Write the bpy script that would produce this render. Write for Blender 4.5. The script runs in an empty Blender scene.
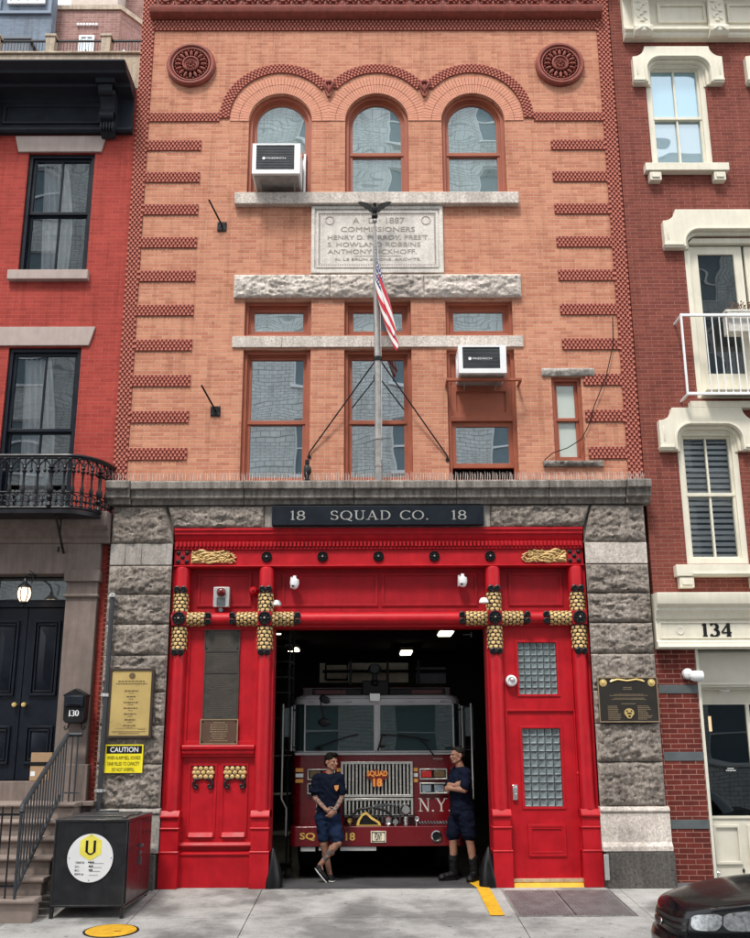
import bpy, bmesh, math, random
from mathutils import Vector, Matrix, noise
random.seed(7)
S = bpy.context.scene
C = S.collection
PI = math.pi
ROOT = {}

def sgn_pow(c, e): return math.copysign(abs(c) ** e, c)
# ------------------------------------------------------------------ mesh builder
class MB:
    def __init__(s):
        s.v = []; s.f = []; s.m = []; s.mi = 0; s.M = None
    def add(s, vs, fs):
        o = len(s.v)
        if s.M is not None:
            vs = [tuple(s.M @ Vector(v)) for v in vs]
        s.v += [tuple(v) for v in vs]
        s.f += [tuple(i + o for i in f) for f in fs]
        s.m += [s.mi] * len(fs)
        return s
    def box(s, x0, x1, y0, y1, z0, z1):
        v = [(x, y, z) for x in (x0, x1) for y in (y0, y1) for z in (z0, z1)]
        return s.add(v, [(0, 1, 3, 2), (4, 6, 7, 5), (0, 4, 5, 1), (2, 3, 7, 6), (0, 2, 6, 4), (1, 5, 7, 3)])
    def quad(s, *p):
        return s.add(list(p), [tuple(range(len(p)))])
    def prism(s, poly, y0, y1):          # polygon in XZ, pushed along Y
        n = len(poly)
        v = [(x, y0, z) for x, z in poly] + [(x, y1, z) for x, z in poly]
        f = [tuple(range(n)), tuple(range(2 * n - 1, n - 1, -1))]
        f += [(i, (i + 1) % n, n + (i + 1) % n, n + i) for i in range(n)]
        return s.add(v, f)
    def mould(s, prof, x0, x1):          # profile in YZ, pushed along X
        n = len(prof)
        v = [(x0, y, z) for y, z in prof] + [(x1, y, z) for y, z in prof]
        f = [tuple(range(n)), tuple(range(2 * n - 1, n - 1, -1))]
        f += [(i, (i + 1) % n, n + (i + 1) % n, n + i) for i in range(n)]
        return s.add(v, f)
    def ring(s, outer, inner, y0, y1, closed=True):   # frame between two outlines of equal count
        n = len(outer)
        v = []
        for P, y in ((outer, y0), (inner, y0), (outer, y1), (inner, y1)):
            v += [(x, y, z) for x, z in P]
        f = []
        for i in range(n if closed else n - 1):
            j = (i + 1) % n
            f += [(i, j, n + j, n + i), (n + i, n + j, 3 * n + j, 3 * n + i),
                  (2 * n + i, 2 * n + j, j, i), (2 * n + i, 3 * n + i, 3 * n + j, 2 * n + j)]
        if not closed:
            f += [(0, n, 3 * n, 2 * n), (n - 1, 2 * n - 1, 4 * n - 1, 3 * n - 1)]
        return s.add(v, f)
    def cone(s, p0, p1, r0, r1, n=12, caps=True):
        p0 = Vector(p0); p1 = Vector(p1); d = (p1 - p0)
        if d.length < 1e-6: return s
        d.normalize()
        a = d.cross(Vector((0, 0, 1)) if abs(d.z) < .9 else Vector((1, 0, 0))).normalized(); b = d.cross(a)
        v = []
        for p, r in ((p0, r0), (p1, r1)):
            for i in range(n):
                t = 2 * PI * i / n
                v.append(tuple(p + (a * math.cos(t) + b * math.sin(t)) * r))
        f = [(i, (i + 1) % n, n + (i + 1) % n, n + i) for i in range(n)]
        if caps: f += [tuple(range(n)), tuple(range(2 * n - 1, n - 1, -1))]
        return s.add(v, f)
    def tube(s, pts, r, n=8):
        pts = [Vector(p) for p in pts]
        rs = r if isinstance(r, (list, tuple)) else [r] * len(pts)
        v = []; prev = None
        for i, p in enumerate(pts):
            d = (pts[min(i + 1, len(pts) - 1)] - pts[max(i - 1, 0)]).normalized()
            if prev is None:
                a = d.cross(Vector((0, 0, 1)) if abs(d.z) < .9 else Vector((0, 1, 0))).normalized()
            else:
                a = (prev - d * prev.dot(d)).normalized()
            prev = a; b = d.cross(a)
            for k in range(n):
                t = 2 * PI * k / n
                v.append(tuple(p + (a * math.cos(t) + b * math.sin(t)) * rs[i]))
        f = []
        for i in range(len(pts) - 1):
            for k in range(n):
                f.append((i * n + k, i * n + (k + 1) % n, (i + 1) * n + (k + 1) % n, (i + 1) * n + k))
        f += [tuple(range(n)), tuple(range((len(pts)) * n - 1, (len(pts) - 1) * n - 1, -1))]
        return s.add(v, f)
    def lathe(s, prof, c, axis='z', n=24, a0=0, a1=2 * PI, caps=True):   # prof: (radius, along)
        full = abs(a1 - a0 - 2 * PI) < 1e-5
        m = n if full else n + 1
        v = []
        for r, h in prof:
            for i in range(m):
                t = a0 + (a1 - a0) * i / n
                x, y = r * math.cos(t), r * math.sin(t)
                p = {'z': (x, y, h), 'y': (x, h, y), 'x': (h, x, y)}[axis]
                v.append((c[0] + p[0], c[1] + p[1], c[2] + p[2]))
        f = []
        for j in range(len(prof) - 1):
            for i in range(m if full else m - 1):
                k = (i + 1) % m
                f.append((j * m + i, j * m + k, (j + 1) * m + k, (j + 1) * m + i))
        if full and caps:
            if prof[0][0] > 1e-5: f.append(tuple(range(m)))
            if prof[-1][0] > 1e-5: f.append(tuple((len(prof) - 1) * m + i for i in range(m)))
        return s.add(v, f)
    def ell(s, c, r, n=10, m=6, M=None):
        v = []
        if not isinstance(r, (tuple, list)): r = (r, r, r)
        for j in range(m + 1):
            ph = -PI / 2 + PI * j / m
            for i in range(n):
                t = 2 * PI * i / n
                p = Vector((r[0] * math.cos(ph) * math.cos(t), r[1] * math.cos(ph) * math.sin(t), r[2] * math.sin(ph)))
                if M is not None: p = M @ p
                v.append((c[0] + p.x, c[1] + p.y, c[2] + p.z))
        f = []
        for j in range(m):
            for i in range(n):
                k = (i + 1) % n
                f.append((j * n + i, j * n + k, (j + 1) * n + k, (j + 1) * n + i))
        return s.add(v, f)
    def cap(s, p0, p1, r0, r1, n=14):     # round-ended tapered limb
        s.ell(p0, r0, n, 8); s.ell(p1, r1, n, 8)
        return s.cone(p0, p1, r0, r1, n)
    def loft(s, rings, n=22):            # stacked oval rings (x, y, z, rx, ry, turn)
        v = []
        for x, y, z, rx, ry, tn in rings:
            for i in range(n):
                t = 2 * PI * i / n; a, b = rx * sgn_pow(math.cos(t), .85), ry * sgn_pow(math.sin(t), .85)
                v.append((x + a * math.cos(tn) - b * math.sin(tn), y + a * math.sin(tn) + b * math.cos(tn), z))
        m = len(rings); f = [(j * n + i, j * n + (i + 1) % n, (j + 1) * n + (i + 1) % n, (j + 1) * n + i) for j in range(m - 1) for i in range(n)]
        f += [tuple(range(n)), tuple(range(m * n - 1, (m - 1) * n - 1, -1))]
        return s.add(v, f)
    def grid(s, fn, nu, nv):
        v = [fn(i / nu, j / nv) for j in range(nv + 1) for i in range(nu + 1)]
        f = [(j * (nu + 1) + i, j * (nu + 1) + i + 1, (j + 1) * (nu + 1) + i + 1, (j + 1) * (nu + 1) + i)
             for j in range(nv) for i in range(nu)]
        return s.add(v, f)
    def build(s, name, mats, parent=None, kind=None, bevel=0, label=None, local=False, smooth=True, ang=35, recalc=True):
        me = bpy.data.meshes.new(name)
        v = s.v
        if parent is not None and not local:
            T = ROOT[parent].inverted()
            v = [tuple(T @ Vector(p)) for p in v]
        me.from_pydata(v, [], s.f)
        if not isinstance(mats, (list, tuple)): mats = [mats]
        for m in mats: me.materials.append(m)
        me.polygons.foreach_set('material_index', s.m)
        bm = bmesh.new(); bm.from_mesh(me)
        bmesh.ops.remove_doubles(bm, verts=bm.verts, dist=1e-5)
        if recalc: bmesh.ops.recalc_face_normals(bm, faces=bm.faces)
        bm.to_mesh(me); bm.free()
        if smooth:
            me.polygons.foreach_set('use_smooth', [True] * len(me.polygons))
            me.set_sharp_from_angle(angle=math.radians(ang))
        me.update()
        o = bpy.data.objects.new(name, me); C.objects.link(o)
        if parent is not None:
            o.parent = parent; ROOT[o] = ROOT[parent]
        else: ROOT[o] = Matrix.Identity(4)
        if kind: o['kind'] = kind
        if label: o['label'] = label
        if bevel:
            b = o.modifiers.new('Bevel', 'BEVEL'); b.width = bevel; b.segments = 2; b.limit_method = 'ANGLE'; b.angle_limit = math.radians(40)
        return o

def tag(o, label, cat, group=None):
    o['label'] = label; o['category'] = cat
    if group: o['group'] = group
    return o
def thing(name, label, cat, loc=(0, 0, 0), rz=0, group=None):
    o = bpy.data.objects.new(name, None); C.objects.link(o)
    o.location = loc; o.rotation_euler = (0, 0, rz); o.empty_display_size = .2
    ROOT[o] = Matrix.Translation(loc) @ Matrix.Rotation(rz, 4, 'Z')
    return tag(o, label, cat, group)
def dup(root, dx, label=None, group=None):
    r = root.copy(); C.objects.link(r)
    r.location = Vector(root.location) + Vector(dx)
    if label: r['label'] = label
    if group: r['group'] = group
    ROOT[r] = Matrix.Translation(dx) @ ROOT[root]
    for ch in list(root.children):
        c = ch.copy(); C.objects.link(c); c.parent = r; ROOT[c] = ROOT[r]
        for g in list(ch.children):
            d = g.copy(); C.objects.link(d); d.parent = c; ROOT[d] = ROOT[r]
    return r
def part_copy(o, dx, parent=None):        # a repeated part of the same thing, with its sub-parts
    c = o.copy(); C.objects.link(c); c.parent = parent or o.parent; c.location = Vector(o.location) + Vector(dx)
    ROOT[c] = ROOT[o]
    for g in list(o.children):
        d = g.copy(); C.objects.link(d); d.parent = c; ROOT[d] = ROOT[o]
    return c

TS = bpy.data.scenes.new('workbench')
def baked(ob):        # evaluated mesh of a temporary object, in a scene of its own
    TS.collection.objects.link(ob)
    vl = TS.view_layers[0]; vl.update(); dg = vl.depsgraph; dg.update()
    me = bpy.data.meshes.new_from_object(ob.evaluated_get(dg))
    bpy.data.objects.remove(ob)
    return me
def arch(x0, x1, z0, zs, n=20, d=0, zb=None):     # outline: bottom-left, bottom-right, then the arch back to the left
    x0 += d; x1 -= d; z0 += d if zb is None else zb
    r = (x1 - x0) / 2; cx = (x0 + x1) / 2
    return [(x0, z0), (x1, z0)] + [(cx + r * math.cos(PI * i / n), zs + r * math.sin(PI * i / n)) for i in range(n + 1)]
def rect(x0, x1, z0, z1, d=0):
    return [(x0 + d, z0 + d), (x1 - d, z0 + d), (x1 - d, z1 - d), (x0 + d, z1 - d)]
def plate(outline, holes, y0, y1):        # XZ plate with holes, real thickness -> MB
    cu = bpy.data.curves.new('tmp', 'CURVE'); cu.dimensions = '2D'; cu.fill_mode = 'BOTH'; cu.extrude = (y1 - y0) / 2
    for P in [outline] + holes:
        sp = cu.splines.new('POLY'); sp.points.add(len(P) - 1); sp.use_cyclic_u = True
        for i, (x, z) in enumerate(P): sp.points[i].co = (x, z, 0, 1)
    me = baked(bpy.data.objects.new('tmp', cu))
    mb = MB(); ym = (y0 + y1) / 2
    mb.add([(v.co.x, ym - v.co.z, v.co.y) for v in me.vertices], [tuple(p.vertices) for p in me.polygons])
    bpy.data.curves.remove(cu); bpy.data.meshes.remove(me)
    return mb
def textmb(mb, body, x0, x1, z0, z1, y, ext=.004, fit='x', off=0.0, spacing=1.0):   # lettering facing the street (-Y)
    cu = bpy.data.curves.new('tmp', 'FONT'); cu.body = body; cu.extrude = ext; cu.offset = off; cu.resolution_u = 3; cu.space_character = spacing
    me = baked(bpy.data.objects.new('tmp', cu))
    xs = [v.co.x for v in me.vertices]; ys = [v.co.y for v in me.vertices]
    a, b, c, d = min(xs), max(xs), min(ys), max(ys)
    sz = (z1 - z0) / (d - c); sx = (x1 - x0) / (b - a) if fit == 'x' else sz
    cx = (x0 + x1) / 2
    mb.add([(cx + (v.co.x - (a + b) / 2) * sx, y - v.co.z, z0 + (v.co.y - c) * sz) for v in me.vertices], [tuple(p.vertices) for p in me.polygons])
    bpy.data.curves.remove(cu); bpy.data.meshes.remove(me)
    return mb
# a small serif alphabet: strokes (x0,z0,x1,z1,weight) and arcs, unit height 1
def serif(mb, body, x0, x1, z0, z1, y, t=.01, fat=.16, thin=.06):
    def arc(cx, cz, rx, rz, a, b, w=None):
        n = 10; P = []
        for i in range(n + 1):
            q = math.radians(a + (b - a) * i / n); P.append((cx + rx * math.cos(q), cz + rz * math.sin(q), q))
        out = []
        for i in range(n):
            out.append((P[i][0], P[i][1], P[i + 1][0], P[i + 1][1], thin + (fat - thin) * abs(math.cos((P[i][2] + P[i + 1][2]) / 2)) ** 1.5))
        return out
    F, T = fat, thin
    def sr(x, z): return [(x - .13, z, x + .13, z, T)]
    G = {
     '1': (.34, [(.17, .0, .17, 1, F), (.17, .97, .03, .85, T)] + sr(.17, .03)),
     '8': (.6, arc(.3, .74, .21, .23, 0, 360) + arc(.3, .26, .25, .25, 0, 360)),
     '3': (.56, arc(.26, .74, .2, .23, -90, 150) + arc(.26, .27, .24, .25, -150, 90)),
     '4': (.64, [(.44, 0, .44, 1, F), (.44, .97, .04, .3, T), (.04, .28, .6, .28, T)] + sr(.44, .03)),
     '0': (.6, arc(.3, .5, .24, .47, 0, 360)),
     '7': (.5, [(.04, .95, .46, .95, T), (.46, .95, .2, 0, F), (.05, .95, .05, .8, T)]),
     'S': (.58, arc(.28, .74, .2, .23, 30, 270) + arc(.28, .26, .22, .24, -150, 90) + [(.47, .95, .47, .75, T), (.06, .05, .06, .25, T)]),
     'Q': (.82, arc(.4, .5, .36, .48, 0, 360) + [(.4, .1, .78, -.14, F * .7)]),
     'O': (.82, arc(.4, .5, .36, .48, 0, 360)),
     'C': (.72, arc(.4, .5, .36, .48, 45, 315) + [(.67, .97, .67, .76, T), (.67, .03, .67, .2, T)]),
     'G': (.78, arc(.4, .5, .36, .48, 45, 330) + [(.67, .97, .67, .76, T), (.68, .05, .68, .42, F * .8), (.52, .42, .8, .42, T)]),
     'U': (.76, [(.16, .25, .16, 1, F), (.62, .25, .62, 1, T * 1.3)] + arc(.39, .3, .23, .28, 180, 360) + sr(.16, .97) + sr(.62, .97)),
     'A': (.78, [(.1, 0, .38, 1, T * 1.2), (.66, 0, .38, 1, F), (.2, .34, .56, .34, T)] + sr(.1, .03) + sr(.66, .03)),
     'D': (.76, [(.16, 0, .16, 1, F), (.05, .97, .35, .97, T), (.05, .03, .35, .03, T)] + arc(.34, .5, .34, .47, -90, 90)),
     'N': (.82, [(.14, 0, .14, 1, T * 1.3), (.14, 1, .68, 0, F), (.68, 0, .68, 1, T * 1.3)] + sr(.14, .03) + sr(.68, .97) + [(0, .97, .2, .97, T)]),
     'Y': (.78, [(.38, 0, .38, .48, F), (.1, 1, .38, .46, F), (.68, 1, .38, .46, T * 1.2)] + sr(.38, .03) + sr(.1, .97) + sr(.68, .97)),
     'F': (.6, [(.16, 0, .16, 1, F), (.05, .97, .56, .97, T), (.16, .52, .44, .52, T), (.56, .97, .56, .76, T)] + sr(.16, .03)),
     '.': (.2, [(.03, .05, .15, .05, .12)]), ' ': (.42, []),
    }
    w = sum(G[c][0] for c in body) + .1 * (len(body) - 1)
    sx = (x1 - x0) / w; sz = z1 - z0; cur = 0; k = 0
    for c in body:
        adv, st = G[c]
        for (a, b, c2, d, wd) in st:
            dx, dz = (c2 - a) * sx, (d - b) * sz; L = math.hypot(dx, dz) or 1e-6
            h = wd * sz / 2; nx, nz = -dz / L * h, dx / L * h; ex, ez = dx / L * h * .15, dz / L * h * .15
            X, Z = x0 + (cur + a) * sx, z0 + b * sz; X2, Z2 = X + dx, Z + dz
            yy = y - .0004 * (k % 7); k += 1
            mb.prism([(X + nx - ex, Z + nz - ez), (X - nx - ex, Z - nz - ez), (X2 - nx + ex, Z2 - nz + ez), (X2 + nx + ex, Z2 + nz + ez)], yy - t, yy)
        cur += adv + .1
    return mb
def scribble(mb, x0, x1, z0, z1, y, rows, fill=.8, seed=1, t=.002, center=True, h=.45):   # rows of cast lettering far too small to read
    R = random.Random(seed); rh = (z1 - z0) / rows
    for r in range(rows):
        W = (x1 - x0) * fill * R.uniform(.55, 1); xa = (x0 + x1 - W) / 2 if center else x0
        x = xa; zc = z1 - rh * (r + .5)
        while x < xa + W:
            w = R.uniform(.5, 1.6) * rh * .8
            mb.box(x, min(x + w, xa + W), y - t, y, zc - rh * h / 2, zc + rh * h / 2); x += w + rh * .25
    return mb

# ------------------------------------------------------------------ materials
def newmat(name):
    m = bpy.data.materials.new(name); m.use_nodes = True
    nt = m.node_tree; b = nt.nodes['Principled BSDF']
    return m, nt, b
def N(nt, t, **kw):
    n = nt.nodes.new(t)
    for k, v in kw.items():
        if k in n.inputs: n.inputs[k].default_value = v
        else: setattr(n, k, v)
    return n
def ramp(nt, fac, stops):
    r = nt.nodes.new('ShaderNodeValToRGB'); cr = r.color_ramp
    cr.elements[0].position, cr.elements[0].color = stops[0][0], (*stops[0][1], 1)
    cr.elements[1].position, cr.elements[1].color = stops[-1][0], (*stops[-1][1], 1)
    for p, c in stops[1:-1]:
        e = cr.elements.new(p); e.color = (*c, 1)
    nt.links.new(fac, r.inputs[0]); return r.outputs[0]
def mul(c, k): return tuple(min(1, x * k) for x in c)
def mat(name, col, rough=.6, metal=0, var=.12, vs=6, bump=.15, bs=60, bd=.004, spec=.5, emit=0, streak=0, coat=0, chips=0):
    m, nt, b = newmat(name); L = nt.links.new
    tc = N(nt, 'ShaderNodeTexCoord'); g = N(nt, 'ShaderNodeNewGeometry')
    n1 = N(nt, 'ShaderNodeTexNoise', Scale=vs, Detail=6, Roughness=.65); L(g.outputs['Position'], n1.inputs['Vector'])
    c = ramp(nt, n1.outputs[0], [(.3, mul(col, 1 - var)), (.7, mul(col, 1 + var))])
    if streak:
        mp = N(nt, 'ShaderNodeMapping'); mp.inputs['Scale'].default_value = (9, 9, .7); L(g.outputs['Position'], mp.inputs[0])
        n3 = N(nt, 'ShaderNodeTexNoise', Scale=1.6, Detail=5, Roughness=.7); L(mp.outputs[0], n3.inputs['Vector'])
        mx = N(nt, 'ShaderNodeMixRGB', blend_type='MULTIPLY'); mx.inputs[0].default_value = streak
        L(c, mx.inputs[1]); L(ramp(nt, n3.outputs[0], [(.38, (.35, .33, .3)), (.62, (1, 1, 1))]), mx.inputs[2]); c = mx.outputs[0]
    if chips:      # small worn chips and scuffs
        n6 = N(nt, 'ShaderNodeTexNoise', Scale=34, Detail=5, Roughness=.75); L(g.outputs['Position'], n6.inputs['Vector'])
        m6 = N(nt, 'ShaderNodeMixRGB', blend_type='MULTIPLY'); m6.inputs[0].default_value = chips
        L(c, m6.inputs[1]); L(ramp(nt, n6.outputs[0], [(.28, (.25, .22, .2)), (.34, (1, 1, 1)), (.8, (1, 1, 1))]), m6.inputs[2]); c = m6.outputs[0]
    L(c, b.inputs['Base Color'])
    b.inputs['Metallic'].default_value = metal; b.inputs['Specular IOR Level'].default_value = spec
    if coat: b.inputs['Coat Weight'].default_value = coat; b.inputs['Coat Roughness'].default_value = .08
    r = ramp(nt, n1.outputs[0], [(.3, (max(0, rough - .08),) * 3), (.7, (min(1, rough + .08),) * 3)]); L(r, b.inputs['Roughness'])
    if bump:
        n2 = N(nt, 'ShaderNodeTexNoise', Scale=bs, Detail=5, Roughness=.6); L(g.outputs['Position'], n2.inputs['Vector'])
        bp = N(nt, 'ShaderNodeBump', Strength=bump, Distance=bd); L(n2.outputs[0], bp.inputs['Height']); L(bp.outputs[0], b.inputs['Normal'])
    if emit:
        b.inputs['Emission Color'].default_value = (*col, 1); b.inputs['Emission Strength'].default_value = emit
    return m
def brick(name, c1, c2, mortar, w=.21, h=.068, ms=.006, soot=.25, dirtcol=(.45, .38, .34), offz=0):
    m, nt, b = newmat(name); L = nt.links.new
    g = N(nt, 'ShaderNodeNewGeometry'); sx = N(nt, 'ShaderNodeSeparateXYZ'); L(g.outputs['Position'], sx.inputs[0])
    ad = N(nt, 'ShaderNodeMath', operation='ADD'); L(sx.outputs[0], ad.inputs[0]); L(sx.outputs[1], ad.inputs[1])
    cb = N(nt, 'ShaderNodeCombineXYZ'); L(ad.outputs[0], cb.inputs[0]); L(sx.outputs[2], cb.inputs[1])
    # hand-laid unevenness
    nw = N(nt, 'ShaderNodeTexNoise', Scale=2.2, Detail=3); L(g.outputs['Position'], nw.inputs['Vector'])
    sb = N(nt, 'ShaderNodeVectorMath', operation='SUBTRACT'); sb.inputs[1].default_value = (.5, .5, .5); L(nw.outputs['Color'], sb.inputs[0])
    sc = N(nt, 'ShaderNodeVectorMath', operation='SCALE'); sc.inputs[3].default_value = .012; L(sb.outputs[0], sc.inputs[0])
    av = N(nt, 'ShaderNodeVectorMath', operation='ADD'); L(cb.outputs[0], av.inputs[0]); L(sc.outputs[0], av.inputs[1])
    br = N(nt, 'ShaderNodeTexBrick'); br.offset = .5; br.squash = 1
    for k, v in (('Scale', 1.0), ('Mortar Size', ms), ('Mortar Smooth', .4), ('Bias', 0.0), ('Brick Width', w), ('Row Height', h)):
        br.inputs[k].default_value = v
    br.inputs['Color1'].default_value = (*c1, 1); br.inputs['Color2'].default_value = (*c2, 1); br.inputs['Mortar'].default_value = (*mortar, 1)
    L(av.outputs[0], br.inputs['Vector'])
    # brick to brick tone: a second coarse noise
    n1 = N(nt, 'ShaderNodeTexNoise', Scale=.9, Detail=8, Roughness=.7); L(g.outputs['Position'], n1.inputs['Vector'])
    mx = N(nt, 'ShaderNodeMixRGB', blend_type='MULTIPLY'); mx.inputs[0].default_value = soot
    L(br.outputs[0], mx.inputs[1]); L(ramp(nt, n1.outputs[0], [(.35, dirtcol), (.6, (1, 1, 1))]), mx.inputs[2])
    mp = N(nt, 'ShaderNodeMapping'); mp.inputs['Scale'].default_value = (5, 5, 15); L(g.outputs['Position'], mp.inputs[0])
    n2 = N(nt, 'ShaderNodeTexNoise', Scale=1.0, Detail=6, Roughness=.75); L(mp.outputs[0], n2.inputs['Vector'])
    m2 = N(nt, 'ShaderNodeMixRGB', blend_type='MULTIPLY'); m2.inputs[0].default_value = .75
    L(mx.outputs[0], m2.inputs[1]); L(ramp(nt, n2.outputs[0], [(.30, (.45, .38, .36)), (.42, (.86, .82, .80)), (.75, (1.0, 1.0, 1.0))]), m2.inputs[2])
    mv = N(nt, 'ShaderNodeMapping'); mv.inputs['Scale'].default_value = (6, 6, .45); L(g.outputs['Position'], mv.inputs[0])
    nv_ = N(nt, 'ShaderNodeTexNoise', Scale=1.3, Detail=6, Roughness=.7); L(mv.outputs[0], nv_.inputs['Vector'])
    m7 = N(nt, 'ShaderNodeMixRGB', blend_type='MULTIPLY'); m7.inputs[0].default_value = .5
    L(m2.outputs[0], m7.inputs[1]); L(ramp(nt, nv_.outputs[0], [(.36, (.62, .56, .52)), (.5, (1, 1, 1)), (.8, (1, 1, 1))]), m7.inputs[2])
    L(m7.outputs[0], b.inputs['Base Color']); b.inputs['Roughness'].default_value = .85; b.inputs['Specular IOR Level'].default_value = .25
    n3 = N(nt, 'ShaderNodeTexNoise', Scale=70, Detail=4); L(g.outputs['Position'], n3.inputs['Vector'])
    inv = N(nt, 'ShaderNodeMath', operation='MULTIPLY_ADD'); inv.inputs[1].default_value = -1.0; L(br.outputs['Fac'], inv.inputs[0])
    mm = N(nt, 'ShaderNodeMath', operation='MULTIPLY'); mm.inputs[1].default_value = .35; L(n3.outputs[0], mm.inputs[0]); L(mm.outputs[0], inv.inputs[2])
    bp = N(nt, 'ShaderNodeBump', Strength=.7, Distance=.006); L(inv.outputs[0], bp.inputs['Height']); L(bp.outputs[0], b.inputs['Normal'])
    return m
def glassmat(name, col=(.05, .075, .08), refl=.38, wave=.35, tint=(.86, .95, 1), clear=0.0, ws=1.6):
    m, nt, b = newmat(name); L = nt.links.new; nt.nodes.remove(b)
    out = nt.nodes['Material Output']
    g = N(nt, 'ShaderNodeNewGeometry')
    mp = N(nt, 'ShaderNodeMapping'); mp.inputs['Scale'].default_value = (1, 1, 1.4); L(g.outputs['Position'], mp.inputs[0])
    n = N(nt, 'ShaderNodeTexNoise', Scale=ws, Detail=0, Roughness=.4); L(mp.outputs[0], n.inputs['Vector'])
    bp = N(nt, 'ShaderNodeBump', Strength=wave, Distance=.02); L(n.outputs[0], bp.inputs['Height'])
    gl = N(nt, 'ShaderNodeBsdfGlossy', Roughness=.01); gl.inputs['Color'].default_value = (*tint, 1); L(bp.outputs[0], gl.inputs['Normal'])
    if clear:
        under = N(nt, 'ShaderNodeBsdfTransparent'); under.inputs['Color'].default_value = (clear, clear, clear, 1)
    else:
        under = N(nt, 'ShaderNodeBsdfDiffuse'); under.inputs['Color'].default_value = (*col, 1)
    fr = N(nt, 'ShaderNodeFresnel', IOR=1.5)
    ma = N(nt, 'ShaderNodeMath', operation='ADD', use_clamp=True); L(fr.outputs[0], ma.inputs[0]); ma.inputs[1].default_value = refl - .04
    mx = N(nt, 'ShaderNodeMixShader'); L(ma.outputs[0], mx.inputs[0]); L(under.outputs[0], mx.inputs[1]); L(gl.outputs[0], mx.inputs[2])
    L(mx.outputs[0], out.inputs[0]); return m
def granite(name, col, sp=.5, bump=.5, streak=.35, scale=1):
    m, nt, b = newmat(name); L = nt.links.new
    g = N(nt, 'ShaderNodeNewGeometry')
    n1 = N(nt, 'ShaderNodeTexNoise', Scale=30 * scale, Detail=8, Roughness=.85); L(g.outputs['Position'], n1.inputs['Vector'])
    c = ramp(nt, n1.outputs[0], [(.38, mul(col, 1 - sp)), (.5, col), (.62, mul(col, 1 + sp * .8))])
    n2 = N(nt, 'ShaderNodeTexNoise', Scale=1.7, Detail=7, Roughness=.7); L(g.outputs['Position'], n2.inputs['Vector'])
    mx = N(nt, 'ShaderNodeMixRGB', blend_type='MULTIPLY'); mx.inputs[0].default_value = .8; L(c, mx.inputs[1])
    L(ramp(nt, n2.outputs[0], [(.3, (.55, .53, .52)), (.55, (1, .98, .95)), (.7, (1, 1, 1))]), mx.inputs[2]); c = mx.outputs[0]
    mp = N(nt, 'ShaderNodeMapping'); mp.inputs['Scale'].default_value = (8, 8, .5); L(g.outputs['Position'], mp.inputs[0])
    n3 = N(nt, 'ShaderNodeTexNoise', Scale=1.5, Detail=5, Roughness=.7); L(mp.outputs[0], n3.inputs['Vector'])
    m2 = N(nt, 'ShaderNodeMixRGB', blend_type='MULTIPLY'); m2.inputs[0].default_value = streak; L(c, m2.inputs[1])
    L(ramp(nt, n3.outputs[0], [(.4, (.3, .28, .27)), (.6, (1, 1, 1))]), m2.inputs[2])
    L(m2.outputs[0], b.inputs['Base Color']); b.inputs['Roughness'].default_value = .85; b.inputs['Specular IOR Level'].default_value = .3
    n4 = N(nt, 'ShaderNodeTexNoise', Scale=45 * scale, Detail=6, Roughness=.7); L(g.outputs['Position'], n4.inputs['Vector'])
    bp = N(nt, 'ShaderNodeBump', Strength=bump, Distance=.012); L(n4.outputs[0], bp.inputs['Height']); L(bp.outputs[0], b.inputs['Normal'])
    return m

M_SALMON = brick('salmon_brick', (.65, .31, .195), (.51, .205, .13), (.62, .41, .31), w=.195, h=.0562, ms=.005, soot=.3, dirtcol=(.62, .5, .42))
M_RED130 = brick('red_painted_brick', (.44, .066, .050), (.36, .050, .040), (.45, .13, .105), soot=.4, ms=.004, w=.2, h=.06, dirtcol=(.6, .5, .5))
M_DARK134 = brick('dark_red_brick', (.26, .072, .052), (.19, .050, .038), (.33, .17, .14), soot=.35, ms=.0045, w=.195, h=.058, dirtcol=(.62, .55, .55))
M_PIER134 = brick('pier_brick', (.19, .035, .026), (.12, .024, .019), (.40, .21, .17), w=.21, h=.066, ms=.006, soot=.35)
M_WHITEBRICK = brick('white_painted_brick', (.76, .80, .79), (.64, .69, .69), (.34, .38, .39), w=.30, h=.115, ms=.012, soot=.3)
M_PINKBRICK = brick('roof_brick', (.36, .22, .20), (.27, .15, .135), (.5, .36, .32), soot=.2)
M_BLUEWALL = brick('blue_painted_brick', (.22, .28, .36), (.18, .24, .31), (.2, .25, .32), soot=.4)
M_SOLDIER = mat('arch_brick', (.615, .285, .195), .85, var=.14, vs=14, bump=.3, spec=.25)
M_ARCHJOINT = mat('arch_joint', (.26, .11, .075), .9, spec=.2)
M_STUD = mat('stud_brick', (.47, .165, .12), .8, var=.2, vs=25, spec=.25)
M_STUDBACK = mat('stud_recess_brick', (.19, .042, .034), .85, var=.2, vs=12, spec=.2)
M_TERRA = mat('terracotta', (.27, .062, .043), .65, var=.25, vs=9, bump=.4, streak=.35)
M_GRANITE = granite('rock_faced_granite', (.335, .295, .262), .65, 1.0, .45)
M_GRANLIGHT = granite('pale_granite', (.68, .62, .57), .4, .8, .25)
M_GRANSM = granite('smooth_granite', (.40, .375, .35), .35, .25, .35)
M_GRANDARK = granite('dark_base_granite', (.12, .112, .105), .6, .4, .4)
M_CORNICE = granite('weathered_granite', (.27, .25, .23), .35, .4, .7)
M_MARBLE = granite('tablet_marble', (.72, .69, .65), .2, .25, .2)
M_INSET = mat('inset_letter', (.40, .34, .32), .9)
M_FRAME = mat('russet_frame_paint', (.32, .085, .042), .5, var=.12, bump=.05)
M_PANE = glassmat('window_glass', (.03, .042, .042), .52, .085, ws=1.9)
M_PANEB = glassmat('blind_backed_glass', (.18, .25, .25), .46, .10, ws=2.2)
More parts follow.
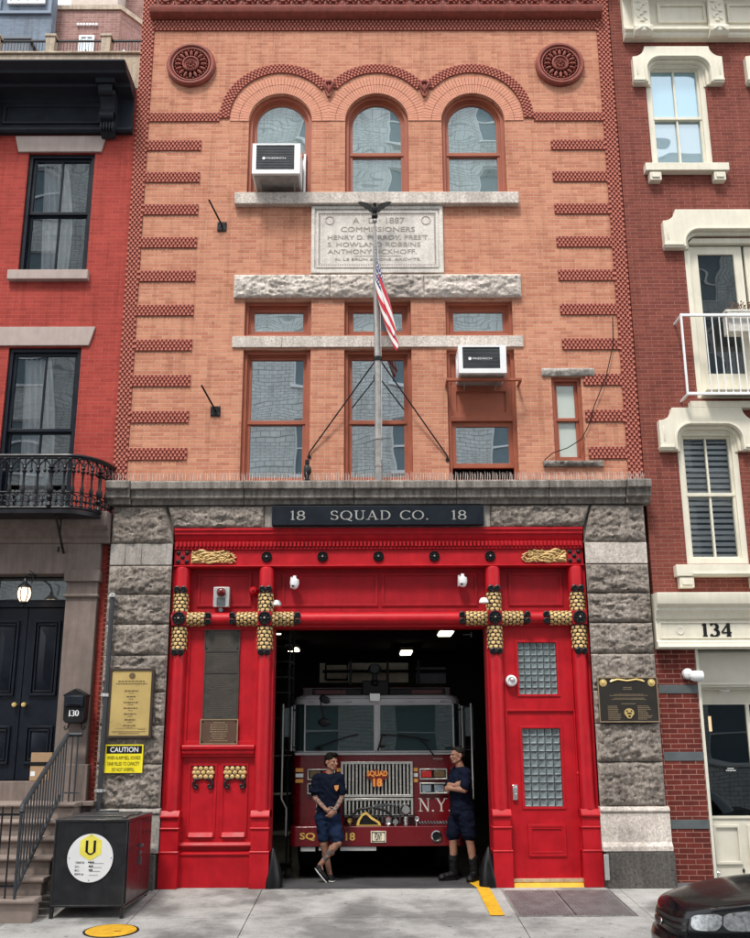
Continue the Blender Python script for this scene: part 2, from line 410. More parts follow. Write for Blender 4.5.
M_RED = mat('fire_red_paint', (.45, .005, .013), .46, chips=.5, var=.16, vs=5, bump=.16, bs=28, spec=.32, streak=.16)
M_REDD = mat('fire_red_panel', (.35, .005, .013), .5, chips=.5, var=.16, vs=5, bump=.16, bs=28, spec=.3, streak=.2)
M_GOLD = mat('gilding', (.56, .38, .16), .55, metal=.3, var=.25, vs=30, bump=.2)
M_BLACK = mat('black_paint', (.008, .008, .009), .4, var=.3, bump=.05, spec=.3)
M_IRON = mat('wrought_iron_paint', (.008, .009, .012), .38, var=.3, bump=.2, spec=.3)
M_BRONZE = mat('dark_bronze', (.052, .046, .040), .5, metal=.2, var=.25, vs=14, bump=.2)
M_BRONZELT = mat('bronze_lettering', (.36, .27, .17), .4, metal=.6)
M_BRONZEMID = mat('bronze_worn_lettering', (.12, .10, .08), .45, metal=.5)
M_BRASS = mat('brass_plate', (.72, .52, .20), .32, metal=.55, var=.1, vs=3, bump=.03)
M_WHITE = mat('white_enamel', (.78, .79, .80), .4, var=.04, bump=.03)
M_CREAM = mat('cream_paint', (.74, .70, .58), .5, var=.07, vs=4, bump=.06, streak=.12)
M_CREAM2 = mat('cream_sash_paint', (.66, .63, .54), .5, var=.06, bump=.03)
M_SIGNBLUE = mat('navy_sign_paint', (.008, .012, .019), .45, var=.2, bump=.05, spec=.2)
M_SIGNLET = mat('silver_letter', (.42, .42, .40), .4, metal=.4)
M_GLASSBLK = mat('glass_block', (.17, .21, .22), .15, var=.35, vs=16, bump=.5, bs=30)
M_GREYIRON = mat('grey_iron', (.10, .11, .12), .4, var=.2, bump=.1)
M_RAIL = mat('dark_rail_paint', (.035, .04, .046), .45, var=.25, bump=.1, spec=.3)
M_STEEL = mat('galvanised_pole', (.36, .35, .34), .5, metal=.4, var=.3, vs=8, streak=.5)
M_CHROME = mat('chrome', (.75, .75, .74), .18, metal=1, var=.05, bump=0)
M_SILVER = mat('brushed_aluminium', (.55, .55, .54), .4, metal=.6, var=.08, bump=.02)
M_NAVY = mat('navy_door_paint', (.006, .009, .016), .36, var=.25, bump=.06, spec=.25)
M_NAVYCOR = mat('navy_cornice_paint', (.016, .020, .028), .5, var=.25, bump=.1, streak=.2, spec=.25)
M_BROWN = mat('brownstone', (.20, .155, .135), .85, var=.22, vs=3, bump=.3, streak=.35)
M_BROWNLT = mat('pink_stone_lintel', (.42, .34, .31), .85, var=.12, vs=4, bump=.3, streak=.15)
M_STEP = mat('stoop_stone', (.26, .205, .175), .85, var=.18, vs=5, bump=.3, streak=.15)
M_SLATE = mat('slate_band', (.085, .10, .105), .6, var=.2)
M_YELLOW = mat('road_yellow', (.72, .40, .02), .6, var=.22, vs=9, bump=.2)
M_SIGNYEL = mat('sign_yellow', (.85, .72, .02), .4, var=.05, bump=0)
M_DARKROOM = mat('dark_room_shade', (.014, .014, .014), .9, bump=0)  # near-black: the shade of unlit rooms is put into the colour
M_LAMP = mat('lamp_glow', (1, .74, .50), .5, emit=.95, bump=0, var=.02)
M_TUBE = mat('ceiling_lamp_diffuser', (1, .90, .66), .5, emit=3.5, bump=0, var=.02)
# ================================================================== FIREHOUSE
fh = thing('firehouse', 'salmon brick firehouse with arched upper windows, granite base and red timber front', 'firehouse', (0, 0, 0))
ARW = [(-2.03, -1.03), (-.5, .5), (1.03, 2.03)]
TRN = [(-2.0, -1.0), (-.5, .5), (1.02, 2.03)]
holes = [arch(a, b, 10.03, 11.35, 24) for a, b in ARW] + [rect(a, b, 7.69, 8.26) for a, b in TRN] + [rect(a, b, 5.42, 7.47) for a, b in TRN] + [rect(2.56, 3.0, 5.73, 7.02)]
w = plate(rect(-3.80, 3.80, 5.38, 15.0), holes, 0.0, .34); w.build('brick_wall', M_SALMON, fh, smooth=False)
# hidden shell: side, rear and roof, so that the building is a solid from any side
s_ = MB(); s_.box(-3.80, -3.3, .345, 15, 4.3, 14.9); s_.box(3.3, 3.80, .345, 15, 4.3, 14.9); s_.box(-3.29, 3.29, 14.6, 15, 4.3, 14.9); s_.box(-3.29, 3.29, .345, 14.59, 14.3, 14.6)
s_.box(-3.29, 3.29, .36, 14.59, 4.62, 5.2)
s_.build('side_wall', M_SALMON, fh, smooth=False)
rm = MB(); rm.box(-3.29, 3.29, 1.2, 1.25, 5.25, 14.2); rm.build('window_backing', M_DARKROOM, fh)  # dark sheet painted as the shade inside the upper rooms

# voussoirs of the three arches: radial bricks
vb = MB(); vj = MB()
for a, b in ARW:
    cx = (a + b) / 2; cz = 11.35; n = 44
    for i in range(n):
        t0 = PI * (i + .07) / n; t1 = PI * (i + .93) / n
        for (r0, r1) in ((.503, .655), (.663, .80)):
            o = .008 * random.random()
            P = [(cx + r0 * math.cos(t0), cz + r0 * math.sin(t0)), (cx + r1 * math.cos(t0), cz + r1 * math.sin(t0)),
                 (cx + r1 * math.cos(t1), cz + r1 * math.sin(t1)), (cx + r0 * math.cos(t1), cz + r0 * math.sin(t1))]
            vb.prism(P, -.014 + o * .5, .02)
    O = [(cx + .80 * math.cos(PI * i / 32), cz + .80 * math.sin(PI * i / 32)) for i in range(33)]
    I = [(cx + .501 * math.cos(PI * i / 32), cz + .501 * math.sin(PI * i / 32)) for i in range(33)]
    vj.ring(O, I, -.004, .018, closed=False)
p_ = vb.build('arch_bricks', M_SOLDIER, fh, smooth=False); vj.build('arch_mortar', M_ARCHJOINT, fh, smooth=False)

# patterned brickwork: recessed dark headers with staggered raised studs
back = MB(); stud = MB()
PX, PZ = .062, .0435
def studs_rect(x0, x1, z0, z1):
    back.box(x0, x1, -.016, .01, z0, z1)
    nz = max(1, round((z1 - z0) / PZ)); dz = (z1 - z0) / nz; nx = max(1, round((x1 - x0) / PX)); dx = (x1 - x0) / nx
    for j in range(nz):
        for i in range(nx):
            x = x0 + (i + (.25 if j % 2 else .75)) * dx; z = z0 + (j + .5) * dz
            o = random.random() * .006
            stud.box(x - dx * .25, x + dx * .25, -.027 - o * .5, -.014, z - dz * .41, z + dz * .41)
def studs_arc(cx, cz, r0, r1, a0, a1):
    n = int(abs(a1 - a0) * (r0 + r1) / 2 / PX); m = 4; dr = (r1 - r0) / m
    O = [(cx + r1 * math.cos(a0 + (a1 - a0) * i / n), cz + r1 * math.sin(a0 + (a1 - a0) * i / n)) for i in range(n + 1)]
    I = [(cx + r0 * math.cos(a0 + (a1 - a0) * i / n), cz + r0 * math.sin(a0 + (a1 - a0) * i / n)) for i in range(n + 1)]
    back.ring(O, I, -.018, .01, closed=False)
    for j in range(m):
        for i in range(n):
            t = a0 + (a1 - a0) * (i + (.25 if j % 2 else .75)) / n; dt = (a1 - a0) / n * .25
            ra, rb = r0 + dr * (j + .09), r0 + dr * (j + .91)
            stud.prism([(cx + ra * math.cos(t - dt), cz + ra * math.sin(t - dt)), (cx + rb * math.cos(t - dt), cz + rb * math.sin(t - dt)),
                        (cx + rb * math.cos(t + dt), cz + rb * math.sin(t + dt)), (cx + ra * math.cos(t + dt), cz + ra * math.sin(t + dt))], -.030, -.014)
studs_rect(-3.82, -3.62, 5.4, 14.1); studs_rect(3.60, 3.81, 5.4, 14.1)
studs_rect(-3.62, 3.60, 13.03, 13.22)
TZ = [10.82 - .562 * k for k in range(10)]
for z in TZ:
    studs_rect(-3.62, -2.77, z, z + .18)
    studs_rect(2.75 if z > 7.2 else (3.03 if z > 5.9 else 3.05), 3.60, z, z + .18)
studs_rect(-3.62, -2.50, 11.34, 11.50); studs_rect(2.50, 3.60, 11.34, 11.50)
A1 = math.acos(.765 / .97)
for k, (a, b) in enumerate(ARW):
    cx = (a + b) / 2
    studs_arc(cx, 11.42, .81, .97, PI - (A1 if k else -.02), A1 if k < 2 else -.02)
back.build('patterned_brick_ground', M_STUDBACK, fh, smooth=False); stud.build('patterned_brick_studs', M_STUD, fh, smooth=False)

# spandrel leaves between the arches
for x in (-.765, .765):
    m = MB(); m.prism([(x - .1, 12.03), (x + .1, 12.03), (x + .075, 11.93), (x + .02, 11.78), (x - .02, 11.78), (x - .075, 11.93)], -.05, 0)
    for k in (-1, 0, 1):
        m.ell((x + k * .045, -.055, 11.95 - .04 * (k == 0)), (.022, .03, .085), 8, 6, Matrix.Rotation(k * .4, 3, 'Y'))
    m.ell((x, -.06, 12.03), (.05, .04, .035)); m.build('spandrel_leaf', M_TERRA, fh)

# medallions
def medallion(x):
    m = MB(); c = (x, 0, 12.36)
    m.lathe([(.392, .0), (.392, -.06), (.365, -.095), (.335, -.095), (.315, -.06), (.30, -.045), (0.0, -.045)], c, 'y', 48)
    m.lathe([(.31, -.05), (.305, -.075), (.285, -.075), (.28, -.05)], c, 'y', 48)
    for k in range(16):
        t = 2 * PI * k / 16
        R_ = Matrix.Rotation(-t, 3, 'Y')
        m.ell((x + .205 * math.cos(t), -.055, 12.36 + .205 * math.sin(t)), (.065, .035, .028), 8, 6, R_)
        m.ell((x + .255 * math.cos(t + .196), -.05, 12.36 + .255 * math.sin(t + .196)), (.022, .03, .018), 6, 4, Matrix.Rotation(-t, 3, 'Y'))
    m.lathe([(.135, -.04), (.135, -.09), (.115, -.10), (.10, -.075), (.0, -.07)], c, 'y', 32)
    for k in range(10):
        t = 2 * PI * k / 10
        m.ell((x + .06 * math.cos(t), -.085, 12.36 + .06 * math.sin(t)), (.024, .02, .014), 6, 4, Matrix.Rotation(-t, 3, 'Y'))
    m.ell((x, -.09, 12.36), (.022, .03, .022), 8, 6)
    return m
m1 = medallion(-2.985).build('medallion', M_TERRA, fh); part_copy(m1, (5.945, 0, 0))

# terracotta cornice and scrolled frieze at the roof edge
m = MB(); m.mould([(0, 13.225), (-.10, 13.235), (-.17, 13.27), (-.20, 13.33), (-.20, 13.375), (-.06, 13.395), (0, 13.395)], -3.68, 3.68)
m.mould([(0, 14.08), (-.12, 14.08), (-.2, 14.2), (-.3, 14.26), (-.45, 14.3), (-.45, 14.48), (0, 14.5)], -3.82, 3.81)
m.build('roof_cornice', M_TERRA, fh)
m = MB(); m.box(-3.60, 3.58, -.03, .01, 13.40, 14.08)
cnt = 26; pw = 7.16 / cnt
for i in range(cnt):
    cx = -3.59 + pw * (i + .5)
    sg = 1 if i % 2 else -1
    pts = []
    for k in range(26):
        t = k / 25 * 3.6 * PI; r = .115 * (1 - k / 32)
        pts.append((cx + sg * r * math.cos(t - .8), -.055, 13.66 + r * 1.35 * math.sin(t - .8)))
    m.tube(pts, [.017 + .010 * math.sin(k * .9) ** 2 for k in range(26)], 6)
    for k in range(6):
        t = k * 1.05; m.ell((cx + sg * .10 * math.cos(t), -.06, 13.66 + .17 * math.sin(t)), (.035, .03, .02), 6, 4, Matrix.Rotation(-t * sg, 3, 'Y'))
    m.ell((cx + pw / 2, -.055, 13.50), (.022, .04, .06), 6, 5); m.ell((cx, -.055, 13.46), (.05, .035, .022), 6, 5)
    m.ell((cx + pw / 2, -.055, 13.84), (.022, .04, .07), 6, 5)
m.build('terracotta_frieze', M_TERRA, fh)

# ---- windows ----
def sash_window(kind, out, mid, inn, x0, x1, z0, z1, zmid, y=.1, arched=None, split=True, glass=None):
    """russet brick mould + sash frame, one glass sheet per sash"""
    glass = glass or M_PANE
    def outline(d, zb=None):
        return arch(x0, x1, z0, arched, 20, d) if arched else rect(x0, x1, z0, z1, d)
    m = MB()
    m.ring(outline(.0), outline(.055), y - .03, y + .09)
    m.ring(outline(.048), outline(.075), y + .02, y + .1)
    m.ring(outline(.07), outline(.115), y + .045, y + .12)
    if zmid: m.box(x0 + .07, x1 - .07, y + .03, y + .10, zmid - .03, zmid + .03)
    o = m.build(kind, M_FRAME, fh, bevel=.004)
    zt = arched if arched else z1 - .1
    if zmid:
        if arched:
            r = (x1 - x0) / 2 - .10; cx = (x0 + x1) / 2
            P = [(x0 + .10, zmid), (x1 - .10, zmid)] + [(cx + r * math.cos(PI * i / 20), arched + r * math.sin(PI * i / 20)) for i in range(21)]
            MB().prism(P, y + .075, y + .081).build('pane', glass, o)
        else:
            MB().box(x0 + .10, x1 - .10, y + .075, y + .081, zmid, z1 - .10).build('pane', glass, o)
        MB().box(x0 + .10, x1 - .10, y + .088, y + .094, z0 + .10, zmid).build('pane', glass, o)
    else:
        MB().box(x0 + .10, x1 - .10, y + .075, y + .081, z0 + .10, z1 - .10).build('pane', glass, o)
    return o
for k, (a, b) in enumerate(ARW):
    o = sash_window('arched_window', 0, 0, 0, a, b, 10.03, 11.85, 10.83, arched=11.35, glass=M_PANEB)
    if k == 0:
        MB().box(-1.15, -1.12, .06, .16, 10.05, 10.8).box(-1.17, -1.06, .165, .17, 10.12, 10.8).build('filler_board', M_WHITE, fh)
m = MB(); m.box(-2.2, 2.19, -.11, .02, 9.83, 10.03); m.build('long_sill', M_GRANLIGHT, fh, bevel=.012)
for k, (a, b) in enumerate(TRN):
    m = MB(); m.ring(rect(a, b, 7.69, 8.26), rect(a, b, 7.69, 8.26, .05), .08, .2); m.ring(rect(a, b, 7.69, 8.26, .045), rect(a, b, 7.69, 8.26, .075), .13, .2)
    m.ring(rect(a, b, 7.69, 8.26, .07), rect(a, b, 7.69, 8.26, .13), .15, .22)
    o = m.build('transom_window', M_FRAME, fh, bevel=.004)
    MB().box(a + .12, b - .12, .185, .19, 7.81, 8.14).build('pane', M_PANEB, o)
sash_window('tall_window', 0, 0, 0, -2.0, -1.0, 5.42, 7.47, 6.37)
sash_window('tall_window', 0, 0, 0, -.5, .5, 5.42, 7.47, 6.37)
# third bay: panel, shelf and an open lower sash
a, b = 1.02, 2.03
m = MB(); m.ring(rect(a, b, 5.42, 7.47), rect(a, b, 5.42, 7.47, .055), .07, .19); m.box(a + .05, b - .05, .12, .2, 6.42, 7.42)
m.ring(rect(a + .05, b - .05, 6.42, 6.92), rect(a + .05, b - .05, 6.42, 6.92, .09), .09, .125); m.box(a + .05, b - .05, .06, .14, 6.36, 6.44)
m.box(a - .03, b + .05, -.30, -.26, 6.86, 6.90); m.box(a - .03, a - .0, -.26, .1, 6.86, 6.90); m.box(b + .02, b + .05, -.26, .1, 6.86, 6.90)
m.ring(rect(a + .05, b - .05, 5.66, 6.36), rect(a + .05, b - .05, 5.66, 6.36, .07), .11, .17)
o = m.build('tall_window', M_FRAME, fh, bevel=.004, label='window half boarded with a russet panel above a raised sash')
MB().box(a + .11, b - .11, .14, .146, 5.72, 6.30).build('pane', M_PANE, o)
# granite bands
def rock(mb, x0, x1, z0, z1, yf, depth=.06, seed=0, xb0=None, xb1=None, marg=.035, step=.019, yb=.02):
    """rock-faced block: x0,x1 at the top; xb0,xb1 at the bottom when its ends lean"""
    xb0 = x0 if xb0 is None else xb0; xb1 = x1 if xb1 is None else xb1
    nu = max(3, int((x1 - x0) / step)); nv = max(3, int((z1 - z0) / step))
    off = Vector((seed * 3.7, seed * 1.3, 0))
    def fn(u, v):
        z = z0 + (z1 - z0) * v
        a = xb0 + (x0 - xb0) * v; b = xb1 + (x1 - xb1) * v
        x = a + (b - a) * u
        e = min(x - a, b - x, z - z0, z1 - z)
        k = min(1, max(0, e / (.028 + .03 * abs(noise.noise(Vector((x * 7, 3, z * 7)) + off)))))
        q = Vector((x, 0, z * 1.5)) + off
        rg = lambda f: 1 - 2 * abs(noise.noise(q * f))
        fac = 0
        for fq, am in ((5.5, .55), (12, .42), (24, .2)):      # chiselled facets
            ds, ps = noise.voronoi(q * fq)
            c_ = ps[0]; hx = math.sin(c_.x * 12.99 + c_.z * 78.2) * 43758.5; hx -= math.floor(hx); hy = math.sin(c_.x * 39.3 + c_.z * 11.1) * 24634.6; hy -= math.floor(hy)
            dd = q * fq - c_; fac += am * ((hx - .5) * .9 + dd.x * (hx - .5) * 1.6 + dd.z * (hy - .5) * 1.9)
        n = .9 * fac + .2 * noise.noise(q * 31) + .0 * noise.noise(q * 3.2) 
        low = max(0, 1 - (z - z0) / .09)            # the lower arris is broken away
        d = depth * (.62 + .75 * n - .45 * low * (.5 + noise.noise(q * 9))) * k ** .5
        return (x, yf - max(0, d), z)
    mb.grid(fn, nu, nv)
    mb.add([(xb0, yf, z0), (xb1, yf, z0), (x1, yf, z1), (x0, yf, z1), (xb0, yb, z0), (xb1, yb, z0), (x1, yb, z1), (x0, yb, z1)],
           [(0, 1, 5, 4), (1, 2, 6, 5), (2, 3, 7, 6), (3, 0, 4, 7)])
m = MB()
for i, (p, q) in enumerate(((-2.17, -.72), (-.715, .70), (.705, 2.17))): rock(m, p, q, 8.29, 8.66, -.05, .07, i + 3)
m.build('rough_lintel', M_GRANLIGHT, fh, ang=70)
m = MB()
for p, q in ((-2.17, -1.43), (-1.426, -.1), (-.096, 1.3), (1.304, 2.17)): m.box(p, q, -.03, .02, 7.495, 7.67)
m.build('smooth_band', M_GRANLIGHT, fh, bevel=.004)
# small window to the right
x0, x1, z0, z1 = 2.56, 3.0, 5.73, 7.02
m = MB(); m.ring(rect(x0, x1, z0, z1), rect(x0, x1, z0, z1, .05), .05, .17); m.ring(rect(x0, x1, z0, z1, .045), rect(x0, x1, z0, z1, .09), .10, .17); m.box(x0 + .05, x1 - .05, .08, .16, 6.36, 6.41)
o = m.build('small_window', M_FRAME, fh, bevel=.004)
MB().box(x0 + .085, x1 - .085, .13, .135, 6.4, z1 - .085).build('pane', glassmat('frosted_glass', (.55, .62, .56), .2, .2), o)
MB().box(x0 + .085, x1 - .085, .145, .15, z0 + .085, 6.38).build('pane', bpy.data.materials['frosted_glass'], o)
m = MB(); rock(m, 2.42, 3.2, 7.03, 7.15, -.03, .05, 5, step=.02); m.build('rough_lintel', M_GRANSM, fh, ang=70)
m = MB(); rock(m, 2.38, 3.24, 5.64, 5.725, -.05, .06, 6, step=.02, yb=.04); m.build('rough_sill', M_CORNICE, fh, ang=70)

# inscribed tablet
tb = MB(); tb.box(-1.01, 1.01, -.03, .02, 8.69, 9.82)
tb.ring(rect(-1.01, 1.01, 8.69, 9.82), rect(-1.01, 1.01, 8.69, 9.82, .05), -.055, -.03)
tb.ring(rect(-.93, .93, 8.78, 9.73), rect(-.93, .93, 8.78, 9.73, .03), -.045, -.03)
tab = tb.build('inscribed_tablet', M_MARBLE, fh, bevel=.005)
m = MB()
for x in [-.89 + i * .0356 for i in range(51)]:
    for z in (8.83, 9.68): m.box(x, x + .018, -.036, -.031, z - .012, z + .012)
for z in [8.86 + i * .036 for i in range(23)]:
    for x in (-.885, .885): m.box(x - .012, x + .012, -.036, -.031, z, z + .018)
m.build('egg_border', M_INSET, tab)
m = MB(); yy = -.0335
textmb(m, 'A · D · 1887', -.38, .42, 9.53, 9.63, yy, .002); textmb(m, 'COMMISSIONERS', -.56, .58, 9.39, 9.47, yy, .002)
textmb(m, 'HENRY D. PURROY. PRES\'T.', -.76, .80, 9.255, 9.33, yy, .002); textmb(m, 'S. HOWLAND ROBBINS', -.76, .66, 9.135, 9.21, yy, .002)
textmb(m, 'ANTHONY EICKHOFF.', -.76, .60, 9.015, 9.09, yy, .002); m.box(-.35, .36, -.034, -.031, 8.975, 8.983)
textmb(m, 'N. LE BRUN & SONS, ARCH\'TS.', -.64, .66, 8.895, 8.945, yy, .002)
m.build('inscription', mat('cut_letter', (.33, .30, .27), .9), tab)
for x in (-.73, .75): MB().lathe([(.072, -.031), (.072, -.038), (.062, -.038), (.062, -.031)], (x, 0, 9.58), 'y', 24, caps=False).build('roundel', M_INSET, tab)

# ---- granite storey ----
def pier(sg, nm):
    m = MB(); X = lambda a: sg * a
    def xs(a, b): return (min(X(a), X(b)), max(X(a), X(b)))
    k = 0
    for z0, z1, typ in ((4.525, 5.055, 'r'), (3.81, 4.205, 'r'), (3.40, 3.80, 'r'), (2.98, 3.39, 'r'), (2.49, 2.97, 'r'), (2.055, 2.48, 'r'), (1.555, 2.045, 'r'), (.995, 1.545, 'r')):
        a, b = xs(2.89, 3.755); k += 1
        if z0 > 4.5:
            if sg < 0: rock(m, a, -3.0, z0, z1, -.10, .075, k + 20, xb1=-2.885)
            else: rock(m, 3.0, b, z0, z1, -.10, .075, k + 40, xb0=2.885)
        else: rock(m, a, b, z0, z1, -.10, .075, k + (0 if sg < 0 else 60))
    a, b = xs(2.89, 3.755)
    o = m.build(nm, M_GRANITE, fh, ang=80)
    m = MB()
    if sg < 0:
        for p, q in ((a, -3.55), (-3.545, -3.32), (-3.315, b)): m.box(p, q, -.115, .02, 4.215, 4.515)
    else: m.box(a, b, -.115, .02, 4.215, 4.515)
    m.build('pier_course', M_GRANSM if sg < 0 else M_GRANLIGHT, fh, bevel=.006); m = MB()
    c, d = xs(2.88, 3.79)
    m.mould([(.02, .99), (-.12, .99), (-.15, .97), (-.16, .935), (-.135, .915), (.02, .915)], c, d)
    m.mould([(.02, .91), (-.135, .91), (-.145, .55), (-.19, .50), (-.19, .44), (.02, .44)], c, d)
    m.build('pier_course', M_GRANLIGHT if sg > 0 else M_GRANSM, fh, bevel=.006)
    c, d = xs(2.91, 3.80)
    MB().box(c, d, -.20, .02, -.3, .43).build('pier_base', M_GRANDARK, fh, bevel=.008)
    # core behind the faces, with dark joints
    a, b = xs(2.89, 3.74); MB().box(a, b, -.085, .6, -.3, 5.06).build('pier_core', M_GRANDARK, fh)
pier(-1, 'stone_pier'); pier(1, 'stone_pier')
m = MB(); rock(m, -2.995, -1.615, 4.745, 5.055, -.10, .07, 91, xb0=-2.88); m.build('rough_lintel_course', M_GRANITE, fh, ang=80)
m = MB(); rock(m, 1.58, 2.995, 4.745, 5.055, -.10, .07, 92, xb1=2.88); m.build('rough_lintel_course', M_GRANITE, fh, ang=80)
MB().box(-1.61, 1.575, -.10, .02, 4.745, 5.055).build('lintel_block', M_GRANSM, fh, bevel=.006)
MB().box(-2.88, 2.88, -.085, .34, 4.74, 5.06).build('lintel_core', M_GRANDARK, fh)
m = MB()
prof = [(.02, 5.06), (-.17, 5.06), (-.17, 5.12), (-.24, 5.14), (-.24, 5.245), (-.30, 5.262), (-.30, 5.36), (-.26, 5.385), (.02, 5.39)]
xs_ = [-3.49, -1.9, -.35, 1.1, 2.4, 3.49]
for p, q in zip(xs_[:-1], xs_[1:]): m.mould(prof, p + .003, q - .003)
prof2 = [(y - .05 if y < 0 else y, z) for y, z in prof]
m.mould(prof2, -3.83, -3.495); m.mould(prof2, 3.495, 3.83)
m.build('stone_cornice', M_CORNICE, fh, bevel=.008)
# pigeon spikes
m = MB()
for i in range(215):
    x = -3.78 + i * .0353; k = (i % 3 - 1) * .035
    m.cone((x, -.12, 5.385), (x + random.uniform(-.01, .01), -.12 - .03 + k, 5.53), .0042, .0025, 4)
    m.cone((x, -.12, 5.385), (x + .012, -.17 + k, 5.50), .004, .002, 4)
m.box(-3.8, 3.8, -.13, -.11, 5.386, 5.392)
m.build('bird_spikes', mat('spike_metal', (.72, .62, .57), .5, metal=.3), fh)
# name board
sb = MB(); sb.box(-1.5, 1.475, -.22, -.11, 4.75, 5.03)
sbo = sb.build('name_board', M_SIGNBLUE, fh, bevel=.008)
m = MB(); serif(m, '18', -1.24, -1.03, 4.825, 4.955, -.2205, .004); serif(m, 'SQUAD CO.', -.68, .70, 4.825, 4.955, -.2205, .004); serif(m, '18', 1.02, 1.23, 4.825, 4.955, -.2205, .004)
m.build('lettering', M_SIGNLET, sbo, smooth=False)

# ---- red timber front ----
m = MB(); m.mould([(.1, 4.735), (-.12, 4.735), (-.12, 4.70), (-.10, 4.69), (-.10, 4.65), (-.075, 4.63), (-.06, 4.57), (-.045, 4.555), (-.045, 4.45), (.1, 4.45)], -2.875, 2.875)
for i in range(104):
    x = -2.85 + i * .055
    m.box(x, x + .032, -.092, -.044, 4.475, 4.545)
m.mould([(.1, 4.452), (-.06, 4.452), (-.06, 4.44), (.1, 4.44)], -2.875, 2.875)
m.build('red_cornice', M_RED, fh, bevel=.003)
m = MB(); m.box(-2.875, 2.875, -.03, .2, 4.215, 4.44); m.mould([(.1, 4.215), (-.06, 4.215), (-.07, 4.205), (-.06, 4.19), (.1, 4.19)], -2.875, 2.875)
m.build('red_frieze', M_RED, fh, bevel=.003)
# rosettes on the frieze
def rosette(mb, c, r, y):
    x, z = c
    mb.lathe([(r, y), (r, y - .018), (r * .86, y - .03), (r * .74, y - .018), (r * .3, y - .018), (r * .3, y - .03), (0, y - .036)], (x, 0, z), 'y', 20)
    for k in range(8):
        t = 2 * PI * k / 8
        mb.ell((x + r * .54 * math.cos(t), y - .022, z + r * .54 * math.sin(t)), (r * .26, .012, r * .09), 6, 4, Matrix.Rotation(-t, 3, 'Y'))
m = MB(); rosette(m, (-1.575, 4.335), .075, -.03); r0 = m.build('rosette', M_BLACK, fh)
m = MB(); m.ell((-1.575, -.068, 4.335), .014, 8, 6); m.build('rosette_boss', M_STEEL, r0)
for i in range(1, 5): part_copy(r0, (.785 * i, 0, 0))
# corner bolt plates
for x in (-2.755, 2.745):
    m = MB(); m.box(x - .1, x + .1, -.045, -.02, 4.235, 4.435); o = m.build('bolt_plate', M_REDD, fh, bevel=.004)
    m = MB()
    for dx, dz in ((-.06, .06), (.06, .06), (0, 0), (-.06, -.065), (.06, -.065)): m.ell((x + dx, -.045, 4.335 + dz), (.032, .022, .032), 10, 6)
    m.build('bolt', M_BLACK, o)
# gilded scrollwork of the frieze
def scroll(sg):
    m = MB(); R = random.Random(3)
    X = lambda a: sg * a
    for k in range(5):
        pts = [(X(-2.62 + .57 * t / 14), -.045 - .012 * math.sin(t + k), 4.27 + .035 * k + .018 * math.sin(t * .8 + k * 1.3) - (.0 if k < 3 else .01 * t / 14)) for t in range(15)]
        if k > 1: pts = pts[:15 - (k - 1) * 1]
        m.tube(pts, [.016 + .008 * math.sin(t * 1.3 + k) for t in range(len(pts))], 6)
    for k in range(46):
        u = R.random(); x = -2.63 + .56 * u; z = 4.255 + R.random() * (.17 if u < .62 else .17 - (u - .62) * .3)
        m.ell((X(x), -.05 - .01 * R.random(), z), (.03, .016, .010), 6, 4, Matrix.Rotation(R.uniform(-.9, .9), 3, 'Y'))
    for k in range(7):   # ragged leaf ends
        m.ell((X(-2.07 + R.uniform(-.03, .05)), -.045, 4.26 + k * .022 * .9), (.035, .014, .011), 6, 4, Matrix.Rotation(R.uniform(-.8, .8), 3, 'Y'))
    m.box(min(X(-2.635), X(-2.1)), max(X(-2.635), X(-2.1)), -.036, -.03, 4.25, 4.42)
    return m.build('gilded_scroll', M_GOLD, fh)
scroll(1); scroll(-1)
# upper panels
def panel_lines(mb, x0, x1, z0, z1, y, t=.03, d=.02):
    mb.ring(rect(x0, x1, z0, z1), rect(x0, x1, z0, z1, t), y - d, y); mb.ring(rect(x0, x1, z0, z1, -.015), rect(x0, x1, z0, z1, .008), y - d * .5, y)
m = MB(); m.box(-2.87, 2.87, .13, .2, 3.5, 4.22)
panel_lines(m, -2.55, -1.80, 3.66, 4.12, .13); panel_lines(m, -1.36, -.02, 3.66, 4.12, .13); panel_lines(m, .04, 1.38, 3.66, 4.12, .13); panel_lines(m, 1.83, 2.58, 3.66, 4.12, .13)
m.build('upper_panel', M_REDD, fh, bevel=.003)
# beam and posts (rolled fronts)
m = MB(); m.lathe([(.088, -2.87), (.088, 2.87)], (0, .0, 3.47), 'x', 20); m.box(-2.87, 2.87, .0, .2, 3.36, 3.56); m.box(-1.45, 1.48, .02, .34, 3.352, 3.38)
for x in (-.9, -.2, .4, 1.0): m.cone((x, -.085, 3.45), (x, -.093, 3.45), .012, .01, 8)
m.build('cross_beam', M_RED, fh)
POSTS = (-2.755, -1.575, 1.595, 2.76)
for k, x in enumerate(POSTS):
    m = MB(); r = .098
    m.lathe([(r, .95), (r, 4.14), (r * .93, 4.18), (r * .7, 4.195)], (x, 0, 0), 'z', 28)
    m.box(x - .1, x + .1, .0, .2, .0, 4.19)
    w = .125
    m.box(x - w, x + w, -.11, .2, .0, .43); m.mould([(.2, .43), (-.115, .43), (-.12, .445), (-.11, .46), (.2, .46)], x - w - .005, x + w + .005)
    m.box(x - w + .01, x + w - .01, -.10, .2, .46, .72); m.mould([(.2, .72), (-.11, .72), (-.12, .735), (-.11, .75), (.2, .75)], x - w - .003, x + w + .003)
    m.box(x - w + .012, x + w - .012, -.10, .2, .75, .86)
    m.mould([(.2, .86), (-.12, .86), (-.135, .88), (-.13, .90), (-.10, .935), (-.085, .96), (.2, .96)], x - w, x + w)
    m.build('post', M_RED, fh, bevel=.004)
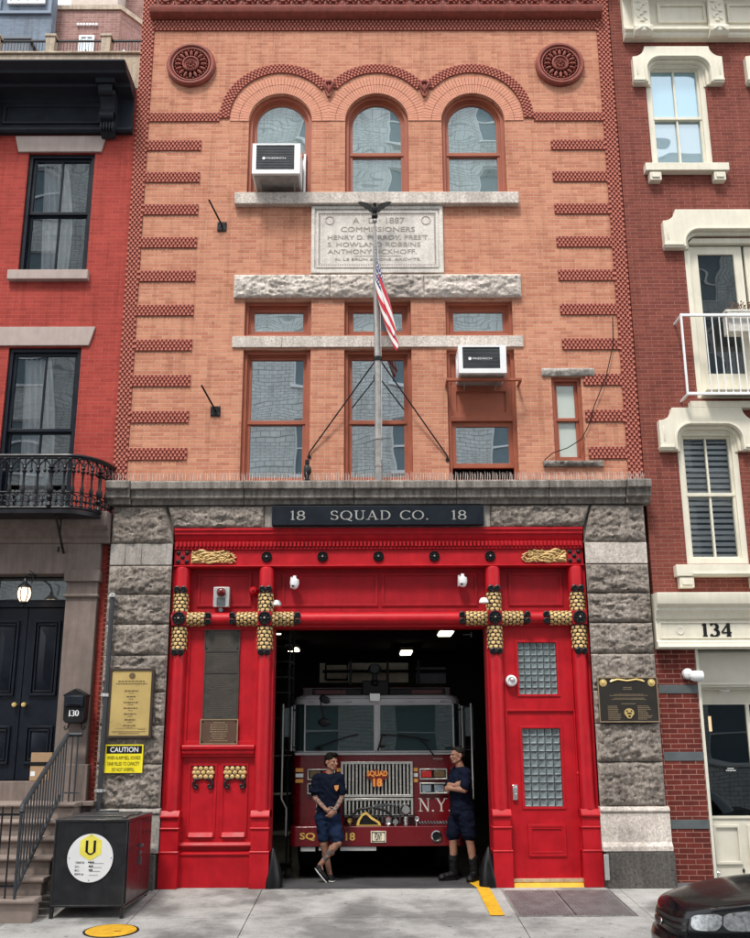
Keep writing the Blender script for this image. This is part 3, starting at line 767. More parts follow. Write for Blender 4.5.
# opening reveals
for a, b in ((-1.485, -1.45), (1.475, 1.51)): MB().box(a, b, .0, .36, .0, 3.36).build('opening_jamb', M_REDD, fh, bevel=.003)
for a, b in ((-2.888, -2.845), (2.848, 2.888)): MB().box(a, b, -.02, .2, .0, 4.2).build('edge_strip', M_RED, fh)
# gilded scale straps
def strap(x, z, axis, ln, d0, rr=.098):
    """scales wrap the front half of a roll; d0 direction along the axis, black curled end beyond"""
    g = MB(); rows = int(ln / .052); bm_ = MB()
    for j in range(rows):
        for i in range(4 + (j % 2)):
            a = PI + PI * (i + (.5 if j % 2 == 0 else 0.0)) / 4.0
            a = PI * 1.04 + (a - PI) * .92
            s = (j + .5) * .052 * d0
            px, py = rr * math.cos(a) * 1.02, rr * math.sin(a) * 1.02
            R_ = Matrix.Rotation(a + PI / 2, 3, 'Z')
            if axis == 'z': g.ell((x + px, py, z + s), (.031, .009, .036), 10, 6, R_ @ Matrix.Rotation(-.30, 3, 'X'))
            else: g.ell((x + s, py, z + px), (.036, .009, .029), 10, 6, Matrix.Rotation(-(a + PI / 2), 3, 'X') @ Matrix.Rotation(.30 * d0, 3, 'Z'))
    L_ = rows * .052 * d0
    if axis == 'z':
        bm_.lathe([(rr + .006, z), (rr + .006, z + L_)], (x, 0, 0), 'z', 24, PI, 2 * PI)
    else:
        bm_.lathe([(rr + .006, x), (rr + .006, x + L_)], (0, 0, z), 'x', 24, PI / 2, 1.5 * PI) if False else None
        v = []
        for s in (x, x + L_):
            for i in range(13):
                a = PI + PI * i / 12; v.append((s, (rr + .006) * math.sin(a), z + (rr + .006) * math.cos(a)))
        bm_.add(v, [(i, i + 1, 14 + i, 13 + i) for i in range(12)])
    o = g.build('gilded_scales', M_GOLD, fh)
    e = MB() if False else bm_
    s0 = L_ + .035 * d0
    for q in (-1, 1):
        if axis == 'z':
            e.lathe([(.046, .0), (.046, -.028), (.03, -.036), (.02, -.02), (0, -.03)], (x + q * .045, -rr * .9, z + s0 + .01 * d0), 'y', 14)
            e.tube([(x + q * .02, -rr - .01, z + L_), (x + q * .05, -rr, z + L_ + .02 * d0), (x + q * .085, -rr * .5, z + L_ + .03 * d0)], .016, 6)
        else:
            e.lathe([(.042, .0), (.042, -.028), (.03, -.036), (.02, -.02), (0, -.03)], (x + s0 + .01 * d0, -rr * .9, z + q * .045), 'y', 14)
            e.tube([(x + L_, -rr - .01, z + q * .02), (x + L_ + .02 * d0, -rr, z + q * .05), (x + L_ + .03 * d0, -rr * .5, z + q * .085)], .016, 6)
    e.build('curled_end', M_BLACK, o)
for x in POSTS:
    strap(x, 3.57, 'z', .30, 1); strap(x, 3.37, 'z', .32, -1)
bs = [(-2.66, 1, .27), (-1.67, -1, .33), (-1.48, 1, .33), (1.50, -1, .33), (1.69, 1, .33), (2.66, -1, .33)]
for x, d, ln in bs: strap(x, 3.47, 'x', ln, d, .088)
for x in POSTS:
    m = MB(); m.box(x - .1, x + .1, -.11, .0, 3.375, 3.565); m.build('beam_joint', M_REDD, fh, bevel=.006)
    m = MB(); rosette(m, (x, 3.47), .092, -.11); o = m.build('rosette', M_BLACK, fh); MB().ell((x, -.15, 3.47), .016, 8, 6).build('rosette_boss', M_STEEL, o)

# left fixed panel
m = MB(); m.box(-2.66, -1.67, .06, .14, .0, 3.38)
m.ring(rect(-2.66, -1.67, 1.79, 3.38), rect(-2.66, -1.67, 1.79, 3.38, .05), .03, .065)
m.mould([(.07, 1.79), (-.035, 1.79), (-.05, 1.77), (-.045, 1.735), (-.02, 1.72), (-.02, 1.68), (-.0, 1.665), (0, 1.64), (.07, 1.635)], -2.65, -1.68)
for i in range(38): m.box(-2.64 + i * .0252, -2.64 + i * .0252 + .013, -.035, -.015, 1.675, 1.705)
for a, b in ((-2.56, -2.18), (-2.12, -1.76)):
    m.ring(rect(a, b, .62, 1.55), rect(a, b, .62, 1.55, .03), .045, .065); m.mould([(.06, .62), (.02, .62), (.06, .68)], a + .03, b - .03)
m.mould([(.07, .50), (.0, .50), (-.01, .52), (.0, .54), (.02, .56), (.07, .56)], -2.66, -1.67)
m.box(-2.66, -1.67, .02, .07, 0, .40); m.mould([(.07, .40), (-.0, .40), (.0, .42), (.03, .44), (.07, .44)], -2.66, -1.67)
m.build('fixed_panel', M_RED, fh, bevel=.003)
def pendant(x0, x1):
    g = MB()
    for j in range(3):
        for i in range(4 + j % 2):
            x = x0 + (x1 - x0) * (i + (.5 if j % 2 == 0 else 0)) / 4
            x = min(max(x, x0 + .02), x1 - .02)
            g.ell((x, .022 + .003 * j, 1.485 - j * .052), (.032, .014, .030), 10, 6)
    o = g.build('gilded_pendant', M_GOLD, fh)
    e = MB(); e.box(x0, x1, .03, .062, 1.36, 1.52)
    for q, x in ((1, x0), (-1, x1)):
        e.tube([(x + q * .10, .04, 1.36), (x + q * .04, .035, 1.345), (x + q * .01, .035, 1.30), (x + q * .02, .035, 1.245), (x + q * .06, .035, 1.235), (x + q * .07, .035, 1.27), (x + q * .045, .035, 1.28)], .018, 6)
    e.build('curled_end', M_BLACK, o)
pendant(-2.50, -2.22); pendant(-2.08, -1.79)

# personnel door with glass-block lights
def glassblocks(parent, x0, x1, z0, z1, nx, nz, y):
    m = MB(); dx = (x1 - x0) / nx; dz = (z1 - z0) / nz
    for i in range(nx):
        for j in range(nz):
            cx, cz = x0 + (i + .5) * dx, z0 + (j + .5) * dz; a, b = dx * .44, dz * .44; q = random.uniform(.0, .007)
            m.add([(cx - a, y, cz - b), (cx + a, y, cz - b), (cx + a, y, cz + b), (cx - a, y, cz + b), (cx - a * .6, y + .012 + q, cz - b * .6), (cx + a * .6, y + .010, cz - b * .6), (cx + a * .6, y + .012, cz + b * .6), (cx - a * .6, y + .008 + q, cz + b * .6)],
                  [(0, 1, 5, 4), (1, 2, 6, 5), (2, 3, 7, 6), (3, 0, 4, 7), (4, 5, 6, 7)])
    o = m.build('glass_blocks', M_GLASSBLK, parent, smooth=False, recalc=False)
    MB().box(x0, x1, y + .021, y + .03, z0, z1).build('glass_block_grid', M_GREYIRON, parent)
    return o
d = plate(rect(1.70, 2.655, 2.24, 3.38), [rect(1.91, 2.44, 2.44, 3.14)], .06, .14); d.ring(rect(1.88, 2.47, 2.41, 3.17), rect(1.91, 2.44, 2.44, 3.14), .045, .07)
tr = d.build('over_door_panel', M_RED, fh, bevel=.003); glassblocks(tr, 1.91, 2.44, 2.44, 3.14, 6, 8, .08)
d = plate(rect(1.735, 2.635, .10, 2.215), [rect(1.925, 2.44, .98, 1.99)], .07, .12)
d.ring(rect(1.895, 2.47, .95, 2.02), rect(1.925, 2.44, .98, 1.99), .055, .08); d.ring(rect(1.955, 2.45, .36, .76), rect(1.955, 2.45, .36, .76, .035), .05, .075); d.ring(rect(1.99, 2.415, .40, .72), rect(1.99, 2.415, .40, .72, .02), .055, .072)
dr = d.build('door', M_RED, fh, bevel=.003); glassblocks(dr, 1.925, 2.44, .98, 1.99, 5, 10, .09)
m = MB(); m.box(1.765, 1.83, .03, .07, 1.07, 1.26); m.box(1.772, 1.795, .018, .03, 1.09, 1.235); m.box(1.80, 1.824, .02, .03, 1.09, 1.15); m.box(1.80, 1.824, .02, .03, 1.18, 1.24); m.build('lock_keypad', M_CHROME, dr, bevel=.003)
m = MB(); m.ring(rect(1.70, 2.655, .08, 2.24), rect(1.735, 2.635, .105, 2.215), .04, .14); m.ell((2.645, .03, 1.40), (.02, .02, .03)); m.cone((2.645, .03, 1.2), (2.645, .03, 1.4), .012, .012, 8); m.build('door_frame', M_RED, fh, bevel=.003)
m = MB(); m.box(1.72, 2.65, -.03, .14, .055, .095); m.build('door_threshold', mat('worn_threshold', (.55, .42, .28), .5, metal=.3, var=.25, vs=14), fh, bevel=.003)
m = MB(); m.mould([(.14, -.02), (-.10, -.02), (-.06, .05), (.14, .05)], 1.725, 2.63); m.build('door_step', M_YELLOW, fh, bevel=.004)
# engine bay interior
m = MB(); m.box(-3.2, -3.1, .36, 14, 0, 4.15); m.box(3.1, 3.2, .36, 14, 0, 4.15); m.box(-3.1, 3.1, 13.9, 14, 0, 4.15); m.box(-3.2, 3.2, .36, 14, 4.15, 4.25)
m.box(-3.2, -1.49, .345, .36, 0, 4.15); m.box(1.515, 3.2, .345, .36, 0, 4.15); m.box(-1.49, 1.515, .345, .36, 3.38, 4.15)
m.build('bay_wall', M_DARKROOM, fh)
# rolled door housing just inside the head
m = MB(); m.lathe([(.2, -1.6), (.2, 1.6)], (0, .62, 3.72), 'x', 24); m.build('roller_door', M_BLACK, fh)
m = MB(); m.cone((1.2, .5, 3.3), (1.32, .5, 3.3), .008, .008, 6); m.cone((1.32, .5, 3.26), (1.32, .5, 3.34), .012, .012, 6)
m.build('door_rail_bracket', M_GREYIRON, fh)

# white vent pipe cap on the right pier side
M_W2 = M_WHITE
m = MB(); m.box(2.90, 2.915, -.20, -.19, .12, .40)
m = MB(); m.box(2.875, 2.935, -.225, -.202, .1, .41); o = m.build('junction_cover', M_SILVER, bevel=.003); tag(o, 'small grey metal cover plate low on the right granite pier beside the red post', 'cover plate')
# ================================================================== THINGS ON THE FIREHOUSE
# flagpole with guys
fp = thing('flagpole', 'grey flagpole on the stone cornice with a black eagle on top', 'flagpole', (0, -.18, 5.39))
m = MB(); m.tube([(0.0, -.18, 5.39), (-.0, -.20, 6.6), (-.01, -.215, 7.6), (-.03, -.24, 8.4), (-.04, -.26, 9.35)], [.052, .05, .046, .036, .024], 14)
m.lathe([(.06, 5.60), (.062, 5.62), (.06, 5.64)], (0, -.18, 0), 'z', 16); m.lathe([(.06, 6.0), (.062, 6.02), (.06, 6.04)], (0, -.19, 0), 'z', 16)
m.build('pole', M_STEEL, fp)
m = MB(); m.lathe([(.062, 7.2), (.066, 7.23), (.062, 7.26)], (-.005, -.21, 0), 'z', 16)
m.box(-.03, -.01, -.19, .0, 5.5, 5.53); m.build('collar', M_BLACK, fp)
m = MB(); m.ell((-.04, -.262, 9.44), .04, 12, 8); m.cone((-.04, -.262, 9.33), (-.04, -.262, 9.42), .02, .012, 10); m.build('truck_ball', M_STEEL, fp)
m = MB(); m.ell((-.04, -.262, 9.52), (.05, .05, .05), 12, 8)
m.ell((-.04, -.27, 9.63), (.045, .05, .075), 10, 8); m.ell((-.04, -.31, 9.70), (.025, .035, .025), 8, 6); m.cone((-.04, -.33, 9.70), (-.04, -.37, 9.685), .012, .002, 6)
for q in (-1, 1):
    P = [(-.04 + q * .02, 9.64), (-.04 + q * .10, 9.735), (-.04 + q * .20, 9.76), (-.04 + q * .255, 9.755), (-.04 + q * .21, 9.70), (-.04 + q * .17, 9.69), (-.04 + q * .15, 9.655), (-.04 + q * .11, 9.645), (-.04 + q * .08, 9.60), (-.04 + q * .03, 9.58)]
    m.prism(P, -.285, -.255)
m.build('eagle', M_BLACK, fp)
m = MB()
m.tube([(-.02, -.21, 7.23), (-1.0, -.02, 5.86), (-1.01, -.0, 5.80)], .011, 6); m.tube([(.02, -.21, 7.23), (1.0, -.02, 5.80), (1.01, -.0, 5.75)], .011, 6)
m.lathe([(.03, -.012), (.03, 0)], (-1.0, 0, 5.8), 'y', 10); m.lathe([(.03, -.012), (.03, 0)], (1.0, 0, 5.75), 'y', 10)
m.build('guy_rod', M_IRON, fp)
m = MB(); m.tube([(.045, -.21, 5.7), (.05, -.215, 7.0), (.03, -.25, 8.5), (-.02, -.26, 9.3)], .004, 5); m.build('halyard', M_WHITE, fp)

# flag: furled cloth hanging off the pole
def flagmat():
    m, nt, b = newmat('flag_cloth'); L = nt.links.new
    uv = N(nt, 'ShaderNodeUVMap'); sp = N(nt, 'ShaderNodeSeparateXYZ'); L(uv.outputs[0], sp.inputs[0])
    st = N(nt, 'ShaderNodeMath', operation='MULTIPLY'); st.inputs[1].default_value = 6.5; L(sp.outputs[1], st.inputs[0])
    fr = N(nt, 'ShaderNodeMath', operation='FRACT'); L(st.outputs[0], fr.inputs[0])
    gt = N(nt, 'ShaderNodeMath', operation='GREATER_THAN'); gt.inputs[1].default_value = .5; L(fr.outputs[0], gt.inputs[0])
    mx = N(nt, 'ShaderNodeMixRGB'); mx.inputs[1].default_value = (.50, .012, .03, 1); mx.inputs[2].default_value = (.72, .70, .68, 1); L(gt.outputs[0], mx.inputs[0])
    a = N(nt, 'ShaderNodeMath', operation='LESS_THAN'); a.inputs[1].default_value = .4; L(sp.outputs[0], a.inputs[0])
    c = N(nt, 'ShaderNodeMath', operation='GREATER_THAN'); c.inputs[1].default_value = .46; L(sp.outputs[1], c.inputs[0])
    ac = N(nt, 'ShaderNodeMath', operation='MULTIPLY'); L(a.outputs[0], ac.inputs[0]); L(c.outputs[0], ac.inputs[1])
    vo = N(nt, 'ShaderNodeTexVoronoi', Scale=1.0); mp = N(nt, 'ShaderNodeMapping'); mp.inputs['Scale'].default_value = (26, 18, 1); L(uv.outputs[0], mp.inputs[0]); L(mp.outputs[0], vo.inputs['Vector']); vo.inputs['Randomness'].default_value = .1
    lt = N(nt, 'ShaderNodeMath', operation='LESS_THAN'); lt.inputs[1].default_value = .28; L(vo.outputs['Distance'], lt.inputs[0])
    bl = N(nt, 'ShaderNodeMixRGB'); bl.inputs[1].default_value = (.022, .03, .12, 1); bl.inputs[2].default_value = (.7, .7, .72, 1); L(lt.outputs[0], bl.inputs[0])
    m2 = N(nt, 'ShaderNodeMixRGB'); L(ac.outputs[0], m2.inputs[0]); L(mx.outputs[0], m2.inputs[1]); L(bl.outputs[0], m2.inputs[2])
    L(m2.outputs[0], b.inputs['Base Color']); b.inputs['Roughness'].default_value = .8; b.inputs['Sheen Weight'].default_value = .2
    return m
def make_flag():
    nu, nv = 70, 40     # u along the fly, v along the hoist
    verts = []; uvs = []
    for j in range(nv + 1):
        v = j / nv
        for i in range(nu + 1):
            u = i / nu
            # hoist runs up the pole from 8.15 to 9.2; fly drops in folds
            hz = 8.20 + .93 * v
            fall = u * 1.50
            wid = .035 + .05 * u + .03 * math.sin(3 * u + 1)
            ph = u * 5.5 + v * 9.5
            x = (u ** 1.2) * .29 * (1 - .2 * v) + wid * .62 * math.sin(ph) - .03 * (1 - u)
            y = -.315 - .035 * u - wid * .9 * math.cos(ph * 1.0 + .6) * .8
            z = hz - fall * (.60 + .40 * (v)) + .02 * math.sin(ph * 2)
            k = min(1, u * 5)
            x = (-.005 - .03 * v) * (1 - k) + x * k; y = -.285 * (1 - k) + y * k
            verts.append((x, y, z)); uvs.append((u, v))
    me = bpy.data.meshes.new('national_flag')
    f = [(j * (nu + 1) + i, j * (nu + 1) + i + 1, (j + 1) * (nu + 1) + i + 1, (j + 1) * (nu + 1) + i) for j in range(nv) for i in range(nu)]
    me.from_pydata(verts, [], f); uvl = me.uv_layers.new(name='UVMap')
    for p in me.polygons:
        for li, vi in zip(p.loop_indices, p.vertices): uvl.data[li].uv = uvs[vi]
        p.use_smooth = True
    me.materials.append(flagmat())
    o = bpy.data.objects.new('national_flag', me); C.objects.link(o)
    sm = o.modifiers.new('Solid', 'SOLIDIFY'); sm.thickness = .003
    return tag(o, 'red, white and blue flag hanging furled from the pole in front of the middle windows', 'flag')
make_flag()

# small black figure on the cornice
m = MB(); m.lathe([(.055, 5.39), (.055, 5.42), (.03, 5.44), (.045, 5.50), (.05, 5.58), (.025, 5.64), (.035, 5.68), (.03, 5.72), (0, 5.735)], (-1.02, -.13, 0), 'z', 12)
m.ell((-.985, -.16, 5.56), (.03, .03, .07)); m.ell((-1.05, -.11, 5.60), (.02, .02, .05))
tag(m.build('gutter_figure', M_BLACK), 'small black upright fitting on the stone cornice below the left guy rod', 'finial')

# window air conditioners
def aircon(label, x0, x1, z0, z1, yf, yb, logo):
    t = thing('air_conditioner', label, 'air conditioner', ((x0 + x1) / 2, yb, z0), group='window air conditioners')
    m = MB(); m.ring(rect(x0, x1, z0, z1), rect(x0, x1, z0, z1, .0) if False else rect(x0 + .06, x1 - .09, z0 + .07, z1 - .03), yf, yf + .05); m.box(x0, x1, yf + .05, yb, z0, z1)
    for k in range(4): m.box(x0 - .004, x0 + .002, yf + .12 + k * .07, yf + .14 + k * .07, z0 + .1, z1 - .1)
    m.build('casing', M_WHITE, t, bevel=.006)
    m = MB(); m.box(x0 + .05, x1 - .08, yf + .02, yf + .045, z0 + .06, z1 - .02)
    o = m.build('grille', mat('aircon_grille_' + logo, (.10, .10, .11) if logo == 'a' else (.05, .05, .055), .6, bump=.2, bs=200), t)
    m = MB(); n = 16
    for k in range(n): z = z0 + .08 + (z1 - z0 - .13) * k / n; m.box(x0 + .065, x1 - .095, yf + .012, yf + .022, z, z + .006)
    m.build('louvre', M_GREYIRON, o)
    m = MB(); lx = x0 + (x1 - x0) * .24; lz = (z0 + z1) / 2 + .01
    m.lathe([(.024, 0), (.024, -.003)], (lx, yf + .01, lz), 'y', 16); textmb(m, 'FRIEDRICH', lx + .04, lx + .04 + (x1 - x0) * .40, lz - .014, lz + .014, yf + .008, .002)
    m.build('maker_badge', M_WHITE, o)
    m = MB(); m.box(x0 + .03, x1 - .03, yf + .06, yb, z0 - .012, z0 - .001); m.cone((x0 + .1, yf + .2, z0 - .01), (x0 + .12, yb, z0 - .08), .01, .01); m.cone((x1 - .1, yf + .2, z0 - .01), (x1 - .12, yb, z0 - .08), .01, .01)
    m.build('base_pan', mat('aircon_base_' + logo, (.33, .32, .31), .5, metal=.2, var=.3, vs=10), t)
    return t
aircon('white air conditioner with dark grille in the left arched window', -1.90, -1.17, 10.14, 10.66, -.45, .12, 'a')
aircon('white air conditioner with black grille above the russet panel in the right-hand bay', 1.16, 1.85, 6.93, 7.36, -.42, .1, 'b')

# rods on square plates
for z, px, lab in ((9.49, -2.39, 'black slanting rod on a square plate high on the brick beside the stone tablet level'), (6.50, -2.38, 'black slanting rod on a square plate low on the brick left of the tall windows')):
    t = thing('banner_rod', lab, 'wall bracket', (px, 0, z), group='black banner rods on the brick')
    m = MB(); m.box(px - .07, px + .07, -.02, 0, z - .075, z + .075)
    for a in (-.05, .05):
        for b in (-.05, .05): m.ell((px + a, -.022, z + b), .01, 6, 4)
    m.build('base_plate', M_IRON, t)
    MB().tube([(px, -.02, z), (px, -.06, z + .01), (px - .17, -.30, z + .30)], .014, 8).build('rod', M_IRON, t)

# loose cable on the right
cb = MB().tube([(3.52, -.05, 7.95), (3.50, -.045, 7.5), (3.36, -.05, 7.0), (3.16, -.045, 6.55), (3.06, -.04, 6.25), (2.95, -.03, 6.05), (2.74, -.03, 5.92), (2.52, -.035, 5.84), (2.40, -.05, 5.74), (2.40, -.07, 5.62)], .007, 6)
tag(cb.build('cable', M_BLACK), 'thin black cable drooping down the brick past the small right-hand window', 'cable')

# alarm box, hydrant-like bell, cameras
t = thing('alarm_box', 'grey alarm box with a dark red bell lens on the upper left red panel', 'alarm box', (-2.2, .1, 3.75))
m = MB(); m.box(-2.31, -2.09, .0, .13, 3.64, 3.92); m.build('casing', M_SILVER, t, bevel=.006)
m = MB(); m.lathe([(.065, 0), (.06, -.035), (.03, -.06), (0, -.065)], (-2.20, 0, 3.845), 'y', 20); m.build('lens', mat('dark_red_lens', (.12, .004, .006), .2, bump=0), t)
m = MB(); m.ring(rect(-2.26, -2.14, 3.66, 3.77), rect(-2.26, -2.14, 3.66, 3.77, .015), -.012, 0); m.box(-2.24, -2.16, -.01, 0, 3.68, 3.75); m.cone((-2.2, -.01, 3.60), (-2.2, .08, 3.60), .03, .03, 10); m.build('speaker', M_GREYIRON, t)
t = thing('alarm_bell', 'small red alarm bell beside the left inner post', 'bell', (-1.76, .1, 3.86))
m = MB(); m.lathe([(.0, -.05), (.04, -.045), (.06, .0), (.065, .05), (.03, .08)], (-1.76, .04, 3.87), 'y', 20); m.box(-1.80, -1.70, .07, .13, 3.83, 3.91); m.build('gong', M_RED, t)
MB().ell((-1.76, -.015, 3.87), .018, 8, 6).build('boss', M_REDD, t)
def domecam(x, z, label, side=1):
    t = thing('security_camera', label, 'security camera', (x, .1, z), group='white cameras on the red front')
    m = MB(); m.box(x - .06, x - .03, .02, .13, z - .06, z + .09); m.cone((x, -.02, z + .10), (x, -.02, z + .03), .022, .03, 12); m.lathe([(.03, .06), (.06, .045), (.065, .0), (.058, -.04)], (x, -.02, z), 'z', 20); m.box(x - .05, x, .0, .1, z + .02, z + .05)
    m.build('housing', M_WHITE, t)
    m = MB(); m.ell((x, -.02, z - .04), (.052, .052, .05), 16, 10); o = m.build('dome', M_WHITE, t); MB().ell((x - .015, -.065, z - .045), (.02, .012, .02), 10, 8).build('lens', M_BLACK, o)
domecam(-1.18, 3.97, 'white dome camera on the red panel above the left of the bay opening')
domecam(1.17, 3.99, 'white dome camera on the red panel above the right of the bay opening')
for sg, x, z, lab in ((1, -1.40, 3.645, 'black and white lamp cowl on the left inner post'), (-1, 1.43, 3.67, 'white lamp cowl with black arm on the right inner post')):
    t = thing('spot_lamp', lab, 'spot lamp', (x, -.1, z), group='lamp cowls on the inner posts')
    m = MB(); m.tube([(x - sg * .1, -.1, z + .0), (x, -.2, z + .02 * (1 if sg > 0 else 2)), (x + sg * .02, -.24, z + .01)], .018, 8); m.build('arm', M_BLACK, t)
    m = MB(); m.lathe([(.0, .055), (.04, .045), (.062, .01), (.066, -.02), (.05, -.025)], (x + sg * .0, -.26, z), 'z', 18); m.build('shade', M_WHITE if sg < 0 else M_SILVER, t)
t = thing('door_camera', 'round white camera on the red post side of the door panel', 'security camera', (1.79, 0, 2.62))
m = MB(); m.lathe([(.075, .06), (.078, .0), (.07, -.03), (.05, -.04), (.048, -.02), (0, -.02)], (1.80, .0, 2.62), 'y', 24); m.build('housing', M_WHITE, t)
MB().ell((1.81, -.03, 2.63), (.035, .03, .035), 12, 8).build('lens', M_SILVER, t)

# plaques
def plaque(name, label, x0, x1, z0, z1, y, m1, mlet, rows, seed, rim=None, group=None, bolts=True, fill=.85):
    t = thing(name, label, 'plaque', ((x0 + x1) / 2, y, z0), group=group)
    m = MB(); m.box(x0, x1, y - .02, y, z0, z1); m.build('plate', m1, t, bevel=.004)
    m = MB(); m.ring(rect(x0, x1, z0, z1, -.003), rect(x0, x1, z0, z1, .012), y - .028, y - .018); m.build('rim', rim or m1, t)
    m = MB(); scribble(m, x0 + .04, x1 - .04, z0 + .03, z1 - .03, y - .0205, rows, fill, seed); m.build('lettering', mlet, t)
    if bolts:
        m = MB()
        for a in (x0 + .03, x1 - .03):
            for b in (z0 + .03, z1 - .03): m.ell((a, y - .022, b), .011, 8, 5)
        m.build('rosette_bolt', M_BLACK, t)
    return t
G_ = 'dark plaques stacked on the red panel'
plaque('wall_plaque', 'topmost dark plaque of the stack on the red panel', -2.41, -1.925, 3.045, 3.335, .06, M_BRONZE, M_BRONZEMID, 8, 1, group=G_)
plaque('wall_plaque', 'second dark plaque from the top of the stack on the red panel', -2.40, -1.93, 2.755, 3.04, .06, M_BRONZE, M_BRONZEMID, 10, 2, group=G_, bolts=False)
plaque('wall_plaque', 'tallest dark plaque in the stack on the red panel', -2.40, -1.925, 2.135, 2.75, .06, M_BRONZE, M_BRONZEMID, 22, 3, group=G_, bolts=False)
t = plaque('wall_plaque', 'lowest bronze plaque of the stack with a pale rim, on the red shelf', -2.42, -1.915, 1.80, 2.125, .03, mat('brown_bronze', (.11, .06, .04), .5, metal=.3), M_BRONZELT, 9, 4, rim=M_BRONZELT, group=G_, fill=.6)
# brass memorial plate left of the front
t = thing('brass_plaque', 'tall polished brass memorial plate in a dark frame on the left granite pier', 'plaque', (-3.33, -.2, 1.9))
m = MB(); m.box(-3.63, -3.03, -.20, -.17, 1.88, 2.79); m.ring(rect(-3.63, -3.03, 1.88, 2.79), rect(-3.63, -3.03, 1.88, 2.79, .035), -.225, -.20); m.build('frame', mat('dark_walnut', (.035, .022, .015), .5), t, bevel=.004)
MB().box(-3.595, -3.065, -.212, -.2005, 1.915, 2.755).build('plate', M_BRASS, t)
m = MB(); m.lathe([(.042, 0), (.042, -.004)], (-3.325, -.212, 2.69), 'y', 24)
scribble(m, -3.55, -3.11, 2.57, 2.635, -.2125, 2, .98, 5)
R = random.Random(8)
for k in range(7): scribble(m, -3.5, -3.15, 2.475 - k * .075, 2.51 - k * .075, -.2125, 1, .55, 20 + k, h=.5); scribble(m, -3.4, -3.25, 2.452 - k * .075, 2.472 - k * .075, -.2125, 1, .6, 40 + k)
m.box(-3.5, -3.1, -.214, -.2125, 2.005, 2.008); scribble(m, -3.22, -3.1, 1.985, 2.0, -.2125, 1, 1, 61); scribble(m, -3.56, -3.1, 1.93, 1.975, -.2125, 2, 1, 62)
m.build('engraving', mat('engraved_line', (.12, .08, .03), .6), t)
# caution sign
t = thing('caution_sign', 'yellow and black caution sign below the brass plate', 'sign', (-3.38, -.2, 1.44))
m = MB(); m.box(-3.63, -3.13, -.19, -.182, 1.44, 1.80); m.build('plate', M_SIGNYEL, t)
m = MB(); m.box(-3.613, -3.147, -.1925, -.1902, 1.685, 1.785); m.build('header', M_BLACK, t)
m = MB(); textmb(m, 'CAUTION', -3.565, -3.195, 1.703, 1.768, -.1935, .001, off=.012); m.build('header_lettering', M_WHITE, t)
m = MB(); textmb(m, 'WHEN ALARM BELL SOUNDS', -3.60, -3.16, 1.608, 1.655, -.1915, .001, off=0); textmb(m, 'TANK FILLED TO CAPACITY', -3.60, -3.17, 1.533, 1.58, -.1915, .001, off=0); textmb(m, 'DO NOT OVERFILL', -3.53, -3.23, 1.458, 1.505, -.1915, .001, off=0)
m.build('lettering', M_BLACK, t)
# bronze plaque on the right pier
t = thing('bronze_plaque', 'wide dark bronze memorial plaque with gold emblems on the right granite pier', 'plaque', (3.33, -.2, 2.06))
m = MB(); m.box(2.93, 3.735, -.20, -.17, 2.06, 2.65); m.build('plate', mat('black_bronze', (.03, .026, .022), .4, metal=.3), t, bevel=.004)
m = MB(); m.ring(rect(2.93, 3.735, 2.06, 2.65), rect(2.93, 3.735, 2.06, 2.65, .014), -.207, -.199); m.build('rim', M_BRONZELT, t)
m = MB()
for x in (3.005, 3.655): m.lathe([(.048, 0), (.05, -.006), (.04, -.008), (.0, -.012)], (x, -.2, 2.575), 'y', 20); m.ell((x, -.21, 2.575), (.02, .008, .03), 8, 6)
m.tube([(3.10, -.205, 2.59), (3.2, -.205, 2.62), (3.33, -.205, 2.60), (3.46, -.205, 2.62), (3.56, -.205, 2.59)], .012, 6); m.ell((3.16, -.205, 2.61), (.05, .006, .012)); m.ell((3.5, -.205, 2.61), (.05, .006, .012))
m.prism([(3.27, 2.21), (3.30, 2.235), (3.33, 2.24), (3.36, 2.235), (3.39, 2.21), (3.395, 2.17), (3.35, 2.11), (3.31, 2.11), (3.265, 2.17)], -.212, -.2)
m.build('emblem', M_BRASS, t)
m = MB(); m.box(3.30, 3.36, -.214, -.2125, 2.165, 2.185); m.box(3.315, 3.345, -.214, -.2125, 2.125, 2.15); m.ell((3.3, -.213, 2.205), (.012, .003, .012), 6, 4); m.ell((3.36, -.213, 2.205), (.012, .003, .012), 6, 4); m.build('emblem_detail', M_BLACK, t)
m = MB(); scribble(m, 3.24, 3.42, 2.48, 2.525, -.2005, 2, .9, 7); scribble(m, 3.02, 3.66, 2.40, 2.43, -.2005, 2, .95, 8); scribble(m, 3.06, 3.62, 2.35, 2.38, -.2005, 2, .95, 9); scribble(m, 3.2, 3.46, 2.29, 2.31, -.2005, 1, .9, 10)
scribble(m, 3.05, 3.22, 2.09, 2.28, -.2005, 9, 1, 11, center=False); scribble(m, 3.45, 3.64, 2.09, 2.28, -.2005, 9, 1, 12, center=False)
m.build('lettering', M_BRONZELT, t)
# black conduit pipe
t = thing('vent_pipe', 'dark vertical pipe with a pale cap at the left edge of the granite', 'pipe', (-3.68, -.2, 0))
MB().tube([(-3.66, -.22, 3.76), (-3.66, -.22, 2.4), (-3.67, -.22, .2), (-3.67, -.22, -.02)], .032, 12).build('pipe', mat('dark_pipe_paint', (.03, .034, .04), .45), t)
MB().lathe([(.05, 3.75), (.052, 3.79), (.03, 3.81), (0, 3.81)], (-3.66, -.22, 0), 'z', 14).build('cap', M_SILVER, t)
m = MB()
for z in (2.42, 1.2): MB().lathe([(.045, z), (.045, z + .04)], (-3.665, -.22, 0), 'z', 14).box(-3.74, -3.59, -.2, -.1, z + .005, z + .035).build('clamp', M_SILVER, t)

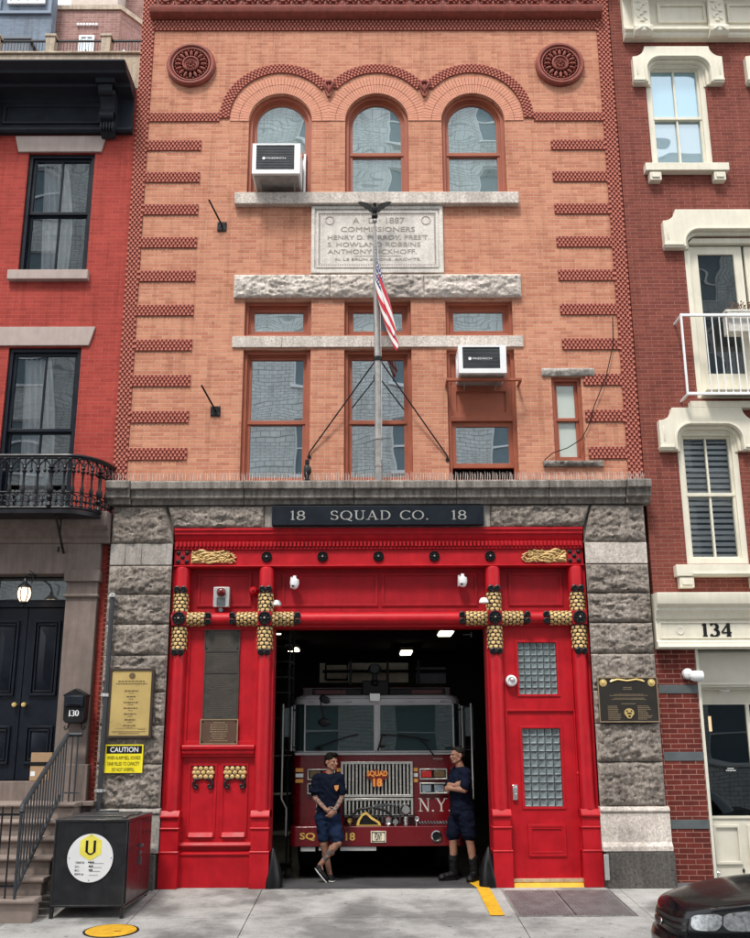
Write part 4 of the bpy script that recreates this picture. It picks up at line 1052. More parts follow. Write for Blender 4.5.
# wheel guards at the opening
for x, sg, lab in ((-1.36, 1, 'black cone-shaped wheel guard at the foot of the left inner post'), (1.37, -1, 'black cone-shaped wheel guard at the foot of the right inner post')):
    m = MB(); m.lathe([(.135, -.03)] + [(.135 * (1 - (k / 12) ** 1.9), .49 * k / 12) for k in range(13)], (x - sg * .045, -.0, .02), 'z', 28)
    tag(m.build('wheel_guard', mat('worn_iron_' + ('left' if sg > 0 else 'right'), (.006, .006, .007), .3, metal=.0, spec=.3, var=.5, vs=8, bump=.3)), lab, 'wheel guard', 'wheel guards of the bay opening')

# black tank cabinet on the pavement
t = thing('tank_cabinet', 'black steel cabinet with double doors on its side, standing on the pavement by the stoop', 'cabinet', (-3.35, -1.1, -.1))
X0, X1, Y0, Y1 = -3.77, -2.93, -1.70, -.42
M_CAB = mat('black_cabinet_paint', (.014, .015, .018), .33, var=.6, vs=5, bump=.12, bs=25, coat=.2, streak=.4)
m = MB(); m.box(X0, X1, Y0, Y1, .02, .93); m.ring(rect(X0, X1, .02, .955), rect(X0, X1, .02, .955, .022), Y0 - .012, Y0 + .01); m.box(X1 - .02, X1 + .012, Y0 - .012, Y1, .0, .03)
m.box(X1 - .02, X1 + .01, Y0, Y1, .925, .955)
m.build('body', M_CAB, t, bevel=.005)
m = MB(); m.box(X0 - .01, X1 + .015, Y0 - .015, Y1 + .01, .956, .966); m.box(X0 + .12, X1 - .10, Y0 + .35, Y1 - .1, .967, .98); m.cone((X0 + .2, Y1 - .12, .99), (X0 + .45, Y1 - .12, .99), .012, .012); m.box(X1 - .1, X1 - .05, Y0 + .1, Y0 + .25, .967, .985); m.box(X1 - .1, X1 - .05, Y0 + .7, Y0 + .85, .967, .985)
m.build('lid', mat('grey_lid', (.05, .052, .055), .3, var=.5, vs=6, bump=.2, coat=.3), t, bevel=.004)
for a, b in ((Y0 + .03, (Y0 + Y1) / 2 - .004), ((Y0 + Y1) / 2 + .004, Y1 - .02)):
    m = MB(); m.box(X1, X1 + .012, a, b, .05, .92); o = m.build('door', M_CAB, t, bevel=.003)
m = MB(); m.box(X1 + .012, X1 + .03, -1.10, -1.02, .52, .56); m.cone((X1 + .03, -1.1, .62), (X1 + .03, -1.02, .62), .02, .02, 10); m.box(X1 + .012, X1 + .035, -1.075, -1.04, .40, .5); m.build('padlock', M_GREYIRON, o)
for x in (X0 + .02, X1 - .02):
    for y in (Y0 + .02, Y1 - .04):
        m = MB(); zb = .065 * y - .02; m.box(x - .02, x + .02, y - .02, y + .02, zb, .02); m.box(x - .035, x + .035, y - .035, y + .035, zb, zb + .025); m.build('leg', M_CAB, t)
# round notice on its front
cx, cz, r = -3.34, .545, .262
m = MB(); m.lathe([(r, 0), (r, -.006), (0, -.006)], (cx, Y0 - .013, cz), 'y', 56); o = m.build('round_notice', M_WHITE, t)
m = MB(); hx = [(cx + .145 * math.cos(PI / 2 + k * PI / 3) * .98, cz + .115 + .145 * math.sin(PI / 2 + k * PI / 3)) for k in range(6)]; m.prism(hx, Y0 - .022, Y0 - .0195)
m.build('hexagon', mat('label_yellow', (.85, .74, .10), .5, bump=0), o)
m = MB(); ux = cx + .0; uz = cz + .115
for q in (-1, 1):
    m.prism([(ux + q * .045 - .014, uz + .075), (ux + q * .045 + .014, uz + .075), (ux + q * .045 + .014, uz - .048), (ux + q * .045 - .014, uz - .048)][::1], Y0 - .0245, Y0 - .0222)
    m.prism([(ux + q * .045 - q * .014, uz - .0485), (ux + q * .045 + q * .014, uz - .0485), (ux + q * .018, uz - .08), (ux + q * .0, uz - .08), (ux + q * .0, uz - .064), (ux + q * .012, uz - .064)], Y0 - .0248, Y0 - .0223)
m.build('letter', M_BLACK, o)
m = MB(); yy = Y0 - .0205
for k, s in enumerate(('TANK ID:', 'D.C.:', 'M.C.:', 'FDNY #:')):
    z = cz - .06 - k * .042
    textmb(m, s, cx - .165, cx - .165 + (.105, .05, .05, .10)[k], z, z + .022, yy, .0006, off=.01)
    m.box(cx + .0, cx + .16 - .02 * k, yy - .001, yy, z - .001, z + .002)
for k in range(3): scribble(m, cx - .02, cx + .05, cz - .055 - k * .042, cz - .036 - k * .042, yy - .001, 1, 1, 70 + k, t=.0006, h=.8)
for a in (0, PI / 2, PI, 1.5 * PI): m.ell((cx + .24 * math.cos(a), yy, cz + .24 * math.sin(a)), .006, 6, 4)
m.build('notice_lettering', M_BLACK, o)
# ================================================================== FIRE TRUCK
M_TRED = mat('truck_red', (.135, .002, .006), .28, var=.06, vs=2, bump=0, coat=.4)
M_TGLASS = glassmat('truck_glass', (.025, .045, .043), .065, .12, ws=1.4)
M_AMBER = mat('amber_marker', (.75, .36, .08), .4, bump=0); M_RLAMP = mat('red_lamp', (.5, .01, .01), .2, bump=0, coat=.5)
M_GLETTER = mat('gold_leaf_letter', (.72, .48, .12), .45, metal=.2, bump=0)
M_TYRE = mat('tyre_rubber', (.015, .015, .015), .8, bump=.2)
tk = thing('fire_truck', 'dark red fire truck with silver windscreen frame and chrome grille, parked in the bay', 'fire truck', (-.03, 1.2, 0))
cx = -.03
m = MB()
# cab: rounded plan, lower red part
def roundplan(x0, x1, y0, y1, r, n=6):
    P = []
    for k in range(n + 1): a = PI + PI / 2 * k / n; P.append((x0 + r + r * math.cos(a), y0 + r + r * math.sin(a)))
    for k in range(n + 1): a = 1.5 * PI + PI / 2 * k / n; P.append((x1 - r + r * math.cos(a), y0 + r + r * math.sin(a)))
    P += [(x1, y1), (x0, y1)]
    return P
def slab(mb, P, z0, z1, inset=0):
    n = len(P); v = [(x, y, z0) for x, y in P] + [(x, y, z1) for x, y in P]
    mb.add(v, [tuple(range(n)), tuple(range(2 * n - 1, n - 1, -1))] + [(i, (i + 1) % n, n + (i + 1) % n, n + i) for i in range(n)])
slab(m, roundplan(-1.27, 1.21, 1.2, 3.1, .14), .62, 1.655)
body = m.build('cab', M_TRED, tk, bevel=.01)
m = MB(); m.box(-1.27, 1.21, 3.12, 9.5, .55, 2.72); m.build('rear_body', M_TRED, tk, bevel=.02)
# windscreen frame
m = MB(); slab(m, roundplan(-1.265, 1.205, 1.205, 3.05, .17), 1.66, 1.70); slab(m, roundplan(-1.255, 1.195, 1.215, 3.05, .19), 2.362, 2.44); slab(m, roundplan(-1.235, 1.175, 1.245, 3.0, .2), 2.442, 2.475); slab(m, roundplan(-1.19, 1.13, 1.31, 2.95, .2), 2.477, 2.495)
m.box(-.075, .015, 1.20, 1.26, 1.70, 2.36); m.box(-1.265, -1.24, 1.33, 1.40, 1.70, 2.36); m.box(1.18, 1.205, 1.33, 1.40, 1.70, 2.36)
m.ring(rect(-1.10, -.055, 1.675, 2.37), rect(-1.10, -.055, 1.675, 2.37, .022), 1.195, 1.23); m.ring(rect(-.005, 1.10, 1.675, 2.37), rect(-.005, 1.10, 1.675, 2.37, .022), 1.195, 1.23)
for x in (-1.0, -.45, .45, .95): m.box(x - .05, x + .05, 1.185, 1.22, 2.39, 2.40)
m.build('windscreen_frame', mat('pale_silver_trim', (.44, .44, .45), .4, metal=.2, var=.06, bump=0), tk, bevel=.008)
for a, b in ((-1.082, -.073), (.013, 1.082)): m = MB(); m.box(a, b, 1.215, 1.22, 1.695, 2.352); m.build('windscreen', M_TGLASS, tk)
m = MB(); slab(m, [(x, y) for x, y in roundplan(-1.25, 1.19, 1.235, 3.0, .17)], 1.70, 2.36); m.build('cab_glazing', M_TGLASS, tk)
# silver trim along the windscreen sill
m = MB(); m.mould([(1.19, 1.64), (1.175, 1.645), (1.175, 1.668), (1.2, 1.672)], -1.22, 1.16); m.build('scuttle_trim', M_SILVER, tk)
m = MB()
for p in ([(-.93, 1.16, 1.74), (-.88, 1.16, 1.76), (-.45, 1.17, 1.90), (-.30, 1.19, 1.93)], [(-.02, 1.17, 1.70), (.04, 1.16, 1.90), (.10, 1.17, 1.92)], [(.02, 1.16, 1.93), (.56, 1.16, 1.88), (.66, 1.15, 1.80), (.80, 1.15, 1.62)], [(.3, 1.18, 1.92), (.72, 1.18, 1.84)]): m.tube(p, .012, 6)
m.ell((-.86, 1.16, 1.73), (.05, .03, .02)); m.ell((.04, 1.16, 1.76), (.05, .03, .02)); m.build('wiper', M_BLACK, tk)
# grille
m = MB(); m.ring(rect(-.555, .48, 1.06, 1.55), rect(-.555, .48, 1.06, 1.55, .035), 1.12, 1.2)
n = 18
for k in range(n): x = -.51 + .945 * (k + .5) / n; m.box(x - .0125, x + .0125, 1.13, 1.17, 1.09, 1.52)
m.ring(rect(-.50, .48, .79, 1.045), rect(-.50, .48, .79, 1.045, .03), 1.12, 1.2)
for k in range(16): x = -.46 + .90 * (k + .5) / 16; m.box(x - .012, x + .012, 1.13, 1.17, .81, 1.02)
M_GRL = mat('bright_grille_metal', (.52, .51, .48), .25, metal=.5, var=.12, vs=9, bump=0)
g = m.build('grille', M_GRL, tk, bevel=.003)
MB().box(-.54, .47, 1.18, 1.198, .80, 1.54).build('grille_mesh', M_BLACK, g)
m = MB()
m.prism([(-.03 + .150 * math.cos(t) * (1 + .1 * math.sin(5 * t)) * (.62 + .38 * (math.sin(t) > -.1)), 1.32 + .115 * math.sin(t) * (1 + .08 * math.cos(7 * t))) for t in [2 * PI * k / 40 for k in range(40)]], 1.10, 1.118); e = m.build('emblem', mat('dark_red_badge', (.16, .012, .006), .5, bump=0), tk)
m = MB(); textmb(m, 'SQUAD', -.18, .12, 1.335, 1.425, 1.095, .004, off=.05); textmb(m, '18', -.09, .04, 1.205, 1.32, 1.093, .004, off=.05); m.build('emblem_lettering', mat('emblem_orange', (.85, .30, .06), .5, bump=0), e)
# lamps
for sg in (1, -1):
    X = lambda a: cx + sg * (a + .03)
    for z0, z1, kind in ((1.295, 1.45, 0), (1.10, 1.255, 1)):
        a, b = sorted((X(.58), X(.98)))
        m = MB(); m.ring(rect(a, b, z0, z1), rect(a, b, z0, z1, .02), 1.15, 1.2); o = m.build('headlight', M_GRL, tk, bevel=.006)
        MB().box(a + .015, b - .015, 1.185, 1.198, z0 + .01, z1 - .01).build('lamp_recess', M_BLACK, o)
        if kind == 0:
            c, d = sorted((X(.605), X(.76))); MB().box(c, d, 1.16, 1.184, z0 + .03, z1 - .03).build('lamp_lens', M_RLAMP, o, bevel=.01)
            c, d = sorted((X(.79), X(.95))); MB().box(c, d, 1.16, 1.184, z0 + .03, z1 - .03).build('lamp_lens', mat('smoky_lamp' + str(sg), (.14, .09, .04), .2, bump=0), o, bevel=.01)
        else:
            for q in (.68, .86):
                c, d = X(q) - .07, X(q) + .07; mm = MB(); mm.box(c, d, 1.165, 1.184, z0 + .025, z1 - .025); mm.build('lamp_lens', mat('clear_lamp%d%d' % (sg, int(q * 100)), (.30, .36, .40), .1, metal=.6, bump=0), o, bevel=.012)
    for k in range(3):
        a, b = sorted((X(.495), X(.555))); z = 1.26 + k * .075
        MB().box(a, b, 1.185, 1.199, z, z + .05).build('marker_patch', M_AMBER if k != 1 else M_WHITE, tk)
        a, b = sorted((X(1.04), X(1.15))); MB().box(a, b, 1.185, 1.2, z, z + .05).build('marker_patch', M_AMBER if k != 1 else M_WHITE, tk)
m = MB(); serif(m, 'N.Y.', .56, 1.03, .86, 1.04, 1.1985, .002, fat=.12, thin=.05); serif(m, 'F.D.', -.92, -.62, .86, 1.04, 1.1985, .002, fat=.12, thin=.05); textmb(m, 'SEAGRAVE', .78, .92, 1.575, 1.595, 1.1985, .001)
m.build('lettering', mat('pale_letter', (.62, .58, .52), .5, bump=0), body, smooth=False)
# bumper
m = MB(); slab(m, roundplan(-1.25, 1.19, .85, 1.2, .08), .42, .685); bp = m.build('bumper', M_TRED, tk, bevel=.008)
m = MB(); serif(m, 'SG', -1.10, -.92, .50, .605, .8485, .002, fat=.2, thin=.1) if False else textmb(m, 'SQ', -1.115, -.90, .50, .605, .8485, .002, off=.02); textmb(m, '18', -.475, -.345, .50, .605, .8485, .002, off=.02); m.build('bumper_lettering', M_GLETTER, bp)
m = MB(); m.box(-.125, .085, .835, .849, .475, .625); o = m.build('number_plate', mat('cream_plate', (.75, .68, .52), .5, bump=0), bp)
m = MB(); textmb(m, 'FDNY', -.07, .03, .50, .60, .8345, .001, off=.03); m.ring(rect(-.125, .085, .475, .625, .012), rect(-.125, .085, .475, .625, .02), .832, .835)
for a in (-.1, .06):
    for b in (.49, .61): m.ell((a, .834, b), .01, 6, 4)
m.build('plate_lettering', M_BLACK, o)
m = MB(); m.lathe([(.075, .85), (.075, .83), (.06, .825), (.05, .84), (.05, .85)], (.79, 0, .555), 'y', 28); o = m.build('tow_eye', M_CHROME, bp); MB().lathe([(.052, .848), (0, .846)], (.79, 0, .555), 'y', 24).build('tow_eye_recess', M_BLACK, o)
m = MB(); m.box(-1.1, -.9, .87, 1.1, .36, .415); m.box(-.55, -.05, .87, 1.1, .365, .415); m.box(-.85, -.6, .87, 1.1, .37, .415); m.build('step_plate', M_SILVER, tk)
# bumper-top kit
m = MB(); m.lathe([(.0, .06), (.05, .05), (.07, .0), (.075, -.06), (.055, -.08), (0, -.08)], (.37, .98, .90), 'y', 20); m.cone((.37, .98, .69), (.37, .98, .86), .04, .035, 12); m.build('siren', M_CHROME, tk)
m = MB(); m.prism([(-.33, .69), (-.31, .76), (-.25, .85), (-.19, .875), (-.10, .80), (.0, .74), (.02, .69)], .92, 1.1); o = m.build('bell_cover', M_BLACK, tk, bevel=.02)
m = MB(); m.ring([(-.33, .69), (-.31, .76), (-.25, .85), (-.19, .875), (-.10, .80), (.0, .74), (.02, .69)], [(-.29, .70), (-.28, .75), (-.235, .82), (-.19, .84), (-.12, .775), (-.03, .725), (-.02, .70)], .905, .92); m.build('cover_trim', M_GLETTER, o)
m = MB()
for k in range(9):
    t = k / 8; m.tube([(-.15 + .5 * t, 1.05, .72), (-.14 + .5 * t, .98, .95 - .1 * abs(t - .5)), (-.02 + .4 * t, .96, .98)], .012, 5)
m.tube([(.50 + .0042 * k, 1.03 + .03 * math.cos(k * .62), .715 + .022 * math.sin(k * .62)) for k in range(120)], .009, 6)
m.build('hose_coil', M_GREYIRON, tk)
m = MB(); m.tube([(-.5, .92, .69), (-.5, .92, .82), (.48, .92, .82), (.48, .92, .69)], .012, 6); m.build('bumper_rail', M_BLACK, tk)
for (x_, z_, r_) in ((.12, .76, .05), (.22, .74, .035), (-.42, .76, .03), (.52, .78, .03)):
    m = MB(); m.lathe([(r_, .90), (r_ * 1.1, .88), (r_ * .6, .90), (r_ * .5, 1.0), (r_ * .8, 1.1)], (x_, 0, z_), 'y', 18); m.cone((x_, 1.0, .69), (x_, 1.0, z_), r_ * .4, r_ * .4, 8); m.build('horn', M_CHROME if x_ > 0 else M_BRASS, tk)
m = MB(); m.tube([(-.5, 1.02, .72), (-.3, .98, .90), (-.1, .98, .93), (.1, 1.0, .88), (.2, 1.0, .78)], .018, 8); m.build('hose_loop', M_BLACK, tk)
# mirrors, rails
for sg in (-1, 1):
    x = cx + sg * 1.33
    m = MB(); m.ring(rect(x - .075, x + .075, 1.70, 2.33), rect(x - .075, x + .075, 1.70, 2.33, .02), 1.02, 1.08); m.tube([(cx + sg * 1.2, 1.25, 2.28), (x, 1.05, 2.28)], .015, 6); m.tube([(cx + sg * 1.2, 1.25, 1.75), (x, 1.05, 1.75)], .015, 6)
    o = m.build('side_mirror', M_BLACK, tk, bevel=.01); MB().box(x - .057, x + .057, 1.04, 1.06, 1.9, 2.3).build('mirror_face', M_TGLASS, o)
    m = MB(); x2 = cx + sg * 1.36; m.tube([(x2, 1.0, 2.36), (x2, .98, 1.05), (x2 - sg * .07, .98, .92), (x2 - sg * .07, .98, .55)], .012, 6); m.tube([(cx + sg * 1.245, 1.17, 2.33), (cx + sg * 1.245, 1.15, 1.7)], .012, 6); m.build('grab_rail', M_SILVER, tk)
m = MB(); m.tube([(-.85, 1.2, 2.5), (-.86, 1.05, 2.44), (-.80, 1.0, 2.12)], .010, 6); m.ell((-.79, 1.0, 2.42), (.085, .02, .055), 12, 8, Matrix.Rotation(.4, 3, 'Y')); m.ell((-.80, 1.0, 2.10), (.085, .02, .06), 12, 8); m.build('spotting_mirror', M_BLACK, tk)
# roof gear
m = MB(); m.box(-.14, .02, 1.16, 1.3, 2.40, 2.52); m.build('roof_spotlight', M_CHROME, tk, bevel=.01)
m = MB(); m.box(-1.0, -.25, 1.5, 1.85, 2.50, 2.60); m.box(.15, 1.0, 1.5, 1.85, 2.50, 2.60); m.box(-.25, .15, 1.45, 1.8, 2.5, 2.72); m.ell((-.06, 1.45, 2.68), (.06, .06, .05)); lb = m.build('light_bar', M_BLACK, tk, bevel=.015)
for a_, b_ in ((-.95, -.5), (.5, .95)): MB().box(a_, b_, 1.49, 1.5, 2.52, 2.58).build('light_bar_lens', mat('dark_red_dome%d' % (a_ > 0), (.10, .003, .005), .3, bump=0), lb)
M_MESH = mat('perforated_panel', (.78, .70, .56), .5, metal=.2, var=.2, bump=0)
m = MB()
for k in range(2): 
    for i in range(40): x = -.97 + i * .037; m.box(x, x + .022, 3.02, 3.03, 2.79 + k * .17, 2.91 + k * .17)
    for i in range(7): z = 2.79 + k * .17 + i * .02; m.box(-.97, .50, 3.012, 3.019, z, z + .007)
m.box(-.97, .5, 3.05, 3.06, 2.78, 3.10)
m.build('mesh_rack', M_MESH, tk)
m = MB(); m.tube([(-.9, 2.6, 2.93), (1.1, 2.6, 2.93)], .025, 8); m.tube([(-.85, 2.6, 2.8), (-.85, 2.6, 3.05), (-.5, 2.6, 3.05), (-.5, 2.6, 2.8), (-.85, 2.6, 2.8)], .02, 8)
for x in (-.45, .15, .65): m.box(x - .02, x + .02, 2.5, 2.6, 2.72, 3.1)
m.build('roof_rail', M_BLACK, tk)
m = MB(); m.ell((-.06, 2.4, 2.95), (.11, .1, .09), 16, 10); m.cone((-.06, 2.4, 2.7), (-.06, 2.4, 2.9), .05, .04); m.cone((-.06, 2.3, 2.95), (-.06, 2.2, 2.95), .06, .07, 16); m.build('water_monitor', M_GREYIRON, tk)
m = MB(); m.box(.62, 1.1, 2.7, 2.9, 2.74, 3.0); m.build('tool_box', M_GREYIRON, tk)
for x in (-1.06, 1.0):
    for y in (2.3, 7.6):
        m = MB(); m.lathe([(.30, -.15), (.48, -.15), (.52, -.11), (.52, .11), (.48, .15), (.30, .15)], (x, y, .52), 'x', 32); o = m.build('wheel', M_TYRE, tk)
        m = MB(); m.lathe([(.30, -.10), (.28, -.05), (.12, -.05), (.1, -.12), (0, -.12)], (x, y, .52), 'x', 24); m.build('rim', M_SILVER, o)
m = MB(); m.box(-.9, .85, 1.3, 9, .42, .6); m.build('chassis', M_BLACK, tk)
# ceiling lamps in the bay
for k, (x, y, L1) in enumerate(((1.42, 7.0, .9), (.75, 11.5, 1.2), (-2.1, 6.6, .7), (-2.0, 10.5, .9))):
    t = thing('ceiling_light', ('fluorescent ceiling lamp nearest the opening on the right of the bay', 'farther fluorescent ceiling lamp towards the middle of the bay', 'fluorescent ceiling lamp nearest the opening on the left of the bay', 'farther fluorescent ceiling lamp on the left of the bay')[k], 'ceiling light', (x, y, 4.0), group='lit lamps on the bay ceiling')
    m = MB(); m.box(x - .16, x + .16, y - L1 / 2, y + L1 / 2, 4.0, 4.08); m.build('housing', M_WHITE, t)
    MB().box(x - .13, x + .13, y - L1 / 2 + .04, y + L1 / 2 - .04, 3.975, 3.998).build('diffuser', M_TUBE, t)
# shelving/ladder rack on the left of the bay
t = thing('storage_rack', 'dark tall open rack against the left side of the bay', 'rack', (-1.75, 3.0, 0))
m = MB()
for x in (-2.1, -1.45):
    for y in (2.8, 3.6): m.box(x - .015, x + .015, y - .015, y + .015, 0, 3.7)
for z in (.4, 1.0, 1.6, 2.2, 2.6, 2.85, 3.1, 3.35, 3.65): m.box(-2.12, -1.43, 2.8, 3.6, z, z + .02)
m.build('frame', M_GREYIRON, t)
for i in range(4): MB().box(-2.08 + .15 * i, -1.96 + .15 * i, 2.9, 3.4, 2.87, 3.0).build('stored_box', M_DARKROOM, t)

# ================================================================== PEOPLE
def remesh(mb, name, mats, parent, vox=.008, sm=4, wr=0, wscale=9, label=None, paint=None, smf=.6):
    tmp = bpy.data.meshes.new('tmp'); tmp.from_pydata(mb.v, [], mb.f)
    ob = bpy.data.objects.new('tmp', tmp)
    r = ob.modifiers.new('r', 'REMESH'); r.mode = 'VOXEL'; r.voxel_size = vox; r.use_smooth_shade = True
    s = ob.modifiers.new('s', 'SMOOTH'); s.iterations = sm; s.factor = smf
    me = baked(ob); bpy.data.meshes.remove(tmp)
    T = ROOT[parent].inverted()
    if wr:
        nv = len(me.vertices); co = [0.0] * (3 * nv); no = [0.0] * (3 * nv)
        me.vertices.foreach_get('co', co); me.vertex_normals.foreach_get('vector', no)
        for i in range(nv):
            q = Vector(co[3 * i:3 * i + 3]); n = noise.noise(Vector((q.x * wscale, q.y * wscale, q.z * wscale * .45))) + .5 * noise.noise(q * wscale * 2.3) + .9 * (1 - 3 * abs(noise.noise(Vector((q.x * wscale * .8 + q.z * 4, q.y * wscale * .8, q.z * wscale * 1.1)))))
            for k in range(3): co[3 * i + k] += no[3 * i + k] * n * wr
        me.vertices.foreach_set('co', co)
    if not isinstance(mats, (list, tuple)): mats = [mats]
    me.materials.clear()
    for m_ in mats: me.materials.append(m_)
    for p in me.polygons:
        p.use_smooth = True
        p.material_index = paint(p.center) if paint else 0
    me.transform(T); me.name = name
    o = bpy.data.objects.new(name, me); C.objects.link(o); o.parent = parent; ROOT[o] = ROOT[parent]
    if label: o['label'] = label
    return o
def head(mb, c, yaw, tilt=0, s=1.0):
    M = Matrix.Rotation(yaw, 3, 'Z') @ Matrix.Rotation(tilt, 3, 'X')
    def P(x, y, z): return tuple(Vector(c) + M @ (Vector((x, y, z)) * s))
    E = lambda x, y, z, r, a=None: mb.ell(P(x, y, z), tuple(k * s for k in r), 14, 10, M if a is None else M @ a)
    E(0, .008, .03, (.074, .094, .088)); E(0, -.02, -.03, (.062, .072, .075)); E(0, -.045, -.078, (.036, .036, .03))     # skull, face, chin
    mb.cap(P(-.048, -.0, -.05), P(-.022, -.06, -.082), .024 * s, .02 * s, 10); mb.cap(P(.048, -.0, -.05), P(.022, -.06, -.082), .024 * s, .02 * s, 10)
    mb.cap(P(-.03, -.079, .022), P(.03, -.079, .022), .013 * s, .013 * s, 8)                                       # brow
    mb.cone(P(0, -.083, .015), P(0, -.108, -.022), .010 * s, .014 * s, 8); E(0, -.104, -.024, (.016, .014, .011))   # nose
    E(-.036, -.072, -.015, (.02, .018, .017)); E(.036, -.072, -.015, (.02, .018, .017))                             # cheeks
    E(0, -.083, -.047, (.024, .014, .006)); E(0, -.082, -.058, (.020, .014, .007))                                  # lips
    for q in (-1, 1): E(q * .076, .012, -.004, (.012, .02, .032))                                                    # ears
    return P, M
def hand(mb, wrist, direction, palmn, side, curl=.5, s=1.0, spread=1.0):
    """palm and five fingers; direction = towards the knuckles, palmn = out of the palm, side=+1/-1 puts the thumb"""
    d = Vector(direction).normalized(); n = Vector(palmn); n = (n - d * n.dot(d)).normalized(); t = d.cross(n) * side
    w = Vector(wrist); pc = w + d * .05 * s
    R_ = Matrix((t, d, n)).transposed()
    mb.ell(tuple(pc), (.040 * s, .052 * s, .017 * s), 12, 8, R_)
    for i, (off, ln) in enumerate(((.030, .066), (.011, .075), (-.010, .070), (-.030, .055))):
        p = w + d * .088 * s + t * off * s * spread; a = curl * (.35 + .12 * i); q = d.copy()
        for k in range(3):
            q = (q * math.cos(a) + n * math.sin(a)).normalized() if k == 0 else (q * math.cos(a * 1.3) + q.cross(t) * (-math.sin(a * 1.3) if q.cross(t).dot(n) < 0 else math.sin(a * 1.3))).normalized()
            L = ln * s * (.45, .32, .23)[k]; p2 = p + q * L
            mb.cap(tuple(p), tuple(p2), .0088 * s, .0078 * s, 8); p = p2
    p = w + d * .022 * s + t * .034 * s; q = (d * .75 + t * .65 + n * .25).normalized()
    mb.cap(tuple(p), tuple(p + q * .036 * s), .012 * s, .010 * s, 8); p = p + q * .036 * s; q = (d + t * .15 + n * .35).normalized(); mb.cap(tuple(p), tuple(p + q * .03 * s), .010 * s, .008 * s, 8)
def skinmat(name, col): return mat(name, col, .66, var=.16, vs=22, bump=.12, bs=80, spec=.22)
M_SKIN = skinmat('skin', (.30, .155, .105)); M_TATTOO = mat('tattooed_skin', (.085, .075, .075), .55, var=.4, vs=60, bump=0)
M_SHIRT = mat('navy_shirt_cloth', (.0055, .008, .018), .95, var=.2, vs=8, bump=.3, bs=220, spec=.08); M_SHORT = mat('navy_shorts_cloth', (.010, .019, .045), .95, var=.2, vs=8, bump=.3, bs=220, spec=.08)
M_HAIR = mat('dark_hair', (.007, .0055, .0045), .8, var=.4, vs=60, bump=.6, bs=150, spec=.12); M_SHOE = mat('black_shoe', (.006, .006, .007), .55, bump=.2, spec=.2); M_SOLE = mat('white_sole', (.6, .6, .58), .6)
M_EYE = mat('eye_white', (.25, .22, .20), .3, bump=0); M_IRIS = mat('dark_iris', (.02, .012, .008), .2, bump=0); M_LIP = mat('lip', (.30, .10, .08), .5, bump=0); M_BROW = M_HAIR
def face_details(t, body, P, M):
    for q in (-1, 1):
        m = MB(); m.ell(P(q * .030, -.0845, .004), (.011, .006, .0052), 10, 6, M); m.build('eye', M_EYE, t)
        m = MB(); m.ell(P(q * .030, -.0895, .004), (.0055, .003, .0052), 8, 6, M); m.build('iris', M_IRIS, t)
        m = MB(); m.cap(P(q * .016, -.0925, .023), P(q * .046, -.083, .025), .0042, .003, 8); m.build('eyebrow', M_BROW, t)
    m = MB(); m.ell(P(0, -.097, -.0505), (.021, .004, .0035), 10, 6, M); m.ell(P(0, -.0955, -.0575), (.018, .004, .004), 10, 6, M); m.build('lips', M_LIP, t)
# ---- the tattooed man leaning with crossed legs
A = thing('person', 'man in navy t-shirt and shorts with tattooed arms, crossed legs and clasped hands', 'person', (-.70, .66, 0))
b = MB(); P, Mh = head(b, (-.672, .60, 1.552), .75, .05)
b.cap((-.70, .63, 1.36), (-.683, .615, 1.46), .058, .052)
b.cap((-.83, .63, 1.335), (-.58, .61, 1.335), .062, .062); b.ell((-.705, .63, 1.24), (.145, .095, .14)); b.ell((-.705, .63, 1.05), (.125, .088, .15)); b.ell((-.71, .64, .90), (.145, .10, .12))
# arms
b.cap((-.865, .63, 1.325), (-.892, .60, 1.075), .048, .040); b.cap((-.892, .60, 1.075), (-.735, .44, .935), .038, .027)
b.cap((-.555, .61, 1.325), (-.522, .58, 1.075), .048, .040); b.cap((-.522, .58, 1.075), (-.615, .43, .93), .038, .027)
hand(b, (-.735, .44, .935), (.80, -.25, -.38), (.45, .75, -.1), 1, .7); hand(b, (-.615, .43, .93), (-.55, -.2, -.62), (-.55, .7, -.1), -1, .9)
# legs: standing leg behind, crossing leg in front
b.cap((-.775, .65, .86), (-.765, .62, .475), .085, .058); b.cap((-.765, .62, .475), (-.69, .68, .10), .055, .034); b.ell((-.748, .655, .36), (.05, .055, .10))
b.cap((-.655, .64, .86), (-.575, .50, .50), .085, .056); b.cap((-.575, .50, .50), (-.815, .52, .215), .052, .034); b.ell((-.655, .53, .405), (.052, .052, .075))
b.cap((-.69, .68, .10), (-.668, .60, .05), .036, .03); b.cap((-.815, .52, .215), (-.79, .50, .15), .034, .03)
def paintA(c):
    arm = (c.x < -.80 or c.x > -.60) and .93 < c.z < 1.30 and c.z < 1.2
    fore = c.z < 1.08 and c.z > .92 and c.y < .60
    leg = .27 < c.z < .42 and c.y < .52
    if (arm or fore or leg):
        return 1 if noise.noise(c * (38 if not leg else 24) + Vector((3, 1, 2))) > (.02 if not leg else .0) else 0
    return 0
bodyA = remesh(b, 'body', [M_SKIN, M_TATTOO], A, .0062, 3, paint=paintA)
face_details(A, bodyA, P, Mh)
h = MB(); h.ell(P(0, .018, .052), (.081, .098, .082), 16, 10, Mh); h.ell(P(0, .05, .0), (.074, .066, .075), 14, 10, Mh); h.ell(P(0, -.055, .108), (.05, .04, .026), 12, 8, Mh); h.ell(P(.03, -.06, .095), (.035, .035, .022), 12, 8, Mh)
hr = remesh(h, 'hair', M_HAIR, A, .007, 1, .002, 45)
